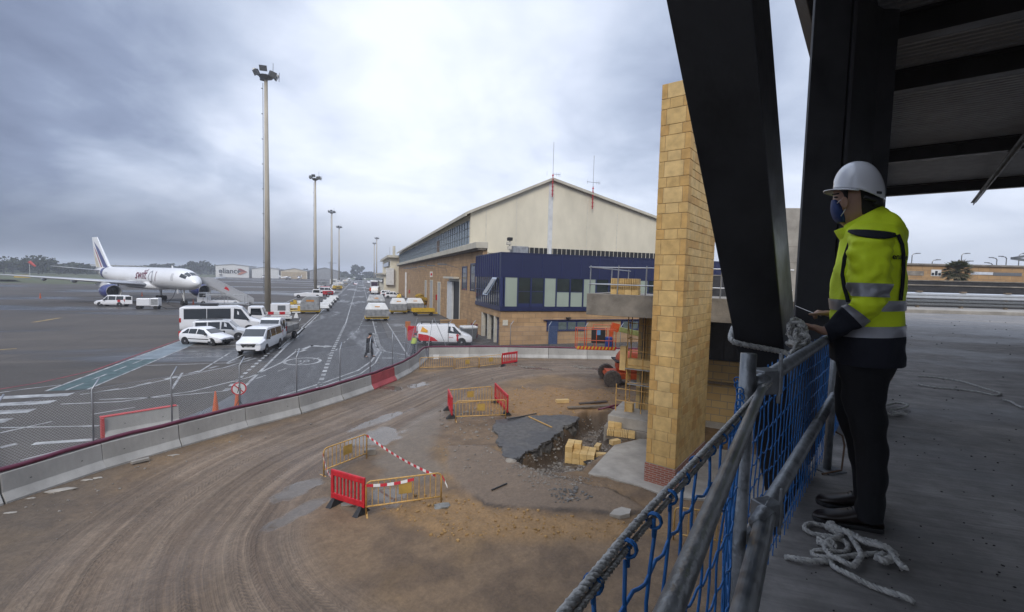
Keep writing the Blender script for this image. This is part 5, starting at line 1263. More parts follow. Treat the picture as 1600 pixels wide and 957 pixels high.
# pickup with grey drop sides behind the van
fa = gp(414, 541)
st = [(0, .5, 1.2, 2.2, .92, .82), (.9, .45, 1.2, 2.28, .95, .82), (1.2, .45, 1.18, 2.2, .95, .80), (1.85, .42, 1.12, 1.3, .95, .80), (2.25, .4, .98, 1.06, .93, .8), (2.5, .45, .8, .86, .85, .7)]
pkp = vehicle('dropside_pickup', 'white dropside pickup with grey bed and dark cab parked behind the passenger van', 'pickup', st, 1.95, (1.75,), .36, (0, 0, 0), 0, wins=((.25, 1.65, 1.2, .28),), screen=(1.82, 1.25), grp=PK, lampz=.95)
mb = MB(); mb.box(-3.3, -.06, -1.0, 1.0, .82, .92); mb.build('bed', M_galvd, pkp); mb = MB(); mb.box(-3.3, -.06, -1.0, -.96, .925, 1.4); mb.box(-3.3, -.06, .96, 1.0, .925, 1.4); mb.box(-3.3, -3.26, -.955, .955, .925, 1.4); mb.box(-.12, -.08, -.955, .955, .925, 1.75); mb.build('drop_side', M_alu, pkp, bevel=.01)
mb = MB(); mb.box(-3.2, 0, -.35, .35, .5, .81); mb.build('chassis', M_black, pkp)
for s in (1, -1): wheel(pkp, -2.3, s * .85, .36, .26)
rzv = radians(-100); pkp.rotation_euler.z = rzv; o_ = Matrix.Rotation(rzv, 3, 'Z') @ V((2.5, 0, 0)); pkp.location = (fa.x - o_.x, fa.y - o_.y, 0)

# small catering truck with red scissor frame
def cabtruck(name, label, loc, rz, L=6.0, box=None, grp=None, red=False):
    t = thing(name, label, 'truck', loc, rz, grp); mb = MB()
    mb.prismY([(L - 1.7, .55), (L - .02, .55), (L, 1.2), (L - .28, 2.15), (L - .45, 2.25), (L - 1.7, 2.25)], -.98, .98); mb.build('cab', M_white, t, bevel=.06)
    mb = MB(); mb.plate([(L + .006, -.85, 1.28), (L + .006, .85, 1.28), (L - .25, .82, 2.1), (L - .25, -.82, 2.1)], .02); mb.build('windscreen', M_glass, t)
    for s in (1, -1): mb = MB(); mb.plate([(L - 1.45, s * .985, 1.3), (L - .25, s * .985, 1.25), (L - .42, s * .985, 2.05), (L - 1.4, s * .985, 2.05)], .02); mb.build('side_window', M_glass, t)
    mb = MB(); mb.box(0, L - .2, -.4, .4, .5, .75); mb.build('chassis', M_black, t)
    for x in (1.2, L - .9):
        for s in (1, -1): wheel(t, x, s * .82, .4, .28)
    if red:
        mb = MB()
        for s in (1, -1): mb.bar((.3, s * .7, .9), (3.6, s * .7, 2.4), .12); mb.bar((.3, s * .7, 2.4), (3.6, s * .7, .9), .12)
        mb.box(0, 4, -.95, .95, .76, .9); mb.build('scissor_lift', mat('red orange lift paint', (.42, .07, .03), .5, var=.4), t)
        mb = MB(); mb.box(-.1, 4.1, -1, 1, 2.45, 2.6)
        for x in (0, 2, 4):
            for s in (1, -1): mb.tube((x, s * .95, 2.6), (x, s * .95, 3.5), .03, 5)
        for s in (1, -1): mb.tube((0, s * .95, 3.5), (4, s * .95, 3.5), .03, 5)
        mb.build('platform', M_alu, t)
    else: mb = MB(); mb.box(0, L - 1.8, -1, 1, .8, 2.5); mb.build('cargo_box', box or M_white, t, bevel=.03)
    return t
p = gp(405, 511); cabtruck('platform_truck', 'white cab truck with red scissor lift platform behind the grey pickup', (p.x - 5.6, p.y + 1.4, 0), .05, red=True)
# ground unit with red and white chevrons
def chev_board(par, x0, x1, y, z0, z1, n=5, name='striped_board'):
    mb = MB()
    for i in range(n): mb.mi = i % 2; a = x0 + (x1 - x0) * i / n; mb.box(a, a + (x1 - x0) / n, y - .03, y, z0, z1)
    return mb.build(name, [M_redp, M_wht], par)
p = gp(437, 502); au = thing('air_start_unit', 'white box unit with red and white boards beside the nearest light mast', 'ground unit', (p.x, p.y + .8, 0), .1)
mb = MB(); mb.box(-1.1, 1.1, -.8, .8, .55, 2.2); mb.box(-2.6, -1.15, -.6, .6, .5, .95); mb.build('casing', M_white, au, bevel=.05); chev_board(au, -2.7, 1.2, -.82, .85, 1.2, 6)
mb = MB(); mb.box(-.3, .6, -.815, -.803, 1.35, 2.0); mb.build('vent_grille', M_galvd, au)
for x in (-2.2, .8):
    for s in (1, -1): wheel(au, x, s * .6, .28, .18, parts=False)
mb = MB(); mb.box(-1.2, 1.3, -.9, .9, .3, .5); mb.build('skid', M_wht, au)
p = gp(413, 499); mb = MB()
for i in range(4): mb.mi = i % 2; mb.box(-1 + i * .5, -.5 + i * .5, -.04, .04, .55, .95)
mb.mi = 1; [mb.box(x - .05, x + .05, -.3, .3, 0, .55) for x in (-.8, .8)]
tag(mb.build('striped_barrier', [M_redp, M_wht], loc=(p.x, p.y, 0)), 'low red and white striped barrier at the foot of nearest mast', 'barrier')
p = gp(463, 497); mb = MB(); mb.hexa([(-.3, -.3, 0), (.3, -.3, 0), (.3, .3, 0), (-.3, .3, 0), (-.1, -.1, .7), (.1, -.1, .7), (.1, .1, .7), (-.1, .1, .7)]); mb.box(-.5, .5, -.12, .12, .7, .85)
tag(mb.build('chock_stand', M_wht, loc=(p.x, p.y, 0)), 'small white chock stand at the road edge beside the tarmac trailers', 'stand')

# luggage containers on dollies
GU = 'freight containers on dollies'
def uld(label, loc, rz, L=3.1, W=2.3, H=1.75, top=M_wht, low=M_alu, curved=False, stripe=(.55, .22, .02)):
    t = thing('freight_container', label, 'container', loc, rz, GU)
    mb = MB(); mb.box(-L / 2, L / 2, -W / 2, W / 2, .30, .56); mb.build('dolly_bed', M_yel, t, bevel=.02)
    mb = MB(); mb.box(-L / 2 + .1, L / 2 - .1, -W / 2 - .06, -W / 2 - .003, .44, .54); mb.build('dolly_roller', M_black, t)
    for x in (-L * .36, L * .36):
        for s in (1, -1): wheel(t, x, s * W * .36, .21, .14, parts=False)
    z0 = .57
    if curved:
        pr_ = [(-L / 2 + .05, z0), (L / 2 - .1, z0), (L / 2 - .1, z0 + H), (-.1, z0 + H)] + [(-.1 - (L / 2 - .15) * sin(k * pi / 12), z0 + H * .35 + H * .65 * cos(k * pi / 12)) for k in range(1, 7)]
        mb = MB(); mb.prismY(pr_, -W / 2 + .05, W / 2 - .05); b_ = mb.build('shell', low, t, bevel=.03)
    else:
        mb = MB(); mb.box(-L / 2 + .05, L / 2 - .05, -W / 2 + .05, W / 2 - .05, z0, z0 + H * .55); b_ = mb.build('shell', low, t, bevel=.03)
        mb = MB(); mb.hexa([(-L / 2 + .05, -W / 2 + .05, z0 + H * .55), (L / 2 - .05, -W / 2 + .05, z0 + H * .55), (L / 2 - .05, W / 2 - .05, z0 + H * .55), (-L / 2 + .05, W / 2 - .05, z0 + H * .55), (-L / 2 + .45, -W / 2 + .45, z0 + H), (L / 2 - .45, -W / 2 + .45, z0 + H), (L / 2 - .45, W / 2 - .2, z0 + H), (-L / 2 + .45, W / 2 - .2, z0 + H)]); mb.build('lid', top, t, bevel=.05)
    mb = MB()
    if curved: mb.box(-.5, .6, -W / 2 + .035, -W / 2 + .047, z0 + H * .62, z0 + H * .74)
    else:
        k0, k1 = .40, .56; f = lambda k: (-W / 2 + .05 + .4 * k - .012, z0 + H * .55 + H * .45 * k); (ya, za), (yb, zb) = f(k0), f(k1); mb.plate([(-.3, ya, za), (.35, ya, za), (.35, yb, zb), (-.3, yb, zb)], .014)
    mb.build('orange_strip', mat('orange sticker', stripe, .5), t)
    return t
def at(px, py, dy=0): p = gp(px, py); return (p.x, p.y + dy, 0)
uld('white lidded freight container on yellow dolly, front one on the road side', at(589, 502, 1.2), .02)
uld('grey domed freight container directly behind the white lidded one', at(588, 488, 2.2), .02, top=M_alu, H=2.2)
uld('curved grey freight container with orange strip beside the left road edge', at(484, 491, 1.2), 0, curved=True, L=2.8, W=2.2, H=2.1)
c3 = uld('freight container with yellow net over its lid, by the tan wall', at(623, 491, 1.2), .0, L=2.7, H=1.9)
mb = MB(); mb.blob((0, 0, 0), .6, 3, 2, (.8, .9, .9), .5); p = at(624, 484); tag(mb.build('yellow_tarp', M_yel, loc=(p[0], p[1] + 1.0, 2.2)), 'crumpled yellow net thrown over a freight container lid', 'net')
uld('white lidded freight container with orange sticker nearest the wall side', at(649, 489, 1.4), 0, L=3.0, H=1.8)
uld('small grey container among the far left carts', at(531, 451, 2), 0, H=2.2, top=M_alu); uld('domed grey container furthest up the left road edge', at(539, 445, 2), 0, H=2.2, top=M_alu)
p = gp(662, 494); yc = thing('yellow_cart', 'low yellow flat cart beside the tan hangar wall', 'cart', (p.x, p.y + .8, 0), .05); mb = MB(); mb.box(-1.7, 1.7, -.75, .75, .6, .68); mb.box(-1.7, 1.7, -.75, -.7, .68, 1.15); mb.box(-1.7, 1.7, .7, .75, .68, 1.15); mb.build('tray', M_yel, yc)
mb = MB(); mb.box(-1.2, 2.2, -.5, .5, .3, .5); mb.build('chassis', M_yel, yc)
for x in (-1.2, 1.2):
    for s in (1, -1): wheel(yc, x, s * .6, .26, .16, parts=False)
p = gp(659, 482); mb = MB()
for k in range(9): mb.blob((RND.uniform(-1.2, 1.2), RND.uniform(-.5, .5), .5 + .28 * k * .8), .75, k, 2, (1.1, .8, .6), .4)
tag(mb.build('net_pile', mat('mustard netting', (.42, .27, .03), .9, var=.6, scale=9), loc=(p.x, p.y + 1.4, 0)), 'tall heap of mustard cargo nets against the tan hangar wall', 'net pile')

# carts along the left road edge
GC = 'baggage carts along the left road edge'
def cart(loc, rz, label, m, cover=True):
    t = thing('baggage_cart', label, 'cart', loc, rz, GC); mb = MB(); mb.box(-1.2, 1.2, -.7, .7, .38, .48); mb.build('deck', m, t); mb = MB()
    for x in (-1.18, 1.12): mb.box(x, x + .06, -.7, .7, .48, 1.15)
    mb.build('end_rail', m, t)
    if cover: mb = MB(); mb.hexa([(-1.1, -.68, .49), (1.1, -.68, .49), (1.1, .68, .49), (-1.1, .68, .49), (-.9, -.4, 1.0), (.9, -.4, 1.0), (.9, .4, 1.0), (-.9, .4, 1.0)]); mb.build('load_cover', M_wht, t, bevel=.08)
    for x in (-.85, .85):
        for s in (1, -1): wheel(t, x, s * .58, .2, .12, parts=False)
for k, (px, py) in enumerate(((503, 487), (508, 482), (512, 477), (517, 473), (521, 469))): cart(at(px, py, .8), .15, 'white covered baggage cart right of the curved grey container, %s from the front' % ords[k], M_galvd)
for k, (px, py) in enumerate(((455, 491), (461, 487), (466, 483), (470, 479))): cart(at(px, py, .8), .5, 'yellow baggage cart left of the curved grey container, %s from the front' % ords[k], M_yel, k % 2 == 1)
# distant vehicles: simple van and car bodies with their windows
SV = [(0, .4, 1.15, 1.95, .9, .78), (.2, .36, 1.15, 2.05, .94, .8), (3.0, .34, 1.12, 2.05, .94, .8), (3.8, .33, 1.05, 1.2, .94, .78), (4.5, .36, .8, .85, .85, .7)]
SCAR = [(0, .35, .9, 1.1, .82, .66), (.3, .3, .98, 1.7, .88, .68), (2.6, .28, .96, 1.72, .88, .68), (3.3, .28, .92, 1.02, .88, .7), (4.1, .3, .75, .8, .8, .65)]
GF = 'white vehicles further up the stands'
def small(kind, px, py, rz, label, paint=M_white, s=1.0, det=False):
    st_ = SV if kind == 'van' else SCAR; p = gp(px, py)
    t = vehicle('parked_van' if kind == 'van' else 'parked_car', label, kind, st_, 1.9, (.8, 3.5), .34, (p.x, p.y, 0), rz, wins=((.4, 1.5), (1.6, 2.6), (2.65, 3.5, 2.95, 2.7)) if kind == 'van' else ((.35, 1.2), (1.3, 2.1), (2.2, 3.1, 2.6, 2.25)), screen=(3.75, 3.05) if kind == 'van' else (3.25, 2.65), rear=(1.2, 1.85) if kind == 'van' else (1.0, 1.55), paint=paint, detail=det, grp=GF)
    t.scale = (s, s, s); return t
small('car', 601, 466, .0, 'white estate car parked in front of the cream terminal wing', det=True); small('car', 594, 463, .0, 'white estate car half hidden behind another estate car', det=True)
small('van', 498, 459.5, .05, 'white van parked beyond the white tug at left'); small('van', 576, 443, -1.55, 'white van at the far kerb beyond the bus'); small('car', 556, 445.5, -1.57, 'white car with red bonnet driving down the road towards us')
small('car', 570, 437, -1.5, 'tiny white car near the end of the stands'); small('van', 545, 437, -1.5, 'tiny white van at the far end of the left road edge'); small('car', 552, 434.5, 0, 'tiny white car near the vanishing point of the road')
small('van', 528, 444, 1.5, 'white van among the far left carts behind a mast'); small('car', 518, 452, .2, 'white car beside carts at the left road edge')
p = gp(554.5, 446); mb = MB(); mb.box(-.8, .8, -.1, .1, .7, .95); tag(mb.build('red_bonnet_band', M_redp, loc=(p.x + .2, p.y - 4.4, 0)), 'red band on the nose of the oncoming car', 'marking')
t = cabtruck('box_truck', 'small white cab truck nosing out before the coach', (gp(590, 461).x, gp(590, 461).y + 6, 0), radians(-100), 5.2, M_wht)
# coach
p = gp(585, 452); bs = thing('coach', 'white coach with big dark windscreen far up the stand', 'coach', (p.x, p.y, 0), 0); mb = MB(); mb.box(-1.5, 1.5, 0, 11, .4, 3.6); mb.build('body', M_white, bs, bevel=.2); mb = MB(); mb.box(-1.35, 1.35, -.02, .02, 1.2, 3.0); mb.build('windscreen', mat('violet dark screen', (.05, .025, .05), .1), bs)
for s in (-1, 1): mb = MB(); mb.box(s * 1.5, s * 1.52, .5, 10.5, 1.6, 3.0); mb.build('side_window', M_glass, bs)
for y in (2, 9):
    for s in (1, -1): mb = MB(); mb.lathe([(.1, -.14), (.5, -.14), (.5, .14), (.1, .14)], 14, (s * 1.35, y, .5), 'X'); mb.build('wheel', M_tyre, bs)
# baggage tug at left
p = gp(475, 466); tg = thing('baggage_tug', 'low white pushback tug with cab at the left road edge', 'tug', (p.x, p.y + .8, 0), pi + .05); mb = MB(); mb.prismY([(-4.2, .4), (2.2, .4), (2.3, 1.0), (-.6, 1.35), (-4.2, 1.1)], -.95, .95); mb.build('body', M_white, tg, bevel=.06)
mb = MB(); mb.prismY([(-3.7, 1.1), (-1.7, 1.2), (-2.0, 2.15), (-3.6, 2.15)], -.85, .85); mb.build('cab', M_white, tg, bevel=.05)
for s in (1, -1): mb = MB(); mb.plate([(-3.5, s * .86, 1.3), (-1.9, s * .86, 1.35), (-2.1, s * .86, 2.0), (-3.45, s * .86, 2.0)], .02); mb.build('side_window', M_glass, tg)
for x in (1.3, -3.0):
    for s in (1, -1): wheel(tg, x, s * .82, .42, .3)
for k, (px, py, w, h, m_, lab) in enumerate(((508, 458, 1.4, 2.0, M_red, 'dark red service cart by the second mast'), (521, 446, 1.8, 3.2, M_wht, 'tall white step unit by the third mast'), (505, 447, 1.3, 2.2, M_alu, 'grey equipment box left of the third mast'), (536, 441, 2, 3.0, M_alu, 'pale container shape far up the left edge'), (600, 452, 1.5, 1.8, mat('orange cart', (.45, .12, .03), .5), 'orange cart before the cream terminal wing'), (527, 453, 1.6, 1.5, M_yel, 'yellow belt cart beyond the white covered carts'), (512, 463, 1.2, 1.4, M_red, 'low red cart behind the white tug'), (545, 441, 1.5, 2.4, M_wht, 'white box cart furthest along the left edge'), (500, 452, 1.1, 1.3, M_wht, 'low white cart left of the second van'), (583, 457, 1.0, 1.5, M_orange, 'small orange cart at the front of the coach'), (612, 455, 1.6, 2.2, M_red, 'dark red stacked carts behind the estate cars'))):
    p = gp(px, py); ec_ = thing('equipment_cart', lab, 'cart', (p.x, p.y + 1, 0), .1 * k, 'equipment carts on the stands'); mb = MB(); mb.box(-w, w, -.8, .8, .4, h); mb.build('housing', m_, ec_, bevel=.1); mb = MB(); mb.box(-w * .5, w * .5, -.83, -.81, h * .5, h * .8); mb.build('panel', M_galvd, ec_)
    for x in (-w * .7, w * .7):
        for s in (1, -1): wheel(ec_, x, s * .6, .25, .15, parts=False)
# delivery van by the fence
a, b = gp(653, 541), gp(743, 541)
st = [(0, .42, 1.12, 1.78, .92, .82), (.15, .38, 1.15, 1.90, .95, .82), (3.0, .36, 1.12, 1.93, .95, .80), (3.35, .36, 1.1, 1.86, .95, .78), (4.15, .35, 1.02, 1.18, .95, .8), (4.75, .34, .86, .94, .93, .78), (5.0, .4, .68, .74, .8, .66)]
dv = vehicle('delivery_van', 'white delivery van with red and yellow rear graphics behind the fence', 'van', st, 1.9, (.95, 4.0), .34, (a.x, a.y + .9, 0), head(a, b), wins=((2.75, 3.95, 3.35, 2.78),), screen=(4.1, 3.38), rear=(1.2, 1.75))
M_lred = mat('livery red', (.52, .02, .03), .3, var=.1); M_lyel = mat('livery yellow', (.75, .36, .03), .3, var=.1)
mb = MB(); mb.add([(.16, -.968, .5), (1.9, -.968, .45), (1.55, -.968, .75), (.95, -.968, 1.0), (.16, -.968, 1.12), (.16, -.955, .5), (1.9, -.955, .45), (1.55, -.955, .75), (.95, -.955, 1.0), (.16, -.955, 1.12)], [(0, 1, 2, 3, 4), (9, 8, 7, 6, 5)]); mb.build('red_swoosh', M_lred, dv)
mb = MB(); mb.plate([(.35, -.93, 1.3), (.95, -.95, 1.2), (1.0, -.94, 1.4), (.5, -.87, 1.75)], .012); mb.build('yellow_mark', M_lyel, dv)
mb = MB(); mb.box(3.55, 3.7, -.985, -.968, .48, .95); mb.lathe([(.02, -.985), (.12, -.985), (.12, -.968), (.02, -.968)], 12, (3.62, 0, .98), 'Y'); mb.build('red_door_mark', M_lred, dv)
text_mesh('door_lettering', 'Iberia', .17, M_lred, dv, frame((3.05, -.968, .80), (1, 0, 0), (0, 0, 1)), .003)
mb = MB()
for x in (.4, 1.2, 2.0, 2.8): mb.box(x, x + .06, -.75, .75, 1.97, 2.03)
for s in (1, -1): mb.box(.3, 2.95, s * .7 - .03, s * .7 + .03, 2.03, 2.07)
mb.build('roof_rack', M_black, dv)
mb = MB(); mb.box(-.75, -.02, -.97, -.92, .5, 1.8); mb.build('open_rear_door', M_lred, dv, bevel=.02)
p = gp(733, 536); gb = thing('waste_bin', 'grey wheeled bin with white lid beside the delivery van nose', 'bin', (p.x + .3, p.y + 1.6, 0), .1); mb = MB(); mb.hexa([(-.6, -.5, .15), (.6, -.5, .15), (.6, .5, .15), (-.6, .5, .15), (-.75, -.6, 1.2), (.75, -.6, 1.2), (.75, .6, 1.2), (-.75, .6, 1.2)]); mb.build('tub', M_galvd, gb, bevel=.04); mb = MB(); mb.box(-.78, .78, -.64, .64, 1.2, 1.45); mb.build('lid', M_wht, gb, bevel=.1)
p = gp(742, 531); mb = MB(); mb.tube((0, 0, 0), (0, 0, 1.5), .16, 10); mb.tube((.5, .2, 0), (.5, .2, 1.4), .12, 10); tag(mb.build('gas_bottle', mat('maroon bottle', (.16, .02, .03), .5), loc=(p.x, p.y + 1.2, 0)), 'maroon gas bottles standing by the hangar corner column', 'gas bottles')
p = gp(720, 520); mb = MB(); mb.box(-1.9, 1.4, -.15, .15, 0, 1.35); tag(mb.build('low_wall', M_tan, loc=(p.x - .3, p.y + 1.5, 0), rz=.25), 'low tan screen wall before the big hangar door', 'wall')
# dokker beside the aircraft, facing left
a, b = gp(196, 479.5), gp(150, 479)
dk = vehicle('service_car', 'small white service car with open tail door under the aircraft engine', 'car', [(0, .35, 1.0, 1.65, .86, .72), (.2, .3, 1.0, 1.82, .9, .72), (2.5, .28, .98, 1.84, .9, .72), (3.2, .28, .95, 1.08, .9, .74), (4.1, .28, .85, .9, .86, .7), (4.4, .34, .68, .74, .74, .6)], 1.8, (.75, 3.5), .33, (a.x, a.y + .9, 0), head(a, b), wins=((.2, 1.2), (1.3, 2.3), (2.35, 3.1, 2.6, 2.4)), screen=(3.15, 2.55), trim=M_black)
mb = MB(); mb.box(-1.1, -.05, .84, .89, .45, 1.7); mb.build('open_tail_door', M_white, dk); mb = MB(); mb.box(-1.0, -.15, .83, .90, 1.1, 1.62); mb.build('door_pane', M_glass, dk); mb = MB(); mb.box(.6, 1.0, .905, .912, .75, 1.1); mb.build('red_mark', M_lred, dk)
# ground power unit
p = gp(229, 484); gu = thing('ground_power_unit', 'white ground power unit cart beside the aircraft nose leg', 'ground unit', (p.x, p.y + .7, 0), .05); mb = MB(); mb.box(-1.3, .4, -.7, .7, .55, 1.7); mb.box(.45, 1.5, -.75, .75, .5, 1.75); mb.build('casing', M_white, gu, bevel=.08); mb = MB(); mb.box(.55, 1.4, -.765, -.755, .7, 1.6); mb.build('grey_panel', M_alu, gu)
for x in (-1.1, 1.1):
    for s in (1, -1): wheel(gu, x, s * .65, .3, .18, parts=False)
# cones and the round sign
GCo = 'orange traffic cones'
def cone(px, py, label, h=.75):
    p = gp(px, py); t = thing('traffic_cone', label, 'cone', (p.x, p.y, 0), 0, GCo); mb = MB(); mb.box(-.19, .19, -.19, .19, 0, .03); mb.lathe([(.14, .03), (.03, h), (.02, h)], 14); mb.build('body', mat('cone orange', (.60, .12, .03), .5, var=.2), t)
    mb = MB(); mb.lathe([(.103, .30), (.077, .47)], 14); mb.build('white_band', M_wht, t)
cone(337, 647, 'orange cone with white band just behind the barrier row', 1.0); cone(371, 637, 'orange cone standing behind the round prohibition sign', .95)
cone(63, 466, 'far cone alone on the apron before the left wing', 1.0); cone(222, 463, 'far cone beyond the ground power unit', 1.0); cone(302, 476, 'far cone right of the aircraft nose leg', 1.0)
p = gp(376, 640); sg = thing('prohibition_sign', 'round white no walking sign with red rim behind the barrier row', 'sign', (p.x, p.y - .25, 0), .15)
zc_ = 1.02; mb = MB(); mb.lathe([(.01, -.012), (.30, -.012), (.30, .012), (.01, .012)], 28, (0, 0, zc_), 'Y'); mb.build('face', M_wht, sg); mb = MB(); mb.lathe([(.245, -.02), (.30, -.02), (.30, -.013), (.245, -.013)], 28, (0, 0, zc_), 'Y', closed=True); mb.build('red_rim', M_redp, sg)
mb = MB(); mb.lathe([(.005, -.018), (.035, -.018), (.035, -.013), (.005, -.013)], 10, (0.01, 0, zc_ + .13), 'Y'); mb.bar((0, -.016, zc_ + .08), (-.01, -.016, zc_ - .05), .055, .006, (0, 1, 0)); mb.bar((-.01, -.016, zc_ - .05), (-.07, -.016, zc_ - .18), .03, .006, (0, 1, 0)); mb.bar((0, -.016, zc_ - .05), (.07, -.016, zc_ - .18), .03, .006, (0, 1, 0)); mb.bar((0, -.016, zc_ + .06), (.09, -.016, zc_ - .02), .025, .006, (0, 1, 0)); mb.build('walking_figure', M_black, sg)
mb = MB(); mb.bar((-.19, -.022, zc_ + .19), (.19, -.022, zc_ - .19), .04, .006, (0, 1, 0)); mb.build('red_bar', M_redp, sg)
mb = MB(); mb.tube((0, .02, 0), (0, .02, zc_), .02, 8); mb.tube((0, .02, .5), (.25, .1, 0), .015, 6); mb.tube((0, .02, .5), (-.25, .1, 0), .015, 6); mb.build('stand', M_black, sg)
for px, rzz in ((637, 0), ): 
    p = gp(637, 529); mb = MB(); mb.tube((0, 0, 0), (0, 0, 1.6), .09, 8); mb.box(-.25, .25, -.05, .05, 1.0, 1.7); tag(mb.build('orange_post', mat('orange post', (.45, .16, .06), .6), loc=(p.x, p.y, 0)), 'orange folded marker post behind the fence by the delivery van', 'post')
# ================================================================== AIRLINER
AC = thing('airliner', 'white cargo airliner with blue engines and striped tail parked at left', 'aircraft', (-25.7, 89.2, 0), atan2(-.757, .654))
K = .94
M_air = mat('aircraft white', (.80, .80, .80), .3, var=.05, scale=.4, coat=.4); M_airg = mat('aircraft grey wing', (.46, .47, .49), .35, .2, var=.12, scale=.5); M_navy = mat('aircraft navy', (.035, .045, .19), .3, var=.1, coat=.4)
def fus_ring(b, r, zc, n=28, zs=1.0): return [(-b * K, r * K * cos(2 * pi * j / n), zc * K + r * zs * K * sin(2 * pi * j / n)) for j in range(n)]
FS = [(0.0, .06, 4.15), (.25, .42, 4.2), (.7, .78, 4.27), (1.4, 1.15, 4.37), (2.2, 1.42, 4.5), (3.2, 1.66, 4.66), (4.6, 1.84, 4.8), (6.2, 1.93, 4.86), (9, 1.95, 4.88), (30, 1.95, 4.88), (34, 1.82, 5.02), (38, 1.5, 5.28), (41.5, 1.1, 5.55), (44.5, .7, 5.8), (47, .28, 6.0)]
def frad(b):
    for p, q in zip(FS[:-1], FS[1:]):
        if b <= q[0]: k = (b - p[0]) / (q[0] - p[0]); return lerp(p[1], q[1], k), lerp(p[2], q[2], k)
    return FS[-1][1:]
mb = MB(); mb.rings([fus_ring(*f, zs=1.04) for f in FS]); fus = mb.build('fuselage', M_air, AC, smooth=True)
def fpatch(name, b0, b1, a0, a1, m, parent, nb=4, na=4, off=.02):
    """patch wrapped on the fuselage skin; angle 0 = starboard side level, 90 = top. starboard is -y"""
    mb = MB(); g = []
    for i in range(nb + 1):
        b = lerp(b0, b1, i / nb); r, zc = frad(b); row = []
        for j in range(na + 1):
            a = lerp(a0, a1, j / na); a = radians(a); row.append((-b * K, -(r * K + off) * cos(a), zc * K + (r * 1.04 * K + off) * sin(a)))
        g.append(row)
    n = na + 1; mb.v = [p for row in g for p in row]
    for i in range(nb):
        for j in range(na): mb.f.append((i * n + j, i * n + j + 1, (i + 1) * n + j + 1, (i + 1) * n + j)); mb.m.append(0)
    return mb.build(name, m, parent, smooth=True)
for (b0, b1, a0, a1) in ((2.0, 3.5, 20, 44), (1.62, 2.9, 46, 70), (1.5, 2.6, 73, 107), (1.62, 2.9, 110, 134), (2.0, 3.5, 136, 160)): fpatch('cockpit_window', b0, b1, a0, a1, M_glass, AC)
fpatch('tail_band', 38.6, 40.4, -90, 270, M_navy, AC, 3, 28); fpatch('cargo_door', 13.2, 13.3, -35, 25, M_airg, AC, 1, 5); fpatch('entry_door', 5.3, 6.1, -8, 32, mat('door outline grey', (.62, .62, .63), .4), AC, 2, 4, .012)
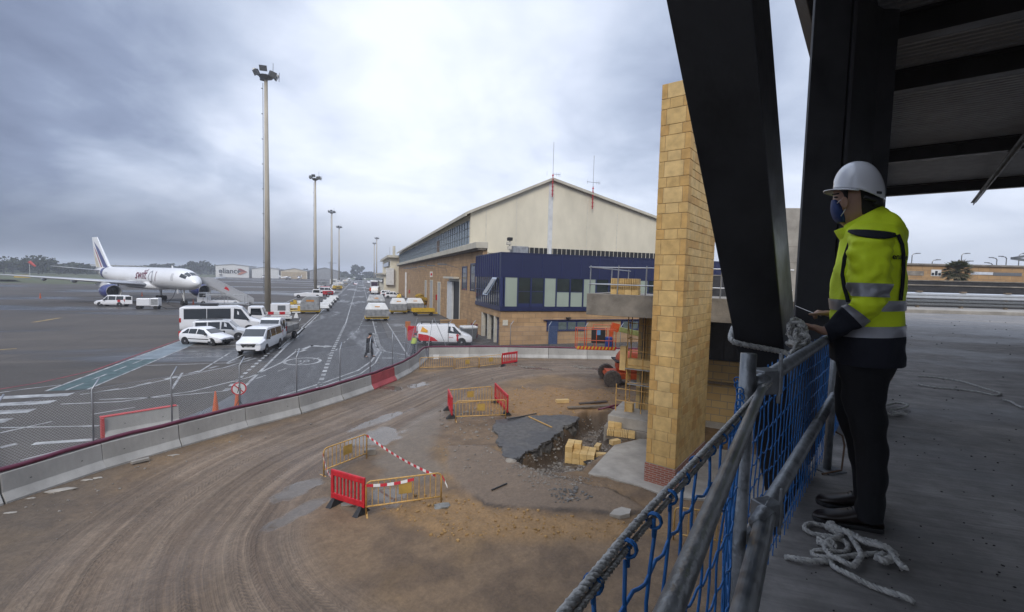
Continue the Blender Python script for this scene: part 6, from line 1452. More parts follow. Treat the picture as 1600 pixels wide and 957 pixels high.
# wings, as seen both sides
def wing(side, root, tip, zr, zt, cr, ct, tr, ttip, name, m, sec=None):
    """root/tip = distance of the leading edge behind the nose"""
    rg = []; N_ = 7
    sta = sec or [0, 1]
    for k in sta:
        y = lerp(root[1], tip[1], k); le = lerp(root[0], tip[0], k); c = lerp(cr, ct, k); z = lerp(zr, zt, k); th = lerp(tr, ttip, k)
        if sec and len(sec) > 2 and k == sec[1]: c *= .86
        prof = [(0, 0), (.06, .5), (.3, 1), (.65, .72), (1, .06), (1, -.06), (.65, -.3), (.3, -.55), (.06, -.42)]
        rg.append([(-(le + u * c) * K, -side * y * K, (z + v * th / 2) * K) for u, v in prof])
    mb = MB(); mb.rings(rg); return mb.build(name, m, AC, smooth=True, bevel=0)
for s_ in (1, -1):
    wing(s_, (15.2, 1.6), (27.6, 19.0), 3.55, 5.0, 9.6, 1.9, 1.15, .22, 'wing', M_airg, [0, .33, 1])
    wing(s_, (40.6, .8), (45.4, 7.6), 5.9, 6.7, 4.6, 1.7, .42, .15, 'tailplane', M_airg)
    mb = MB(); pr_ = [(.75, -.2), (1.12, -.1), (1.18, .02), (1.24, .5), (1.28, 1.4), (1.2, 2.8), (.98, 3.8), (.62, 4.7), (.5, 5.6), (.1, 5.9)]
    prof_out = [(1.06, .0), (1.14, -.08), (1.22, .02), (1.30, .6), (1.32, 1.6), (1.22, 2.9), (1.0, 3.8), (.75, 4.4)]
    cx_e, cy_e, cz_e = (-14.6 if s_ > 0 else -13.6) * K, -s_ * 7.3 * K, 2.35 * K
    rg = []
    for r, b in prof_out: rg.append([(cx_e - b * K, cy_e + r * K * cos(2 * pi * j / 24), cz_e + r * K * sin(2 * pi * j / 24)) for j in range(24)])
    mb.rings(rg, cap=False); nac = mb.build('engine_nacelle', M_navy, AC, smooth=True)
    mb = MB(); rg = []
    for r, b in ((1.16, .06), (1.14, -.09), (1.05, -.06), (1.0, .12), (.98, .9)): rg.append([(cx_e - b * K + .012, cy_e + (r * 1.012) * K * cos(2 * pi * j / 24), cz_e + (r * 1.012) * K * sin(2 * pi * j / 24)) for j in range(24)])
    mb.rings(rg, cap=False); mb.build('intake_lip', M_alu, nac, smooth=True)
    mb = MB()
    for k in range(24):
        a = 2 * pi * k / 24; mb.bar((cx_e - .8 * K, cy_e, cz_e), (cx_e - .9 * K, cy_e + .97 * K * cos(a), cz_e + .97 * K * sin(a)), .05, .16)
    mb.build('fan', mat('fan metal', (.05, .05, .055), .4, .5), nac)
    mb = MB(); mb.lathe([(.01, .45), (.16, .3), (.26, 0)], 14, (cx_e - .85 * K, cy_e, cz_e), 'X'); mb.build('spinner', M_black, nac)
    mb = MB(); rg = []
    for r, b in ((.74, 4.3), (.62, 5.2), (.30, 6.0), (.05, 6.3)): rg.append([(cx_e - b * K, cy_e + r * K * cos(2 * pi * j / 16), cz_e + r * K * sin(2 * pi * j / 16)) for j in range(16)])
    mb.rings(rg); mb.build('exhaust_cone', M_airg, nac, smooth=True)
    mb = MB(); mb.prismY([(cx_e - .9 * K, cz_e + 1.2 * K), (cx_e - 5.8 * K, cz_e + .6 * K), (cx_e - 8.5 * K, 3.5 * K), (cx_e - 5.5 * K, 3.9 * K), (cx_e - 2.8 * K, cz_e + 1.5 * K)], cy_e - .16, cy_e + .16); mb.build('engine_pylon', M_air, AC)
    for y, b, l in ((5.2, 24.5, 3.2), (9.5, 26.2, 2.8), (13.2, 28, 2.2)):
        mb = MB(); z = lerp(3.5, 5.0, y / 19) - .3; mb.rings([[(-(b + u * l) * K, -s_ * y * K + .28 * q * cos(2 * pi * j / 10), z * K + .34 * q * sin(2 * pi * j / 10)) for j in range(10)] for u, q in ((-.6, .1), (-.4, .75), (0, 1), (.4, .6), (.65, .1))]); mb.build('flap_fairing', M_airg, AC, smooth=True)
mb = MB(); mb.rings([[(-b * K, y * K, z * K) for y, z in ((-hw, 3.0), (-hw * .7, 2.72), (hw * .7, 2.72), (hw, 3.0), (hw, 4.0), (-hw, 4.0))] for b, hw in ((13, .3), (15.5, 2.0), (25, 2.1), (28.5, .5))]); mb.build('belly_fairing', M_air, AC, smooth=True)
# fin with stripes
FIN = [(36.6, 6.6), (39.0, 7.1), (45.3, 13.55), (48.2, 13.55), (46.0, 6.6)]
mb = MB(); q = [(-b * K, z * K) for b, z in FIN]; n = len(q); mb.v = [(x, -.22 if z < 8 else -.08, z) for x, z in q] + [(x, .22 if z < 8 else .08, z) for x, z in q]; mb.f = [tuple(range(n)), tuple(reversed(range(n, 2 * n)))] + [(i, n + i, n + (i + 1) % n, (i + 1) % n) for i in range(n)]; mb.m = [0] * len(mb.f)
fin = mb.build('fin', M_air, AC, bevel=.05)
def finstripe(name, pts, m):
    mb = MB(); q = [(-b * K, z * K) for b, z in pts]; n = len(q); yy = lambda z: lerp(.225, .085, max(0, min(1, (z / K - 6.6) / 7))) + .02
    mb.v = [(x, -yy(z), z) for x, z in q] + [(x, yy(z), z) for x, z in q]; mb.f = [tuple(range(n)), tuple(reversed(range(n, 2 * n)))]; mb.m = [0, 0]; mb.build(name, m, fin)
finstripe('blue_stripe', [(39.2, 6.75), (41.6, 6.75), (45.0, 10.2), (47.0, 12.6), (46.5, 12.3), (44.0, 10.8)], M_navy); finstripe('red_stripe', [(42.3, 6.75), (42.9, 6.75), (45.6, 9.8), (47.0, 11.5), (45.2, 10.0)], mat('aircraft red', (.35, .05, .07), .35)); finstripe('tan_stripe', [(43.6, 6.75), (45.6, 6.75), (46.5, 8.8), (46.9, 10.7), (46.0, 9.4)], mat('aircraft tan', (.62, .56, .44), .35))
# landing gear
def gear(b, y, n, r, nm, ys):
    mb = MB(); mb.tube((-b * K, y * K, r), (-b * K + .1, y * K, 3.4 * K), .13, 8); mb.bar((-b * K, y * K, 1.0), (-(b + 1.3) * K, y * K, 3.0 * K), .1); g = mb.build(nm, M_wht, AC)
    for dx in n:
        for dy in ys:
            mb = MB(); mb.lathe([(r * .4, -.17), (r * .95, -.17), (r, -.1), (r, .1), (r * .95, .17), (r * .4, .17)], 16, (-b * K + dx, y * K + dy, r), 'Y'); w = mb.build('wheel', M_tyre, g); mb = MB(); mb.lathe([(.02, -.15), (r * .42, -.15), (r * .42, .15), (.02, .15)], 10, (-b * K + dx, y * K + dy, r), 'Y'); mb.build('hub', M_rim, w)
gear(5.6, 0, (0,), .42, 'nose_gear', (-.26, .26)); gear(23.8, 3.65, (-.6, .6), .5, 'main_gear', (-.4, .4)); gear(23.8, -3.65, (-.6, .6), .5, 'main_gear', (-.4, .4))
mb = MB(); mb.box(-6.4 * K, -5.9 * K, -.75, -.7, 2.1, 2.9); mb.build('gear_door', M_air, AC)
# lettering on the starboard side
M_ltr = mat('dark red lettering', (.16, .03, .06), .4); M_ltg = mat('grey lettering', (.34, .35, .38), .4)
def curved_text(name, txt, size, b, zoff, m, bold=.03, shear=.2):
    o = text_mesh(name, txt, size, m, AC, Matrix.Identity(4), .0, bold, shear)
    bm = bmesh.new(); bm.from_mesh(o.data); bmesh.ops.triangulate(bm, faces=bm.faces); bmesh.ops.subdivide_edges(bm, edges=[e for e in bm.edges if e.calc_length() > .3], cuts=2, use_grid_fill=False)
    for v in bm.verts:
        bb = b - v.co.x; r, zc = frad(bb); z = zoff + v.co.y; a = math.asin(max(-.98, min(.98, z / (r * K * 1.04)))); v.co = V((-bb * K, -(r * K + .03) * cos(a), zc * K + z))
    bm.to_mesh(o.data); bm.free()
curved_text('airline_lettering', 'swift', 2.5, 18.3, .55, M_ltr)
for (b, z, rx, rz_, m_) in ((14.2, .25, .75, 1.1, M_ltg), (12.5, .35, .55, 1.0, M_ltr)):
    mb = MB(); g = []
    for k in range(20):
        a = 2 * pi * k / 20 if m_ is M_ltg else radians(-70 + 140 * k / 19)
        for q in (1.0, .76):
            bb = b - rx * q * cos(a); r, zc = frad(bb); zz = z + rz_ * q * sin(a); al = math.asin(max(-.98, min(.98, zz / (r * K * 1.04)))); mb.v.append((-bb * K, -(r * K + .032) * cos(al), zc * K + zz))
    for k in range(20 if m_ is M_ltg else 19): k2 = (k + 1) % 20; mb.f.append((2 * k, 2 * k + 1, 2 * k2 + 1, 2 * k2)); mb.m.append(0)
    mb.build('letter_loop', m_, AC)
curved_text('registration', 'EC-NIV', .5, 36.0, .3, M_ltg, 0, 0)
mb = MB(); mb.hexa([(-10 * K, -.03, 6.85 * K), (-9.5 * K, -.03, 6.85 * K), (-9.5 * K, .03, 6.85 * K), (-10 * K, .03, 6.85 * K), (-10.1 * K, -.02, 7.35 * K), (-9.8 * K, -.02, 7.35 * K), (-9.8 * K, .02, 7.35 * K), (-10.1 * K, .02, 7.35 * K)]); mb.build('blade_aerial', M_air, AC)
# power cable from the unit to the nose
nz = AC.matrix_basis @ V((-5.4 * K, -.6, 2.7))
Rz = Matrix.Rotation(AC.rotation_euler.z, 4, 'Z'); nz = V(AC.location) + (Rz @ V((-6.2 * K, -.9, 2.9))); g_ = gp(243, 484)
mb = MB(); mb.path([(g_.x, g_.y + .4, .8), (g_.x + 1.4, g_.y + .2, .1), (g_.x + 3.2, g_.y + 1, .05), (nz.x - 1.0, nz.y - 1.2, .4), (nz.x - .3, nz.y - .4, 1.6), nz], .05, 6); tag(mb.build('power_cable', M_black, smooth=True), 'black power cable running from ground power unit up to the aircraft nose', 'cable')

# passenger stairs
p0 = gp(392, 479); p1 = gp(331, 478); dS = (p0 - p1); dS.z = 0; dS.normalize(); LS = 9.0
sS = thing('passenger_stairs', 'grey covered passenger stairs on a small white truck before the airliner', 'stairs', (p0.x, p0.y + .6, 0), atan2(dS.y, dS.x))
zs_ = lambda x: .35 + (-x) * .52
mb = MB()
for y in (-1.0, .96): mb.add([(0, y, .25), (-6.9, y, 3.75), (-6.9, y, 4.95), (-.3, y, 1.55), (0, y, 1.35), (0, y + .04, .25), (-6.9, y + .04, 3.75), (-6.9, y + .04, 4.95), (-.3, y + .04, 1.55), (0, y + .04, 1.35)], [(0, 1, 2, 3, 4), (9, 8, 7, 6, 5)] + [(i, i + 5, (i + 1) % 5 + 5, (i + 1) % 5) for i in range(5)])
mb.build('side_panel', mat('stair panel grey', (.45, .46, .48), .45, .3, var=.15), sS)
mb = MB(); mb.box(-9.6, -6.9, -1.0, 1.0, 3.72, 3.85); mb.box(-9.6, -6.9, -1.0, -.96, 3.85, 4.98); mb.box(-9.6, -6.9, .96, 1.0, 3.85, 4.98); mb.build('top_platform', mat('stair panel grey', (.45, .46, .48)), sS)
mb = MB()
for k in range(17): x = -.2 - k * .4; mb.box(x - .38, x, -.95, .95, .22 + k * .207, .30 + k * .207)
mb.build('treads', M_galvd, sS)
mb = MB(); mb.bar((0, -.9, .2), (-7, -.9, 3.6), .14, .3); mb.bar((0, .9, .2), (-7, .9, 3.6), .14, .3); mb.bar((-4.2, -.7, 2.0), (-6.5, -.7, .9), .1); mb.bar((-4.2, .7, 2.0), (-6.5, .7, .9), .1); mb.build('stringer', M_alu, sS)
mb = MB(); mb.box(-8.4, -1.6, -.95, .95, .62, .95); mb.build('chassis', M_white, sS, bevel=.03); mb = MB(); mb.box(-7.2, -3.2, -1.0, 1.0, .45, .615); mb.build('red_outrigger', mat('red orange lift paint', (.42, .07, .03), .5, var=.4), sS)
mb = MB(); mb.prismY([(-8.6, .6), (-6.9, .6), (-6.9, 1.5), (-7.1, 2.35), (-8.3, 2.35), (-8.6, 1.5)], -1.0, .2); cb_ = mb.build('cab', M_white, sS, bevel=.05); mb = MB(); mb.box(-8.2, -7.15, -1.015, -1.003, 1.5, 2.15); mb.build('side_window', M_glass, cb_)
for x in (-7.6, -2.3):
    for s in (1, -1): wheel(sS, x, s * .88, .42, .26)
for (b, z) in ((-3.6, 2.95), (-8.6, 4.35)):
    mb = MB(); th = math.atan(.507) if b > -6 else 0
    mb.add([(b - .55, -1.012, z - .05 + .2 * (b > -6)), (b + .35, -1.012, z - .05 - .25 * (b > -6)), (b + .2, -1.012, z + .4 - .2 * (b > -6)), (b - .2, -1.012, z + .55)], [(0, 1, 2, 3)]); mb.build('red_logo', M_lred, sS)

# ------------------------------------------------------------------ light masts
GMm = 'tall apron floodlight masts'
M_mast = mat('weathered mast', (.52, .465, .37), .8, var=.35, scale=.5, stretch=(1, 1, .4))
def mast(x, y, h, label, r=.44, det=True):
    t = thing('light_mast', label, 'light mast', (x, y, 0), RND.uniform(-.4, .4), GMm); mb = MB(); mb.tube((0, 0, 0), (0, 0, h), r, 14, r2=r * .52); mb.build('mast', M_mast, t, smooth=True)
    mb = MB()
    for z in np.arange(4, h, 3.6): mb.bar((-r * .85, 0, z), (-r * 1.4, 0, z), .12, .1)
    mb.tube((-r * 1.15, 0, 3), (-r * .9, 0, h - 1), .045, 5); mb.build('cable_run', M_galvd, t)
    mb = MB(); mb.lathe([(.2, h - .5), (.9, h - .2), (1.0, h), (.2, h + .1)], 12); mb.build('head_frame', M_galvd, t)
    for k in range(7):
        a = k * 2 * pi / 7; rr = 1.15; mb = MB(); c = V((rr * cos(a), rr * sin(a), h + .25 + .5 * (k % 2))); dn = V((cos(a), sin(a), -.55)).normalized(); sd = V((-sin(a), cos(a), 0)); u = dn.cross(sd)
        mb.hexa([c - sd * .42 - u * .3, c + sd * .42 - u * .3, c + sd * .42 + u * .3, c - sd * .42 + u * .3, c - sd * .5 - u * .38 + dn * .42, c + sd * .5 - u * .38 + dn * .42, c + sd * .5 + u * .38 + dn * .42, c - sd * .5 + u * .38 + dn * .42]); mb.build('floodlight', M_galvd, t)
    mb = MB(); mb.tube((.9, .3, h), (.95, .3, h + 2.2), .04, 5); mb.tube((1.7, 0, h - .4), (1.75, 0, h + .9), .04, 5); mb.build('lightning_rod', M_galvd, t)
mast(-13.15, 76.25, 34.6, 'nearest and tallest looking floodlight mast behind the parked vans'); mast(-12.4, 144.2, 33.2, 'second floodlight mast along the left road edge'); mast(-12.2, 221, 33.3, 'third floodlight mast along the left road edge'); mast(-12.0, 291, 33.3, 'fourth and furthest floodlight mast at the left road edge')
mast(11.9, 366, 33.4, 'taller looking mast of the distant right pair', .5); mast(11.9, 429, 33.4, 'lower looking mast of the distant right pair', .5)

# ------------------------------------------------------------------ distant hangars, light aircraft, trees
GH = 'white hangars across the apron'
def shed(pl_, pr_, ytop, ypk, yb, Yd, label, wall=M_wht, dooroff=None, depth=30):
    a = oY(pl_, yb, Yd); b = oY(pr_, yb, Yd); c = (a + b) / 2; w = (b - a).length / 2; ang = atan2(b.y - a.y, b.x - a.x); z0 = 0
    z1 = oY((pl_ + pr_) / 2, ytop, Yd).z; z2 = oY((pl_ + pr_) / 2, ypk, Yd).z
    t = thing('distant_hangar', label, 'hangar', (c.x, c.y, 0), 0, GH); mb = MB(); mb.prismY([(-w, 0), (w, 0), (w, z1), (0, z2), (-w, z1)], 0, depth); mb.build('wall', wall, t)
    mb = MB(); mb.hexa([(-w - .5, -.4, z1), (0, -.4, z2 + .02), (0, depth, z2 + .02), (-w - .5, depth, z1), (-w - .5, -.4, z1 + .4), (0, -.4, z2 + .45), (0, depth, z2 + .45), (-w - .5, depth, z1 + .4)]); mb.hexa([(.002, -.4, z2 + .02), (w + .5, -.4, z1), (w + .5, depth, z1), (.002, depth, z2 + .02), (.002, -.4, z2 + .45), (w + .5, -.4, z1 + .4), (w + .5, depth, z1 + .4), (.002, depth, z2 + .45)]); mb.build('roof', M_alu, t)
    return t, w, z1, z2
YD = 470.0
h1, w1, za1, zb1 = shed(337, 389, 416, 413.5, 434, YD, 'big white hangar with name and red chevron across the apron')
text_mesh('name_lettering', 'eliance', 6.4, M_black, h1, frame((-2.0, -.45, za1 * .56), (1, 0, 0), (0, 0, 1)), .03, .04)
mb = MB(); x0 = w1 * .30; zc_ = za1 * .52; hh = za1 * .26
mb.add([(x0, -.5, zc_ + hh), (x0 + 3, -.5, zc_ + hh), (x0 + 8, -.5, zc_), (x0 + 3.2, -.5, zc_)], [(0, 1, 2, 3)]); mb.build('chevron_upper', mat('chevron dark red', (.25, .06, .05), .5), h1)
mb = MB(); mb.add([(x0 + 3.2, -.5, zc_ - .02), (x0 + 8, -.5, zc_ - .02), (x0 + 3, -.5, zc_ - hh), (x0, -.5, zc_ - hh)], [(0, 1, 2, 3)]); mb.build('chevron_lower', mat('chevron orange', (.50, .20, .12), .5), h1)
h2, w2, z12, z22 = shed(393.5, 436, 421, 418, 435, YD, 'white hangar standing next to the one with the name', mat('grey white wall', (.60, .60, .58), .6, var=.1))
h3, w3, z13, z23 = shed(438.5, 480, 424, 420, 436, YD, 'hangar with rust stained cream doors', mat('cream stained wall', (.62, .55, .42), .7, var=.3, scale=.3))
h4, w4, z14, z24 = shed(484, 530, 424, 419, 437, YD, 'grey fronted hangar furthest right of the row behind masts', mat('grey shed wall', (.32, .33, .34), .6, var=.2))
for t_, w_, z_ in ((h2, w2, z12), (h3, w3, z13), (h4, w4, z14)):
    for k in range(6): mb = MB(); x = -w_ * .9 + k * w_ * .3; mb.box(x, x + w_ * .29, -.12, -.01, 0, z_ * .88); mb.build('door_leaf', (mat('stained door leaf', (.50, .40, .26), .7, var=.4, scale=.4) if t_ is h3 else M_wht if t_ is h2 else M_alu), t_)
GA = 'small white aeroplanes before the far hangars'
def lightplane(px, py, label, rz, s=1.0):
    p = gp(px, py); t = thing('light_aeroplane', label, 'aeroplane', (p.x, p.y, 0), rz, GA); t.scale = (s, s, s)
    mb = MB(); mb.rings([[(x, r * cos(2 * pi * j / 12), z + r * 1.1 * sin(2 * pi * j / 12)) for j in range(12)] for x, r, z in ((-4.5, .12, 1.6), (-1.5, .45, 1.5), (0, .68, 1.55), (1.2, .7, 1.45), (2.3, .5, 1.3), (2.9, .2, 1.25))]); mb.build('fuselage', M_air, t, smooth=True)
    mb = MB(); mb.hexa([(-.6, -6.5, 1.75), (.4, -6.5, 1.75), (.4, 6.5, 1.75), (-.6, 6.5, 1.75), (-.8, -6.5, 1.87), (.5, -6.5, 1.87), (.5, 6.5, 1.87), (-.8, 6.5, 1.87)]); mb.build('wing', M_air, t)
    mb = MB(); mb.prismY([(-4.6, 1.6), (-3.4, 1.7), (-4.4, 3.0), (-5.0, 3.0)], -.06, .06); mb.build('fin', M_air, t); mb = MB(); mb.box(-4.8, -4.0, -1.8, 1.8, 1.7, 1.78); mb.build('tailplane', M_air, t)
    mb = MB(); mb.box(.4, 1.6, -.6, .6, 1.8, 2.3); mb.build('canopy', M_glass, t)
    for x, y in ((2.0, 0), (-.2, 1.1), (-.2, -1.1)): mb = MB(); mb.lathe([(.05, -.08), (.25, -.08), (.25, .08), (.05, .08)], 10, (x, y, .25), 'Y'); mb.box(x - .05, x + .05, y - .04, y + .04, .3, 1.4); mb.build('wheel', M_tyre, t)
lightplane(412, 437, 'white twin tone aeroplane partly behind the nearest mast', -1.4, 1.4); lightplane(468, 438, 'white aeroplane before the hangar with stained doors', -1.7, 1.4); lightplane(448, 437.5, 'white aeroplane left of the one by stained doors', .4, 1.2); lightplane(352, 433.5, 'white aeroplane parked before the hangar with the name', 2.9, 1.6)

M_leaf = [mat('far foliage %d' % i, c, .9, var=.45, scale=.5) for i, c in enumerate(((.040, .055, .025), (.055, .070, .032), (.030, .042, .022)))]; M_trunk = mat('bark', (.09, .07, .05), .9, var=.3)
GTf = 'far trees along the airfield edge'
def crown(mb, c, rx, rz_, n, seed, leaf):
    rn = random.Random(seed); cl = [(V((c[0] + rx * .62 * rn.uniform(-1, 1), c[1] + rx * .62 * rn.uniform(-1, 1), c[2] + rz_ * .62 * rn.uniform(-1, 1))), rn.uniform(.3, .6)) for _ in range(9)]
    for i in range(n):
        k, q = rn.choice(cl); d = V((rn.gauss(0, 1), rn.gauss(0, 1), rn.gauss(0, 1))).normalized() * (rn.random() ** .4); p = k + V((d.x * rx * q, d.y * rx * q, d.z * rz_ * q))
        a = V((rn.gauss(0, 1), rn.gauss(0, 1), rn.gauss(0, 1))).normalized(); b = a.orthogonal().normalized() * leaf * rn.uniform(.6, 1.3); e = a.cross(b); mb.mi = i % 3
        mb.add([p - b, p - e * .7, p + b, p + e * .7], [(0, 1, 2, 3)])
TP = []
def tree(x, y, h, w, label, seed, leaf=1.3, n=420):
    t = thing('far_tree', label, 'tree', (x, y, 0), seed * 1.3, GTf); mb = MB(); mb.tube((0, 0, 0), (0, 0, h * .55), h * .035, 7, r2=h * .015)
    for k in range(4): a = k * 1.7 + seed; mb.tube((0, 0, h * (.3 + .05 * k)), (w * .3 * cos(a), w * .3 * sin(a), h * .62), h * .012, 5)
    mb.build('trunk', M_trunk, t); mb = MB(); crown(mb, (0, 0, h * .62), w * .5, h * .38, n, seed, leaf); mb.build('crown', M_leaf, t)
tl = [(6, 18, 60), (20, 13, 34), (42, 10, 22), (60, 19, 46), (66, 15, 36), (92, 11, 30), (118, 10, 30), (205, 9, 26), (238, 11, 30), (252, 13, 22), (268, 14, 26), (284, 12, 24), (300, 16, 24), (313, 18, 28), (326, 14, 22), (405, 9, 12), (433, 11, 12), (466, 10, 16), (476, 11, 16), (540, 9, 12), (552, 21, 12), (562, 19, 18), (573, 11, 14), (580, 10, 12)]
tlab = ['broad dark tree at the left frame edge on the skyline', 'lower tree next to the left frame edge tree', 'small tree left of the windsock', 'tall round tree right of the windsock', 'tree crown overlapping the tall round tree', 'bushy tree between windsock and aircraft tail', 'low tree just left of the aircraft tail', 'low far tree above the aircraft fuselage', 'far tree behind the aircraft aerial', 'thin far tree above the cockpit', 'far tree right above the cockpit', 'far tree right of the aircraft nose', 'tall hazy tree left of the named hangar', 'tallest hazy tree close to the named hangar', 'hazy tree touching the named hangar', 'small tree behind the first white hangar roof', 'pointed tree behind the second hangar', 'grey tree with the far crane behind it', 'grey tree next to the crane tree', 'small tree left of the road end', 'tall narrow tree at the road end', 'tall bushy tree at the road end', 'low tree right of the road end', 'low tree below the right mast pair']
for k, (px, h, w) in enumerate(tl):
    Yd = 640 if px < 530 else 760
    if px < 130: Yd = 430
    p = oY(px, 425, Yd); tree(p.x, p.y, h * (.75 if px < 130 else .95), w * (.55 if px < 130 else 1.0), tlab[k], k + 1, leaf=1.0 if px < 130 else 1.5)
# far wood as one mass of ground cover
mb = MB(); rn = random.Random(5)
for i in range(5200):
    px = rn.uniform(-60, 640); Yd = 700 + rn.random() * 90 + (0 if px > 150 else -220); p = oY(px, 425, Yd); base = 7.5 + 3.5 * mnoise.noise(V((px * .03, 0, 0))); z = rn.random() ** .8 * (base if px < 540 else 4)
    a = V((rn.gauss(0, 1), rn.gauss(0, 1), rn.gauss(0, 1))).normalized(); b = a.orthogonal().normalized() * rn.uniform(1.5, 3.2); e = a.cross(b); mb.mi = i % 3; q = V((p.x, p.y, z)); mb.add([q - b, q - e * .7, q + b, q + e * .7], [(0, 1, 2, 3)])
tag(mb.build('far_wood', M_leaf), kind='stuff')
mb = MB(); a = oY(0, 424, 640); b = oY(160, 424, 640); mb.bar((a.x - 100, 640, 8.6), (b.x + 60, 640, 8.6), 2, .9); mb.bar((a.x - 100, 640, 7.2), (b.x + 60, 640, 7.2), 2, .5)
for k in range(16): x = lerp(a.x - 90, b.x + 50, k / 15); mb.box(x - .4, x + .4, 639.5, 640.5, 0, 8.3)
tag(mb.build('viaduct', M_conc), 'pale low viaduct line showing among the far trees at left', 'viaduct')
p = oY(46, 412, 330); ws = thing('windsock', 'red windsock on a pole beyond the grass at left', 'windsock', (p.x, 330, 0)); mb = MB(); mb.tube((0, 0, 0), (0, 0, p.z + 1.2), .1, 6); mb.build('pole', M_wht, ws); mb = MB(); mb.tube((0, 0, p.z + 1), (2.6, 0, p.z - 1.6), .85, 10, r2=.45); mb.build('sock', mat('windsock red', (.60, .06, .04), .6), ws)
p = oY(34, 418.5, 300); mb = MB(); mb.prismY([(-3.2, 0), (3.2, 0), (2.6, 1.4), (-2.6, 1.4)], -.3, .3); tag(mb.build('runway_sign', M_yel, loc=(p.x, 300, 0)), 'small yellow runway sign on the grass at left', 'sign')
p = oY(516, 418, 900); cr_ = thing('far_crane', 'thin tower crane far behind the hangars', 'crane', (p.x, 900, 0)); mb = MB(); mb.box(-.6, .6, -.6, .6, 0, 27); mb.build('tower', M_galvd, cr_); mb = MB(); mb.box(-4, 11, -.4, .4, 24, 25); mb.build('jib', M_galvd, cr_)

# ------------------------------------------------------------------ two figures on the apron
def figure(name_lab, loc, rz, coat, legs, hair, arms, vest=None, stride=.12, long=False, lean=0.0):
    t = thing('person', name_lab, 'person', loc, rz)
    me = bpy.data.meshes.new('body'); vs = []; es = []; rd_ = []
    def vtx(p, r): vs.append(p); rd_.append(r); return len(vs) - 1
    pel = vtx((0, 0, .95), .135); chest = vtx((.02 + lean, 0, 1.3), .165); neck = vtx((.03 + lean, 0, 1.5), .06); hd = vtx((.06 + lean, 0, 1.60), .085); hd2 = vtx((.06 + lean, 0, 1.72), .085); es += [(pel, chest), (chest, neck), (neck, hd), (hd, hd2)]
    for s in (1, -1):
        h = vtx((0, s * .09, .90), .10); k = vtx((s * stride * .7 + .03, s * .1, .48), .065); a = vtx((s * stride * 1.2 - .04, s * .1, .07), .05); f = vtx((s * stride * 1.2 + .14, s * .11, .04), .045); es += [(pel, h), (h, k), (k, a), (a, f)]
        sh = vtx((.01 + lean, s * .19, 1.42), .07); e = vtx((arms[0] * .5 + lean, s * .24, 1.16), .05); w = vtx((arms[0] + lean, s * arms[1], arms[2]), .038); hn = vtx((arms[0] + .07 + lean, s * arms[1], arms[2] - .03), .04); es += [(chest, sh), (sh, e), (e, w), (w, hn)]
    me.from_pydata(vs, es, []); o = bpy.data.objects.new('body', me); COL.objects.link(o); o.parent = t
    m_ = o.modifiers.new('skin', 'SKIN'); m_.use_smooth_shade = True
    for i, r in enumerate(rd_): me.skin_vertices[0].data[i].radius = (r, r)
    me.skin_vertices[0].data[0].use_root = True
    sb2 = o.modifiers.new('sub', 'SUBSURF'); sb2.levels = sb2.render_levels = 1
    me.materials.append(M_skin)
    R_ = lambda z, a, b, dx=0: [(dx + a * cos(2 * pi * j / 14), b * sin(2 * pi * j / 14), z) for j in range(14)]
    mb = MB(); mb.rings([R_(.35 if long else .86, .20, .24, -.02), R_(.95, .185, .215), R_(1.2, .175, .23, lean * .7), R_(1.4, .16, .235, lean), R_(1.5, .08, .10, lean + .02)]); mb.build('coat', coat, t, smooth=True)
    for s in (1, -1):
        mb = MB(); mb.path([(.01 + lean, s * .20, 1.43), (arms[0] * .5 + lean, s * .25, 1.16), (arms[0] * .96 + lean, s * arms[1], arms[2] + .01)], .08, 8, radii=[.085, .07, .052]); mb.build('sleeve', coat, t, smooth=True)
        mb = MB(); mb.path([(0, s * .09, .92), (s * stride * .7 + .03, s * .1, .48), (s * stride * 1.2 - .04, s * .1, .09)], .09, 8, radii=[.115, .085, .07]); mb.build('trouser_leg', legs, t, smooth=True)
        mb = MB(); mb.hexa([(s * stride * 1.2 - .1, s * .1 - .05, 0), (s * stride * 1.2 + .19, s * .1 - .05, 0), (s * stride * 1.2 + .19, s * .1 + .05, 0), (s * stride * 1.2 - .1, s * .1 + .05, 0), (s * stride * 1.2 - .09, s * .1 - .045, .1), (s * stride * 1.2 + .16, s * .1 - .035, .06), (s * stride * 1.2 + .16, s * .1 + .035, .06), (s * stride * 1.2 - .09, s * .1 + .045, .1)]); mb.build('shoe', M_black, t, bevel=.02)
    mb = MB(); mb.blob((.045 + lean, 0, 1.70), .112, 2, 2, (1, .92, .95), .08); mb.build('hair', hair, t, smooth=True)
    if vest: mb = MB(); mb.rings([R_(.98, .205, .235), R_(1.2, .195, .25, lean * .7), R_(1.42, .18, .25, lean)], cap=False); mb.build('vest', vest, t, smooth=True)
    return t
p = gp(577, 558); figure('person in long dark coat walking along the road behind the fence', (p.x, p.y, 0), radians(-20), mat('dark long coat', (.02, .022, .026), .85), M_black, M_black, (.12, .3, 1.02), long=True, stride=.16).scale = (1.25, 1.25, 1.03)
p = gp(646, 556); figure('person in yellow vest bending at the open rear of delivery van', (p.x, p.y, 0), radians(30), mat('navy work jacket', (.03, .035, .05), .85), M_black, M_black, (.38, .22, 1.1), vest=mat('yellow vest', (.45, .55, .04), .6), lean=.12, stride=.2)
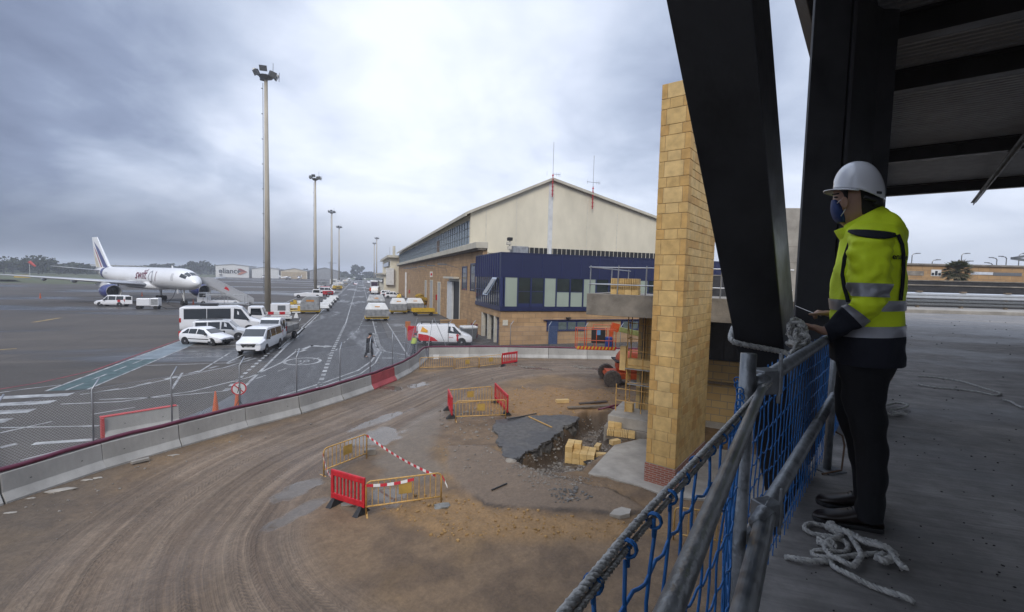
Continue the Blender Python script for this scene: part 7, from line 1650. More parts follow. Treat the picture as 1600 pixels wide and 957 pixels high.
# ------------------------------------------------------------------ air
# ================================================================== DECK, STEELWORK, RAILING
ZD = 5.12
M_deck = ground_mat('brushed deck concrete', (.27, .252, .232), (.165, .155, .145), scale=.8, r_dry=.75, r_wet=.5, bump=.9, streak=(.5, .9, 1), brush=True, specks=.2, wetlo=.40, wethi=.62)
E0, E1, E2, E3 = (-1.9, -1.25), (.25, .42), (1.10, 1.10), (23.2, 14.6)
dk_ = [E0, (8, -9), (36, -6), (36, 9.8), (29.0, 12.4), E3, E2, E1]
RZD = radians(-36); mb = MB(); mb.prism([((x * cos(-RZD) - y * sin(-RZD)), (x * sin(-RZD) + y * cos(-RZD))) for x, y in dk_], ZD - .35, ZD); tag(mb.build('deck', M_deck, rz=RZD), kind='structure')
# grit lying on the deck
mb = MB()
for k in range(190):
    px, py = RND.uniform(1200, 1620), 500 + 457 * RND.random() ** 1.2; p = gp(px, py, ZD)
    if p.y > 1.2 * 0 + (p.x - 1.1) * .583 + .95: continue
    r = RND.uniform(.0015, .004) * (1 + (p - CAMP).length * .25); mb.blob((p.x, p.y, ZD + r * .3), r, k, 1, (1, RND.uniform(.6, 1), .5), .5)
tag(mb.build('deck_grit', mat('dark grit', (.05, .046, .042), .95, var=.4)), kind='stuff')
# kerb, guard rail and roofs beyond
ka, kb = gp(1395, 488, ZD), gp(1640, 495, ZD); kd = (kb - ka).normalized(); kn = V((-kd.y, kd.x, 0)); rzk = atan2(kd.y, kd.x); ka = ka - kd * 2
t = thing('kerb', 'pale concrete kerb along the far end of the deck', 'kerb', (ka.x, ka.y, ZD), rzk); mb = MB(); mb.box(0, 16, 0, 3.4, -.3, .16); mb.build('stone', M_conc, t, bevel=.02)
gq_ = ka + kn * 2.6; t = thing('guard_rail', 'galvanised double guard rail on the far kerb of the deck', 'guard rail', (gq_.x, gq_.y, ZD + .16), rzk)
wv = [(0, .78), (.06, .74), (.06, .66), (0, .62), (.06, .58), (.06, .50), (0, .46)]
for zo, nm in ((.0, 'upper_beam'), (-.36, 'lower_beam')):
    mb = MB(); q = [(-y - .05, z + zo) for y, z in wv] + [(-y - .04, z + zo) for y, z in reversed(wv)]; n = len(q); mb.v = [(0, y, z) for y, z in q] + [(16, y, z) for y, z in q]; mb.f = [(i, (i + 1) % n, n + (i + 1) % n, n + i) for i in range(n)]; mb.m = [0] * n; mb.build(nm, mat('bright galvanised rail', (.62, .64, .66), .35, .5, var=.1) if nm == 'upper_beam' else M_galvd, t)
for x in np.arange(.8, 16, 2.15): mb = MB(); mb.box(x - .06, x + .06, -.03, .10, 0, .80); mb.box(x - .14, x + .14, -.09, .06, .80, .86); mb.build('post', mat('rusty post', (.25, .19, .13), .7, var=.4), t)
t = thing('timber_stack', 'dark timber bearers stacked on the far kerb behind the man', 'timber', (gp(1412, 478, ZD).x, gp(1412, 478, ZD).y, ZD + .16), rzk); mb = MB(); mb.box(-1.8, .5, 0, .12, .12, .25); mb.box(-1.8, .5, .0, .12, .32, .42); mb.build('bearer', M_wood, t); mb = MB(); mb.box(.3, .42, -.05, .2, 0, .5); mb.build('upright', M_black, t)
rf = ka + kn * 3.4; mb = MB(); mb.box(-.3, 60, 0, 46, -.5, -.2); tag(mb.build('lower_roof', M_concd, loc=(rf.x, rf.y, ZD), rz=rzk), kind='structure')
t = thing('roof_parapet', 'dark flat roof parapets in bands beyond the guard rail', 'parapet', (rf.x, rf.y, ZD), rzk)
for (y, z0, z1) in ((8, -.2, 1.33), (14, -.2, 1.75)): mb = MB(); mb.box(-.3, 60, y, y + .5, z0, z1); mb.build('parapet', M_darksteel, t); mb = MB(); mb.box(-.3, 60, y - .06, y + .56, z1, z1 + .08); mb.build('coping', M_concd, t)
tb = rf + kn * 48; t = thing('tan_terminal', 'long low tan block terminal with openings on the right horizon', 'building', (tb.x, tb.y, 0), rzk)
# local coordinates of points seen on its face
def onface(px, py): q = onp(px, py, tb, kn); d = q - tb; return d.dot(kd), q.z
zt = onface(1500, 416)[1]; mb = MB(); mb.box(onface(1385, 430)[0], 75, 0, 12, 0, zt); mb.build('wall', brickmat('far tan blocks', (.44, .27, .12), (.36, .21, .09), (.26, .18, .10), 1.6, .6, .03, axis='XZ'), t); mb = MB(); mb.box(onface(1385, 430)[0], 75, -.3, 12.3, zt, zt + .25); mb.build('coping', M_concd, t)
for (xa, xb, ya, yb, m_, nm) in ((1455, 1470, 421.5, 432, M_wht, 'window'), (1516.5, 1551, 425, 430, mat('pale strip', (.62, .66, .72), .3), 'strip_window'), (1552, 1596, 426, 432, M_galvd, 'strip_window'), (1400, 1443, 423, 431, M_concd, 'strip_window'), (1604, 1700, 427, 433, M_galvd, 'strip_window')):
    a = onface(xa, ya); b = onface(xb, yb); mb = MB(); mb.box(a[0], b[0], -.05, -.003, min(a[1], b[1]), max(a[1], b[1])); f = mb.build(nm, m_, t)
    if nm == 'window':
        for k in range(3): mb = MB(); w = (b[0] - a[0]) / 3; mb.box(a[0] + k * w + .06, a[0] + (k + 1) * w - .06, -.07, -.052, b[1] + .1, (a[1] + b[1]) / 2 + .3 * (k % 2)); mb.build('pane', M_glass, f)
pp2 = onp(1494, 443, tb - kn * 10, kn); pm = thing('palm_tree', 'bushy fan palm before the tan terminal wall', 'palm', (pp2.x, pp2.y, 0)); hz_ = onp(1494, 424, tb - kn * 10, kn).z
mb = MB(); mb.tube((0, 0, 0), (0, 0, hz_), .35, 9, r2=.28); mb.build('trunk', M_trunk, pm); rn = random.Random(3); mb = MB(); RP = 2.1
for k in range(70):
    a = rn.uniform(0, 2 * pi); el = rn.uniform(-.9, 1.35); d = V((cos(a) * cos(el), sin(a) * cos(el), sin(el))); c = V((0, 0, hz_)); R_ = RP * rn.uniform(.75, 1.05); b0 = c + d * R_ * .45; sd = d.cross(V((0, 0, 1))).normalized(); u = sd.cross(d); mb.mi = k % 3
    for j in range(9):
        an = (j - 4) * .27; dd = (d * cos(an) + sd * sin(an)).normalized(); e = b0 + dd * R_ * .5 - V((0, 0, .18 + .2 * rn.random())) * R_ * .5; w = dd.cross(u).normalized() * .06 * R_; mb.add([b0 - w * .3, b0.lerp(e, .5) - w, e, b0.lerp(e, .5) + w], [(0, 1, 2, 3)])
    mb.bar(c, b0, .04)
mb.build('crown', [mat('palm green %d' % i, c, .7, var=.4) for i, c in enumerate(((.075, .095, .035), (.10, .11, .05), (.13, .11, .06)))], pm)
for k, (px, py, yb_) in enumerate(((1425.5, 397, 416), (1457, 407, 416), (1503, 397, 416), (1551, 412, 418), (1558, 404, 417), (1573, 402, 417), (1593, 397, 417), (1508, 409, 416))):
    q = onp(px, py, tb + kn * 25, kn); z0 = 0; t = thing('street_lamp', 'thin grey street lamp on the right skyline, %s from the left' % ords[k], 'street lamp', (q.x, q.y, 0), rzk, 'street lamps beyond the tan terminal'); mb = MB(); s = -1 if k in (3, 4, 5) else 1; mb.path([(0, 0, 0), (0, 0, q.z - .3), (.25 * s, 0, q.z), (1.0 * s, 0, q.z + .1)], .09, 6); mb.build('pole', M_galvd, t); mb = MB(); mb.box(min(.7 * s, 1.5 * s), max(.7 * s, 1.5 * s), -.14, .14, q.z + .05, q.z + .2); mb.build('lamp_head', M_galvd, t)
a, b = onp(1581, 404, tb + kn * 5, kn), onp(1640, 394, tb + kn * 5, kn); c = onp(1640, 412, tb + kn * 5, kn); mb = MB(); mb.bar(a, b, .4, .35); mb.bar(a, c, .4, .35); mb.bar(a.lerp(b, .45), a.lerp(c, .45), .2, .2); mb.bar((c.x, c.y, 0), c, .4, .4); tag(mb.build('steel_canopy', M_galvd), 'pointed grey steel canopy at the right frame edge skyline', 'canopy')

# ------------------------------------------------------------------ roof over the deck
ZR = 9.3; O1 = gp(1385, 293, ZR); O0 = gp(1368, 20, ZR); ed = (O0 - O1).normalized(); bd_ = (gp(1600, 276, ZR) - O1).normalized(); LE = 24; LB = 26
rfo = thing('canopy_roof', 'dark corrugated steel roof with beams over the deck', 'roof', (O1.x, O1.y, 0))
mb = MB(); k = 0; s = 0; top = []; pz = [(.0, 0), (.045, 0), (.06, .06), (.105, .06), (.12, 0)]
row = []
while s < LE:
    for ds, dz_ in pz[:4]: row.append((s + ds, dz_))
    s += .12
for s_, dz_ in row: a = ed * s_ - bd_ * .24; b = a + bd_ * (LB + .24); mb.v += [(a.x, a.y, ZR + dz_), (b.x, b.y, ZR + dz_)]
for i in range(len(row) - 1): mb.f.append((2 * i, 2 * i + 1, 2 * i + 3, 2 * i + 2)); mb.m.append(0)
n = len(mb.v); a, b, c, d = V((0, 0, 0)), bd_ * LB, bd_ * LB + ed * LE, ed * LE
mb.add([(q.x, q.y, ZR + .16) for q in (a, b, c, d)], [(0, 1, 2, 3)])
mb.build('corrugated_deck', mat('galvanised decking', (.35, .365, .385), .5, .15, var=.25, scale=3, stretch=(1, 1, 1)), rfo)
def rbeam(s_, nm='beam', d_=.29):
    mb = MB(); a = ed * s_; b = a + bd_ * LB
    for z0, z1, w in ((ZR - d_, ZR - d_ + .025, .18), (ZR - d_ + .025, ZR - .03, .016), (ZR - .028, ZR - .003, .18)):
        zc = (z0 + z1) / 2; mb.bar((a.x, a.y, zc), (b.x, b.y, zc), w, z1 - z0)
    mb.build(nm, M_darksteel, rfo)
for py, px in ((293, 1385), (236, 1380), (118, 1375)): rbeam((gp(px, py, ZR) - O1).dot(ed) + (0.1 if py == 293 else 0))
for s_ in (11.2, 14.8, 18.4, 22): rbeam(s_)
mb = MB()
for z0, z1, w in ((ZR - .30, ZR - .275, .2), (ZR - .275, ZR - .03, .02), (ZR - .03, ZR - .004, .2)):
    zc = (z0 + z1) / 2; a, b = ed * .02 - bd_ * .12, ed * LE - bd_ * .12; mb.bar((a.x, a.y, zc), (b.x, b.y, zc), w, z1 - z0)
mb.build('edge_beam', M_darksteel, rfo)
a, b = gp(1612, 200, ZR - .31) - O1, gp(1521, 316, ZR - .31) - O1; mb = MB(); mb.bar((a.x, a.y, ZR - .33), (b.x, b.y, ZR - .33), .12, .02); mb.bar((a.x, a.y, ZR - .37), (b.x, b.y, ZR - .37), .014, .08); mb.build('diagonal_brace', M_darksteel, rfo)
# slanting box column at the deck edge
def tcol(y): return 1 / (.5935 - .000291 * y)
mb = MB(); q = []
bkv = dep(1203 + .077 * 300, 300, tcol(300) + .26) - dep(1175 + .092 * 300, 300, tcol(300))
for y in (880, -2060):
    t_ = tcol(y); Lp, Mp = dep(1040 + .202 * y, y, t_), dep(1175 + .092 * y, y, t_); q += [Lp, Mp, Mp + bkv, Lp + bkv]
mb.hexa(q); c1 = tag(mb.build('steel_column', M_darksteel, bevel=.008), 'thick dark slanting steel box column with rope tied round it', 'column', 'dark steel columns at the deck edge')
mb = MB(); q = []
for y, t_ in ((88, 4.6), (-120, 3.6)):
    Lp, Mp = dep(1260 + .245 * y, y, t_), dep(1372 + .1 * y, y, t_); bk_ = (f0 * .3 + r0 * .12); q += [Lp, Mp, Mp + bk_, Lp + bk_]
mb.hexa(q); tag(mb.build('steel_column', M_darksteel, bevel=.008), 'second slanting dark column mostly hidden behind the upright one', 'column', 'dark steel columns at the deck edge')
pc = dep(1259, 240, 3.9); hcol = thing('steel_column', 'upright dark steel H column behind the man', 'column', (pc.x, pc.y, 0), -YAW, 'dark steel columns at the deck edge')
mb = MB(); mb.box(0, .31, 0, .03, 3.6, ZR - .43); mb.build('front_flange', M_darksteel, hcol, bevel=.003)
mb = MB(); mb.hexa([(.14, .032, 3.6), (.165, .032, 3.6), (.88, .40, 3.6), (.85, .40, 3.6), (.14, .032, ZR - .43), (.165, .032, ZR - .43), (.88, .40, ZR - .43), (.85, .40, ZR - .43)]); mb.build('web', M_darksteel, hcol)
mb = MB(); mb.box(.70, 1.04, .402, .43, 3.6, ZR - .43); mb.build('rear_flange', M_darksteel, hcol, bevel=.003)
mb = MB(); mb.box(.33, .36, .0, .39, 3.6, ZR - .43); mb.build('side_plate', mat('lighter primer steel', (.055, .053, .055), .4, var=.3), hcol); mb = MB(); mb.box(.62, .66, .30, .40, 3.6, ZR - .43); mb.build('stiffener', M_darksteel, hcol)

# scaffold railing: two runs meeting at the near post
RR = .0242
R0, R1, R2 = V((-1.0, -.72, 6.02)), V((1.112, 1.0, 6.02)), V((14.2, 8.62, 6.02))
rl = thing('scaffold_railing', 'grey scaffold tube railing along the open edge of the deck', 'railing')
Rn = gp(1045, 957, 6.02); d_ = (R1 - Rn).normalized(); R0 = R1 - d_ * 2.6
mb = MB(); mb.tube(R0, R1 + d_ * .03, .0112, 20); mb.build('handrail', M_galvd, rl, smooth=True)
Rf = gp(1287, 535, 6.02); df = (Rf - R1).normalized(); mb = MB(); mb.tube(R1 - df * .10 + V((0, 0, .006)), R1 + df * 15, .0225, 18); mb.build('handrail', M_galvd, rl, smooth=True)
K1 = gp(1198, 800, 5.6); Kn = gp(1162, 957, 5.6); dk2 = (K1 - Kn).normalized(); Kf = gp(1297, 631, 5.6); dkf = (Kf - K1).normalized()
mb = MB(); mb.tube(K1 - dk2 * 2.3, K1 + dk2 * .02, .0262, 20); mb.build('knee_rail', M_galvd, rl, smooth=True); mb = MB(); mb.tube(K1 - dkf * .12 + V((0, 0, .01)), K1 + dkf * 15, RR, 16); mb.build('knee_rail', M_galvd, rl, smooth=True)
pn = gp(1167, 604, 6.02); mb = MB(); mb.tube((pn.x, pn.y, 4.6), (pn.x, pn.y, 6.30 - .19), .0205, 20); mb.build('post', M_galvd, rl, smooth=True)
pf = gp(1292, 734, ZD)
for k in range(6):
    q = pf + df * 2.4 * k; mb = MB(); mb.tube((q.x, q.y, ZD), (q.x, q.y, 6.05), RR * .95, 14); f = mb.build('post', M_galvd, rl, smooth=True); mb = MB(); mb.box(q.x - .075, q.x + .075, q.y - .075, q.y + .075, ZD, ZD + .008); mb.build('base_plate', M_galvd, f)
    if k == 0: mb = MB(); mb.path([(q.x + .03, q.y - .02, ZD + .25), (q.x + .09, q.y - .02, ZD + .22), (q.x + .10, q.y - .03, ZD + .16), (q.x + .06, q.y - .05, ZD + .01), (q.x - .12, q.y - .06, ZD + .01)], .006, 6); mb.build('locking_pin', mat('rusty pin', (.14, .08, .045), .8), f)
# clamps and lapped tube ends
for c, nm in ((R1, 'clamp'), (K1, 'clamp')):
    mb = MB(); mb.box(c.x - .035, c.x + .035, c.y - .03, c.y + .03, c.z - .034, c.z + .034); mb.tube((c.x + .02, c.y - .03, c.z - .06), (c.x + .02, c.y - .03, c.z + .085), .006, 6); mb.build('clamp', M_galvd, rl, bevel=.012)
mb = MB(); e = K1 + V((-.03, .01, -.035)); mb.tube(e - dkf * .12 , e + dkf * .05, .016, 10); mb.build('spigot', M_galvd, rl)

# ------------------------------------------------------------------ rope, net, knots
def strands(mb, pts, r, pitch=.055, n=5, step=.012, nstr=3):
    P_ = [V(p) for p in smooth3(pts)]; L = [0]
    for a, b in zip(P_[:-1], P_[1:]): L.append(L[-1] + (b - a).length)
    m_ = max(3, int(L[-1] / step)); C_ = []; i = 0
    for k in range(m_ + 1):
        s = L[-1] * k / m_
        while i < len(L) - 2 and s > L[i + 1]: i += 1
        C_.append(P_[i].lerp(P_[i + 1], (s - L[i]) / max(1e-9, L[i + 1] - L[i])))
    for j in range(nstr):
        out = []; a = None
        for k, c in enumerate(C_):
            t_ = (C_[min(m_, k + 1)] - C_[max(0, k - 1)]).normalized()
            a = t_.orthogonal().normalized() if a is None else (a - t_ * a.dot(t_)).normalized()
            b = t_.cross(a); ph = 2 * pi * (L[-1] * k / m_ / pitch + j / nstr); out.append(c + (a * cos(ph) + b * sin(ph)) * r * .57)
        mb.mi = 1 if j == 2 else 0; mb.path(out, r * .57, n)
def smooth3(pts, k=6):
    P_ = [V(p) for p in pts]; P_ = [P_[0] * 2 - P_[1]] + P_ + [P_[-1] * 2 - P_[-2]]; out = []
    for i in range(1, len(P_) - 2):
        a, b, c, d = P_[i - 1:i + 3]
        for j in range(k):
            t = j / k; out.append(.5 * ((2 * b) + (c - a) * t + (2 * a - 5 * b + 4 * c - d) * t * t + (3 * b - a - 3 * c + d) * t ** 3))
    out.append(P_[-2]); return out
def ropemat(name, base, fleck):
    m = mat(name, base, .95, var=.35, scale=40, bump=.3, bscale=300); t = m.node_tree; b = [n for n in t.nodes if n.type == 'BSDF_PRINCIPLED'][0]; src = b.inputs['Base Color'].links[0].from_socket
    v = t.nodes.new('ShaderNodeTexVoronoi'); v.inputs['Scale'].default_value = 55; c = t.nodes.new('ShaderNodeTexCoord'); t.links.new(c.outputs['Object'], v.inputs['Vector']); r = t.nodes.new('ShaderNodeMapRange'); r.inputs[1].default_value = .13; r.inputs[2].default_value = .17; t.links.new(v.outputs['Distance'], r.inputs[0])
    mx = t.nodes.new('ShaderNodeMixRGB'); t.links.new(r.outputs[0], mx.inputs[0]); mx.inputs[1].default_value = (*fleck, 1); t.links.new(src, mx.inputs[2]); t.links.new(mx.outputs[0], b.inputs['Base Color']); return m
M_ropes = [ropemat('weathered rope', (.58, .565, .52), (.10, .10, .16)), ropemat('grey rope strand', (.46, .45, .42), (.05, .05, .10))]
rp = [V((-.9, -.52, 6.0)), V((-.3, .0, 6.01)), gp(880, 957, 6.02), gp(1000, 812, 6.015), gp(1100, 705, 6.02), gp(1160, 640, 6.02), gp(1205, 590, 6.03), gp(1238, 550, 6.03), gp(1248, 525, 6.05)]
mb = MB(); strands(mb, rp, .0048, pitch=.024, step=.005); tag(mb.build('head_rope', M_ropes, smooth=True), 'thick dirty white rope along the railing carrying the blue net', 'rope', 'white ropes on the deck')
rp2 = [p + V((.004, -.0035, -.008)) + V((0, 0, .002 * sin(i * 2))) for i, p in enumerate(rp[1:])]
mb = MB(); strands(mb, rp2, .0037, pitch=.02, step=.005); tag(mb.build('lashing_rope', M_ropes, smooth=True), 'thinner flecked rope lashed under the thick head rope', 'rope', 'white ropes on the deck')
yr = 541; cw = [dep(1240, 556, tcol(550) - .05), dep(1232, 553, tcol(550) - .06), dep(1222, 550, tcol(550) - .03), dep(1185, 543, tcol(543) - .025), dep(1150, 536, tcol(536) - .025), dep(1142, 528, tcol(528) + .03), dep(1146, 512, tcol(520) + .30)]
mb = MB(); strands(mb, cw, .014); tag(mb.build('column_rope', M_ropes, smooth=True), 'white rope wrapped once round the foot of slanting column', 'rope', 'white ropes on the deck')
kc = gp(1246, 520, 6.08); mb = MB(); rn = random.Random(4)
for k in range(11):
    c = kc + V((rn.uniform(-.045, .045), rn.uniform(-.03, .03), rn.uniform(-.075, .03))); ax = V((rn.gauss(0, 1), rn.gauss(0, 1), rn.gauss(0, 1))).normalized(); a = ax.orthogonal().normalized(); b = ax.cross(a); R_ = rn.uniform(.016, .032)
    strands(mb, [c + (a * cos(q) + b * sin(q)) * R_ + ax * .012 * q / 6 for q in np.linspace(0, 6.4, 9)], .009, step=.007)
strands(mb, [kc + V((.075, .055, .02)) + V((.04 * cos(q), .025 * sin(q), .035 * sin(q))) for q in np.linspace(0, 6.2, 10)], .010)
strands(mb, [kc, kc + V((.0, -.02, -.06)), rp[-2]], .010)
tag(mb.build('rope_knot', M_ropes, smooth=True), 'bulky tangle of knotted white rope between slanting column and railing', 'knot', 'white ropes on the deck')
mb = MB(); mb.path([dep(1243, 478, 2.75), dep(1262, 486, 2.6), dep(1283, 494, 2.45)], .0016, 5); tag(mb.build('thin_cord', M_wht), 'thin white cord stretched from the column to his far hand', 'cord')

# blue safety net
NL = [V((-1.0, -.60, 0)), rp[2], rp[4], rp[5], V((1.07, 1.06, 0)), R1 + df * .5 + V((-.04, .07, 0)), R1 + df * 1.4 + V((-.035, .06, 0)), R1 + df * 14 + V((-.03, .055, 0))]
NLp = [(p.x, p.y) for p in NL]; NS = [0]
for a, b in zip(NLp[:-1], NLp[1:]): NS.append(NS[-1] + hypot(b[0] - a[0], b[1] - a[1]))
def netpt(s, z):
    for i in range(len(NS) - 1):
        if s <= NS[i + 1] or i == len(NS) - 2: k = (s - NS[i]) / (NS[i + 1] - NS[i]); x, y = lerp(NLp[i][0], NLp[i + 1][0], k), lerp(NLp[i][1], NLp[i + 1][1], k); break
    n1_ = mnoise.noise(V((s * 5, z * 5, 1))) * .007; n2_ = mnoise.noise(V((s * 5, z * 5, 7))) * .007; bulge = .018 * sin(pi * min(1, max(0, (z - 5.0) / 1.0))) * (.6 + .8 * mnoise.noise(V((s * 1.3, 0, 3))))
    return V((x - .5 * bulge + n1_, y + .85 * bulge * .6 + n2_, z + mnoise.noise(V((s * 5, z * 2, 5))) * .012))
mb = MB(); MS = .074; zT, zB = 6.0, 4.98; Smax = NS[-1]
SN = min(Smax, 9.0); k = 0; s = 0.0
while s < SN: mb.path([netpt(s + .008 * sin(z * 34 + k * 2.1), z) for z in np.linspace(zB, zT, 24)], .0025, 5); s += MS; k += 1
for j in range(1, 11):
    z = zB + (zT - zB) * j / 10.6
    mb.path([netpt(q, z + .006 * sin(q * 2 * pi / MS + j * 1.9) + .008 * sin(q * 3.1 + j)) for q in np.arange(0, SN, MS / 4)], .0024, 5)
for k in range(int(2.8 / MS)):
    s = k * MS; p = netpt(s, 5.985); p = V((p.x, p.y, 6.012)); [mb.path([p + V((-.0055 * cos(a) + .8 * o, .0072 * cos(a) + .6 * o, .0092 * sin(a) - .002)) for a in np.linspace(0, 2 * pi, 11)], .0016, 5) for o in (-.002, .002)]; mb.path([p, netpt(s, 5.99)], .0024, 5)
tag(mb.build('safety_net', M_bluecord, smooth=True), 'blue cord safety net hung along the deck railing', 'net')

# ropes on the deck floor
def fl(pts, sc=4.41, o=(1240, 740), h=.012): return [gp(o[0] + x / sc, o[1] + y / sc, ZD + h + .006 * (i % 3)) for i, (x, y) in enumerate(pts)]
mb = MB()
strands(mb, fl([(-60, 575), (0, 585), (100, 600), (250, 612), (280, 645), (400, 705), (520, 768), (640, 812), (760, 850), (825, 885)]), .0115)
strands(mb, fl([(240, 370), (120, 345), (75, 375), (130, 415), (250, 435), (340, 460), (378, 510), (340, 545), (220, 528), (140, 540), (150, 570), (300, 582), (430, 565), (590, 550)]), .0115)
strands(mb, fl([(390, 430), (430, 490), (465, 560), (430, 618), (400, 635), (320, 595), (250, 560), (215, 500), (250, 460), (330, 430)], h=.03), .0115)
strands(mb, fl([(230, 365), (300, 380), (400, 420), (470, 460), (560, 480), (650, 520), (695, 560), (640, 600), (580, 590), (620, 560)], h=.03), .0165)
strands(mb, fl([(420, 430), (500, 475), (600, 500), (670, 540), (720, 610), (775, 655)], h=.045), .012)
for k in range(7): c = fl([(270 + 15 * (k % 3), 370 + 8 * (k % 4))] if k < 3 else [(215 + 14 * (k % 3), 475 + 10 * (k % 3))], h=.03)[0]; strands(mb, [c + V((.02 * cos(q + k), .024 * sin(q + k), .012 * sin(2 * q + k))) for q in np.linspace(0, 6, 8)], .0105, step=.008)
for k in range(8): a = fl([(690, 600)], h=.02)[0]; b = fl([(740 + RND.uniform(-20, 60), 640 + RND.uniform(-25, 40))], h=.006)[0]; mb.mi = 0; mb.path([a, a.lerp(b, .5) + V((0, 0, .01)), b], .002, 4)
tag(mb.build('rope_coil', M_ropes, smooth=True), 'tangled pile of dirty white rope on the deck at his feet', 'rope', 'white ropes on the deck')
I2 = lambda pts, h=.012: [gp(x, y, ZD + h) for x, y in pts]
mb = MB(); strands(mb, I2([(1435, 588), (1470, 591), (1505, 597), (1535, 606), (1561, 614), (1556, 618), (1530, 613), (1500, 609), (1465, 606), (1434, 601)]), .011, step=.02); tag(mb.build('rope_length', M_ropes, smooth=True), 'long bent piece of rope lying on the deck at right', 'rope', 'white ropes on the deck')
mb = MB(); strands(mb, I2([(1567, 625), (1580, 628), (1595, 636), (1625, 642)]), .011, step=.02); tag(mb.build('rope_length', M_ropes, smooth=True), 'short rope end at the right frame edge of the deck', 'rope', 'white ropes on the deck')
mb = MB(); strands(mb, I2([(1384, 634), (1400, 630), (1418, 633), (1410, 638), (1392, 641), (1402, 646), (1418, 648)], .03), .013, step=.02); strands(mb, I2([(1384, 646), (1396, 648), (1412, 645)], .02), .013, step=.02); tag(mb.build('rope_heap', M_ropes, smooth=True), 'small heap of rope behind his trouser leg', 'rope', 'white ropes on the deck')
# ================================================================== THE MAN
FWD = V((-.669, .743, 0)); LAT = V((-.743, -.669, 0)); MP = V((2.375, 1.583, ZD)); ZV = V((0, 0, 1))
man = thing('person', 'man in white hard hat, yellow high visibility jacket and dark trousers at the railing', 'person', MP)
def mp_(x, y, lat): return onp(x, y, MP + LAT * lat, LAT) - MP
def cat(vals, t):
    n = len(vals) - 1; t = max(0, min(n - 1e-6, t * n)); i = int(t); f = t - i; g = lambda k: vals[max(0, min(n, k))]
    a, b, c, d = g(i - 1), g(i), g(i + 1), g(i + 2)
    return tuple(.5 * ((2 * q) + (r - p) * f + (2 * p - 5 * q + 4 * r - s) * f * f + (3 * q - p - 3 * r + s) * f ** 3) for p, q, r, s in zip(a, b, c, d))
def loft(mb, rows, t0=0, t1=1, ns=30, na=36, off=0.0, fold=0.0, fs=9.0, seed=0, sq=1.0, cap=True, arc=None, foldz=.5):
    """rows: (xa, ya, xb, yb, lateral centre, lateral half width): silhouette pairs read across the figure's side plane"""
    rg = []
    for i in range(ns + 1):
        q = cat(rows, lerp(t0, t1, i / ns)); a = mp_(q[0], q[1], q[4]); b = mp_(q[2], q[3], q[4]); c = (a + b) / 2; u = (b - a) / 2; U_ = u.normalized(); ru = u.length + off; rv = q[5] + off; ring = []
        for j in range(na):
            an = 2 * pi * j / na if arc is None else radians(lerp(arc[0], arc[1], j / (na - 1)))
            cu, sv = cos(an), sin(an); cu = math.copysign(abs(cu) ** sq, cu); sv = math.copysign(abs(sv) ** sq, sv)
            p = c + U_ * (ru * cu) + LAT * (rv * sv)
            if fold: d = (U_ * cu + LAT * sv); p = p + d * (fold * mnoise.noise(V((p.x * fs, p.y * fs, p.z * fs * foldz + seed))) + fold * .5 * mnoise.noise(V((p.x * fs * 2.3, p.y * fs * 2.3, p.z * fs * 1.6 + seed + 9))))
            ring.append(p)
        rg.append(ring)
    mb.rings(rg, cap=cap and arc is None, closed=arc is None); return mb
def R2(*a): return [tuple(r) for r in a]
M_hv = mat('fluorescent yellow fabric', (.80, .98, .02), .75, var=.12, scale=7, bump=.12, bscale=60)
M_nv = mat('navy jacket fabric', (.0055, .0065, .014), .85, var=.3, scale=8, bump=.15, bscale=80); M_refl = mat('grey reflective tape', (.30, .30, .32), .38, .25, var=.15, scale=12)
M_trs = mat('dark trousers', (.0045, .0045, .006), .9, var=.3, scale=8, bump=.1, bscale=90); M_shoe = mat('brown black shoe leather', (.018, .012, .010), .35, var=.3, scale=10, spec=.5)
M_hel = mat('white helmet shell', (.72, .72, .73), .22, var=.04, scale=5, coat=.5); M_hair = mat('dark hair', (.010, .008, .007), .7, var=.3, scale=60, bump=.5, bscale=200); M_mask = mat('blue face mask', (.012, .035, .14), .7, var=.2, scale=20, bump=.15, bscale=60)
# body: head, neck, trunk, arms, hands with separate fingers, legs, fused into one skin
mb = MB()
HEAD = R2((1306, 288, 1374, 291, 0, .066), (1302, 300, 1375, 302, 0, .074), (1301.5, 309, 1373, 312, 0, .076), (1300, 317, 1370, 321, 0, .074), (1300, 326, 1364, 331, 0, .070), (1302, 336, 1357, 340, 0, .064), (1307, 345, 1350, 347, 0, .056), (1316, 352, 1352, 352, 0, .052), (1322, 360, 1354, 359, 0, .054), (1326, 374, 1360, 371, 0, .06), (1322, 386, 1372, 384, 0, .10))
loft(mb, HEAD, ns=34, na=28)
TRUNK = R2((1322, 384, 1380, 384, 0, .16), (1312, 400, 1398, 400, 0, .19), (1306, 470, 1402, 470, 0, .175), (1306, 560, 1402, 562, 0, .165), (1312, 590, 1392, 592, 0, .15)); loft(mb, TRUNK, ns=16, na=28)
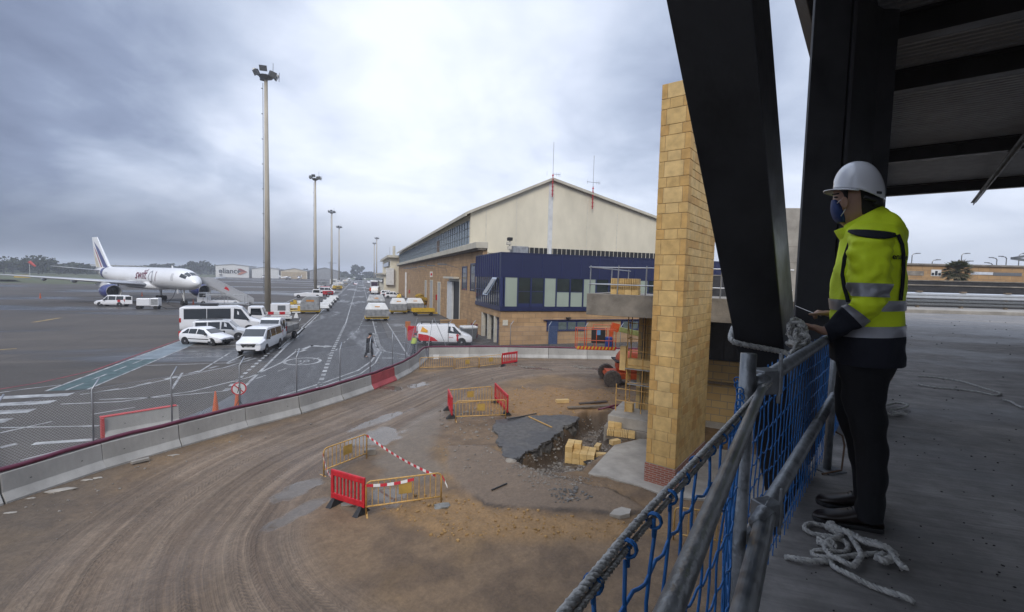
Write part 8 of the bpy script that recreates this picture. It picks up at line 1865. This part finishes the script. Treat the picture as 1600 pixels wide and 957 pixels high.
# nose and brow
c = mp_(1303, 319, 0); mb.blob(tuple(c + FWD * .002), .013, 1, 2, (1, .8, 1.3), .05); c = mp_(1303, 305, 0)
def limb(rows, ns=22, na=16): loft(mb, rows, ns=ns, na=na)
ARML = R2((1334, 388, 1386, 392, .19, .055), (1332, 425, 1384, 428, .225, .055), (1336, 462, 1378, 470, .235, .05), (1332, 478, 1362, 496, .235, .045), (1312, 490, 1330, 512, .21, .038), (1296, 506, 1304, 524, .19, .031), (1288, 509, 1296, 530, .182, .029)); limb(ARML)
ARMR = R2((1330, 392, 1380, 392, -.19, .055), (1330, 440, 1376, 440, -.22, .05), (1326, 476, 1362, 488, -.215, .045), (1312, 484, 1326, 502, -.17, .036), (1302, 484, 1306, 500, -.135, .03)); limb(ARMR)
LEGL = R2((1316, 570, 1394, 572, .095, .085), (1324, 640, 1378, 642, .10, .075), (1338, 702, 1380, 704, .10, .058), (1344, 760, 1378, 762, .10, .05), (1346, 806, 1372, 808, .10, .042)); limb(LEGL)
LEGR = R2((1314, 570, 1384, 572, -.09, .085), (1312, 640, 1358, 642, -.10, .072), (1328, 702, 1364, 704, -.10, .055), (1336, 760, 1368, 762, -.10, .048), (1340, 782, 1364, 784, -.10, .042)); limb(LEGR)
def hand(wrist, knuck, wid, up_, fing, thumb, pr=.0135):
    """palm from wrist to knuckles (a flattened loft), four fingers and a side thumb as tapering chains"""
    d = (knuck - wrist).normalized(); sd = wid.normalized(); n_ = d.cross(sd).normalized(); rg = []
    for k, w, th in ((0, .024, .019), (.35, .034, .018), (.75, .041, .0155), (1.0, .040, .0125)):
        c = wrist.lerp(knuck, k); rg.append([c + sd * (w * cos(2 * pi * j / 16)) + n_ * (th * sin(2 * pi * j / 16)) for j in range(16)])
    mb.rings(rg)
    for o, pts in fing:
        b = knuck + sd * o - d * .012; ps = [b] + [knuck + sd * o + d * p[0] + up_ * p[1] for p in pts]; mb.path(ps, .008, 8, radii=[.0098, .0092, .0082, .0066][:len(ps)])
        mb.blob(tuple(ps[-1]), .0066, 1, 1, (1, 1, 1), 0)
    ps = [wrist.lerp(knuck, .35) + sd * .022] + [wrist.lerp(knuck, .35) + q for q in thumb]; mb.path(ps, .01, 8, radii=[.0135, .0115, .0098, .0078][:len(ps)]); mb.blob(tuple(ps[-1]), .0078, 1, 1, (1, 1, 1), 0)
# near hand rests on the handrail, fingers curling over it
wL = mp_(1292, 520, .182); kL = mp_(1268, 510, .165); wd = (LAT * .92 + ZV * .1).normalized()
hand(wL, kL, wd, ZV, [(.028, ((.028, -.006), (.045, -.028), (.040, -.046))), (.010, ((.032, -.004), (.054, -.026), (.050, -.050))), (-.010, ((.030, -.004), (.050, -.026), (.047, -.048))), (-.028, ((.024, -.006), (.038, -.024), (.036, -.040)))], [-wd * .045 + (kL - wL) * .35 - ZV * .004, -wd * .058 + (kL - wL) * .85 - ZV * .012, -wd * .056 + (kL - wL) * 1.2 - ZV * .03])
wR = mp_(1303, 492, -.135); kR = mp_(1287, 489, -.125)
hand(wR, kR, wd, ZV, [(.027, ((.026, .0), (.040, -.020), (.034, -.038))), (.009, ((.030, .002), (.048, -.018), (.042, -.040))), (-.009, ((.028, .002), (.046, -.018), (.040, -.040))), (-.026, ((.022, .0), (.034, -.018), (.030, -.034)))], [wd * .040 + (kR - wR) * .5 - ZV * .006, wd * .050 + (kR - wR) * 1.3 - ZV * .016, wd * .042 + (kR - wR) * 2.1 - ZV * .026])
body = mb.build('body', M_skin, man, smooth=True)
q = body.modifiers.new('fuse', 'REMESH'); q.mode = 'VOXEL'; q.voxel_size = .0055; q.use_smooth_shade = True
q = body.modifiers.new('soft', 'SMOOTH'); q.factor = .5; q.iterations = 3
# ear, hair, eye, mask with straps
e0 = mp_(1319, 317, .078); mb = MB()
rg = []
for k, (w, h, o) in enumerate(((.010, .020, -.006), (.015, .027, .003), (.016, .028, .007), (.012, .023, .009), (.006, .014, .007))): rg.append([e0 + FWD * (w * cos(a)) + ZV * (h * sin(a) + .004 * cos(a)) + LAT * o for a in np.linspace(0, 2 * pi, 15)[:-1]])
mb.rings(rg); mb.build('ear', M_skin, man, smooth=True)
mb = MB(); HAIR = R2((1322, 290, 1377, 292, 0, .078), (1325, 303, 1378, 305, 0, .083), (1329, 315, 1376, 318, 0, .082), (1332, 326, 1372, 329, 0, .077), (1338, 337, 1364, 339, 0, .066)); loft(mb, HAIR, ns=16, na=28, fold=.002, fs=30); mb.build('hair', M_hair, man, smooth=True)
mb = MB(); loft(mb, R2((1307, 290, 1330, 291, 0, .0745), (1306, 297, 1328, 299, 0, .0765), (1312, 305, 1326, 307, 0, .077), (1315, 313, 1324, 315, 0, .0775)), ns=8, na=24); mb.build('sideburn', M_hair, man, smooth=True)
mb = MB(); c = mp_(1305.5, 309.5, .047); mb.blob(tuple(c + LAT * .016), .0085, 2, 2, (1.2, 1, .55), 0); mb.build('eye', M_black, man, smooth=True); mb = MB(); c = mp_(1305, 304.5, .055); mb.bar(c + FWD * .012 + LAT * .004, c - FWD * .014 + LAT * .014 + ZV * .002, .006, .006); mb.build('eyebrow', M_hair, man)
mb = MB(); loft(mb, R2((1299, 313.5, 1312, 316, 0, .042), (1297.5, 321, 1317, 324, 0, .062), (1298, 331, 1321, 335, 0, .068), (1301, 341, 1323, 344, 0, .064), (1307, 348, 1322, 350, 0, .050)), ns=14, na=26, fold=.0015, fs=40); mb.build('face_mask', M_mask, man, smooth=True)
mb = MB(); mb.path([mp_(1308, 318, .066), mp_(1313, 313, .078), mp_(1318, 310.5, .083), mp_(1322, 312, .08)], .0022, 5); mb.path([mp_(1314, 338, .066), mp_(1318, 332, .078), mp_(1321, 327, .08)], .0022, 5); mb.build('mask_strap', M_wht, man, smooth=True)
# hard hat
h0, h1 = mp_(1301.5, 296, 0), mp_(1382, 302, 0); hc = (h0 + h1) / 2; hu = (h1 - h0) / 2; HU = hu.normalized(); top = mp_(1346, 252, 0); hh = (top - hc).dot(ZV); mb = MB(); rg = []; NA = 44
for k in range(17):
    f = k / 16; z = f; r = sqrt(max(0, 1 - z ** 2.35)) if f < 1 else 0; r = max(r, .02); ring = []
    for j in range(NA):
        a = 2 * pi * j / NA; ca, sa = cos(a), sin(a); rear = max(0, ca); drop = -.030 * max(0, ca) * (1 - f) + .012 * max(0, -ca) * (1 - f) - .014 * (1 - f)
        ridge = 1 + .02 * math.exp(-(sa / .22) ** 2) * (f > .2) - .012 * math.exp(-((abs(sa) - .34) / .08) ** 2) * (.25 < f < .95)
        ring.append(hc + HU * (hu.length * ca * r * ridge * (1 + .03 * rear)) + LAT * (.112 * sa * r * ridge) + ZV * (hh * z + drop))
    rg.append(ring)
mb.rings(rg, cap=False); shell = mb.build('helmet', M_hel, man, smooth=True); so_ = shell.modifiers.new('thick', 'SOLIDIFY'); so_.thickness = .004
mb = MB(); rg = []
for k in range(4):
    e = (0, .35, .75, 1.0)[k]; ring = []
    for j in range(23):
        a = radians(96 + 168 * j / 22); front = max(0, -cos(a)); ext = (.006 + .036 * front ** 1.2) * e; r = 1.0 + .0 * e
        ring.append(hc + HU * ((hu.length + ext) * cos(a)) + LAT * ((.112 + ext * .55) * sin(a)) + ZV * (-.014 + .012 * front - .010 * e * front - .002 * e))
    rg.append(ring)
mb.rings(rg, cap=False, closed=False); br_ = mb.build('helmet_brim', M_hel, man, smooth=True); so_ = br_.modifiers.new('thick', 'SOLIDIFY'); so_.thickness = .0045
mb = MB(); c = mp_(1369, 301, .088); mb.hexa([c + HU * a + ZV * b + LAT * w for w, a, b in ((0, -.022, -.006), (0, .022, -.006), (.004, .022, -.006), (.004, -.022, -.006), (0, -.022, .006), (0, .022, .006), (.004, .022, .006), (.004, -.022, .006))]); mb.build('helmet_badge', M_black, man, bevel=.002)
mb = MB(); a_ = [hc + HU * ((hu.length - .006) * cos(t_)) + LAT * (.108 * sin(t_)) + ZV * (-.045 - .012 * cos(t_)) for t_ in np.linspace(-1.45, 1.45, 17)]; mb.path(a_, .009, 6); c = mp_(1370, 316, .055); mb.lathe([(.002, -.012), (.022, -.012), (.022, .012), (.002, .012)], 16, tuple(c + HU * .0 + LAT * .012), 'Y'); mb.build('helmet_harness', M_black, man, smooth=True)
# jacket
TOR = R2((1326, 352, 1392, 346, 0, .10), (1318, 362, 1403, 358, 0, .165), (1314, 374, 1410, 372, 0, .20), (1311, 388, 1413.5, 390, 0, .215), (1305.5, 410, 1413.5, 412, 0, .222), (1300, 435, 1413, 437, 0, .222), (1297.5, 457, 1411.5, 460, 0, .220), (1297.5, 482, 1411, 483, 0, .220), (1298, 505, 1410.5, 506, 0, .222), (1298.5, 522, 1410.5, 523, 0, .224), (1299, 545, 1410.5, 547, 0, .226), (1300, 562, 1410, 567, 0, .224))
ty = [352, 362, 374, 388, 410, 435, 457, 482, 505, 522, 545, 563]
def tt(y):
    for i in range(len(ty) - 1):
        if y <= ty[i + 1]: return (i + (y - ty[i]) / (ty[i + 1] - ty[i])) / (len(ty) - 1)
    return 1.0
mb = MB(); loft(mb, TOR, 0, tt(522), ns=70, na=64, fold=.012, fs=11, sq=.86, foldz=.9); mb.build('jacket', M_hv, man, smooth=True)
mb = MB(); loft(mb, TOR, tt(520), 1, ns=24, na=64, off=.003, fold=.012, fs=11, sq=.86, foldz=.9); mb.build('jacket_hem', M_nv, man, smooth=True)
for ya, yb in ((467, 483), (505, 521)): mb = MB(); loft(mb, TOR, tt(ya), tt(yb), ns=10, na=64, off=.0045, fold=.012, fs=11, sq=.86, foldz=.9, cap=False); mb.build('reflective_band', M_refl, man, smooth=True)
SLV = R2((1330, 358, 1398, 366, .125, .075), (1325, 374, 1396, 383, .185, .088), (1323.5, 395, 1394, 402, .215, .090), (1324.5, 420, 1391.5, 424, .232, .088), (1326, 444, 1388, 446, .24, .084), (1329, 464, 1385, 467, .244, .082), (1328, 474, 1376, 486, .244, .080), (1324, 475, 1362, 500, .238, .074), (1319, 479, 1350, 508, .228, .068), (1309, 487, 1334, 516, .214, .061), (1297, 500, 1313, 526, .20, .052), (1287.5, 509, 1297, 533.5, .186, .043))
mb = MB(); loft(mb, SLV, 0, .685, ns=60, na=40, fold=.017, fs=15, seed=4, foldz=1.6); mb.build('sleeve', M_hv, man, smooth=True)
mb = MB(); loft(mb, SLV, .68, 1, ns=26, na=40, off=.002, fold=.012, fs=15, seed=4, foldz=1.6); mb.build('cuff', M_nv, man, smooth=True)
mb = MB(); loft(mb, SLV, .355, .445, ns=12, na=40, off=.0045, fold=.017, fs=15, seed=4, cap=False, foldz=1.6); mb.build('reflective_band', M_refl, man, smooth=True)
mb = MB(); loft(mb, SLV, .655, .755, ns=12, na=40, off=.006, fold=.014, fs=15, seed=4, cap=False, foldz=1.6); mb.build('reflective_band', M_refl, man, smooth=True)
SLR = R2((1328, 366, 1392, 366, -.12, .08), (1322, 385, 1388, 388, -.19, .088), (1322, 430, 1384, 432, -.225, .085), (1322, 466, 1374, 474, -.23, .08), (1316, 478, 1352, 498, -.215, .07), (1309, 482, 1326, 506, -.165, .052), (1302, 483, 1307, 502, -.135, .04))
mb = MB(); loft(mb, SLR, 0, .72, ns=30, na=26, fold=.008, fs=12, seed=8); mb.build('sleeve', M_hv, man, smooth=True); mb = MB(); loft(mb, SLR, .71, 1, ns=14, na=26, off=.002, fold=.006, fs=12, seed=8); mb.build('cuff', M_nv, man, smooth=True)
# navy yoke over the shoulder and the piping that runs down both sides of the armhole
mb = MB()
def surf(t_, an, off): 
    q = cat(SLV, t_); a = mp_(q[0], q[1], q[4]); b = mp_(q[2], q[3], q[4]); c = (a + b) / 2; u = (b - a) / 2; return c + u.normalized() * ((u.length + off) * cos(an)) + LAT * ((q[5] + off) * sin(an))
rows_ = []
for k in range(7): rows_.append([surf(lerp(.0, .020 + .045 * sin(an) ** 1.5, k / 6) + .02 * (1 - cos(an)) * .5, an, .010) for an in np.linspace(.15, pi - .05, 30)])
mb.rings(rows_, cap=False, closed=False); yk = mb.build('navy_yoke', M_nv, man, smooth=True); so_ = yk.modifiers.new('thick', 'SOLIDIFY'); so_.thickness = .004
def torp(y, an, off=.006):
    q = cat(TOR, tt(y)); a = mp_(q[0], q[1], 0); b = mp_(q[2], q[3], 0); c = (a + b) / 2; u = (b - a) / 2; ca, sa = cos(an), sin(an); return c + u.normalized() * ((u.length + off) * math.copysign(abs(ca) ** .86, ca)) + LAT * ((q[5] + off) * abs(sa) ** .86)
def ribbon(name, pts, w):
    mb = MB(); rg = []
    for i, p in enumerate(pts):
        t_ = (pts[min(len(pts) - 1, i + 1)] - pts[max(0, i - 1)]).normalized(); out = (p - (mp_(1355, 440, 0) + ZV * (p.z - mp_(1355, 440, 0).z))).normalized(); s_ = t_.cross(out).normalized() * w / 2; out = out * .004; rg.append([p - s_ - out, p + s_ - out, p + s_ + out, p - s_ + out])
    mb.rings(rg); mb.build(name, M_nv, man, smooth=False, bevel=.002)
ribbon('front_piping', [torp(y, radians(a), .010) for y, a in ((372, 128), (385, 138), (405, 142), (430, 139), (448, 132), (462, 126), (470, 124))], .016)
ribbon('back_piping', [torp(y, radians(a), .010) for y, a in ((374, 62), (386, 57), (400, 54), (420, 52), (442, 52), (466, 54))], .014)
# collar flap and hood
mb = MB(); loft(mb, R2((1303.5, 361, 1346, 350, 0, .078), (1307, 368, 1352, 358, 0, .088), (1313, 377, 1362, 372, 0, .105), (1315, 386, 1372, 384, 0, .13)), ns=14, na=36, fold=.003, fs=14, cap=False); cl = mb.build('collar', M_hv, man, smooth=True); so_ = cl.modifiers.new('thick', 'SOLIDIFY'); so_.thickness = .008
mb = MB(); loft(mb, R2((1306, 362.5, 1344, 352, 0, .073), (1310, 370, 1350, 360, 0, .084)), ns=6, na=36, cap=False); mb.build('collar_lining', M_nv, man, smooth=True)
HOOD = R2((1318, 353, 1379, 322, 0, .085), (1319, 358, 1391, 327, 0, .108), (1322, 365, 1403, 338, 0, .128), (1330, 371, 1411, 352, 0, .14), (1342, 375, 1416, 368, 0, .138), (1356, 378, 1412, 383, 0, .118), (1372, 381, 1403, 389, 0, .085))
mb = MB(); loft(mb, HOOD, ns=40, na=48, fold=.014, fs=12, seed=3); mb.build('hood', M_hv, man, smooth=True)
_tx = text_mesh('back_lettering', 'enaire', .042, M_nv, man, Matrix.Identity(4), 0, .001)
for v in _tx.data.vertices: v.co = torp(404 - v.co.y * 255, radians(60) - v.co.x / .20, .014)
# trousers and shoes
TL = R2((1303, 553, 1404, 556, .06, .135), (1308, 575, 1398, 578, .085, .115), (1313, 600, 1388, 602, .098, .102), (1317, 630, 1384, 632, .10, .094), (1325, 662, 1386, 664, .10, .086), (1335, 700, 1387, 702, .10, .078), (1339, 745, 1386.5, 748, .10, .076), (1337, 785, 1383, 790, .10, .078), (1336, 805, 1379, 812, .10, .080))
TRr = R2((1303, 553, 1398, 556, -.06, .135), (1306, 575, 1390, 578, -.085, .112), (1306, 600, 1378, 602, -.098, .10), (1303.5, 635, 1363, 637, -.10, .09), (1311, 665, 1362, 667, -.10, .082), (1323, 700, 1368, 702, -.10, .074), (1332, 745, 1374, 747, -.10, .072), (1333, 772, 1373, 776, -.10, .074))
mb = MB(); loft(mb, TL, ns=56, na=32, fold=.009, fs=11, seed=5, foldz=1.1); loft(mb, TRr, ns=50, na=32, fold=.009, fs=11, seed=7, foldz=1.1); mb.build('trousers', M_trs, man, smooth=True)
def shoe(toe, heel):
    toe, heel = V(toe) - MP, V(heel) - MP; d = (toe - heel); Ls = d.length; d.normalize(); s_ = V((-d.y, d.x, 0)); rg = []; sr = []
    for f, w, h in ((0, .028, .055), (.04, .036, .085), (.2, .038, .105), (.36, .038, .10), (.5, .042, .078), (.65, .048, .062), (.8, .048, .052), (.92, .038, .042), (.985, .02, .030), (1.0, .008, .022)):
        c = heel + d * (Ls * f); ring = []
        for j in range(18):
            a = 2 * pi * j / 18; z = .012 + (h - .012) * (.5 + .5 * sin(a)) ** .8; wd_ = w * (abs(cos(a)) ** .6) * math.copysign(1, cos(a)); ring.append(c + s_ * wd_ + ZV * z)
        rg.append(ring); sr.append([c + s_ * ((w + .004) * q) + ZV * z for q, z in ((-1, .0), (1, .0), (1, .022), (-1, .022))])
    mb = MB(); mb.rings(rg); sh = mb.build('shoe', M_shoe, man, smooth=True); mb = MB(); mb.rings(sr); mb.build('sole', M_black, sh, bevel=.004)
    mb = MB()
    for k in range(4): c = heel + d * (Ls * (.44 + .055 * k)) + ZV * (.092 - .012 * k); mb.path([c - s_ * .022 - ZV * .008, c + ZV * .003, c + s_ * .022 - ZV * .008], .0022, 5)
    mb.build('laces', M_black, sh)
shoe((2.175, 1.628, ZD), (2.400, 1.448, ZD)); shoe((2.358, 1.752, ZD), (2.570, 1.572, ZD))
# ------------------------------------------------------------------ damp air over the field
mb = MB(); mb.box(-2650, 2650, -750, 2950, -1.2, 40); m = bpy.data.materials.new('damp haze'); m.use_nodes = True; t = m.node_tree; t.nodes.clear(); o = t.nodes.new('ShaderNodeOutputMaterial'); v = t.nodes.new('ShaderNodeVolumePrincipled'); v.inputs['Color'].default_value = (.86, .90, 1, 1); v.inputs['Density'].default_value = .0005; v.inputs['Anisotropy'].default_value = 0.0; t.links.new(v.outputs[0], o.inputs['Volume'])
tag(mb.build('haze', m), kind='stuff')
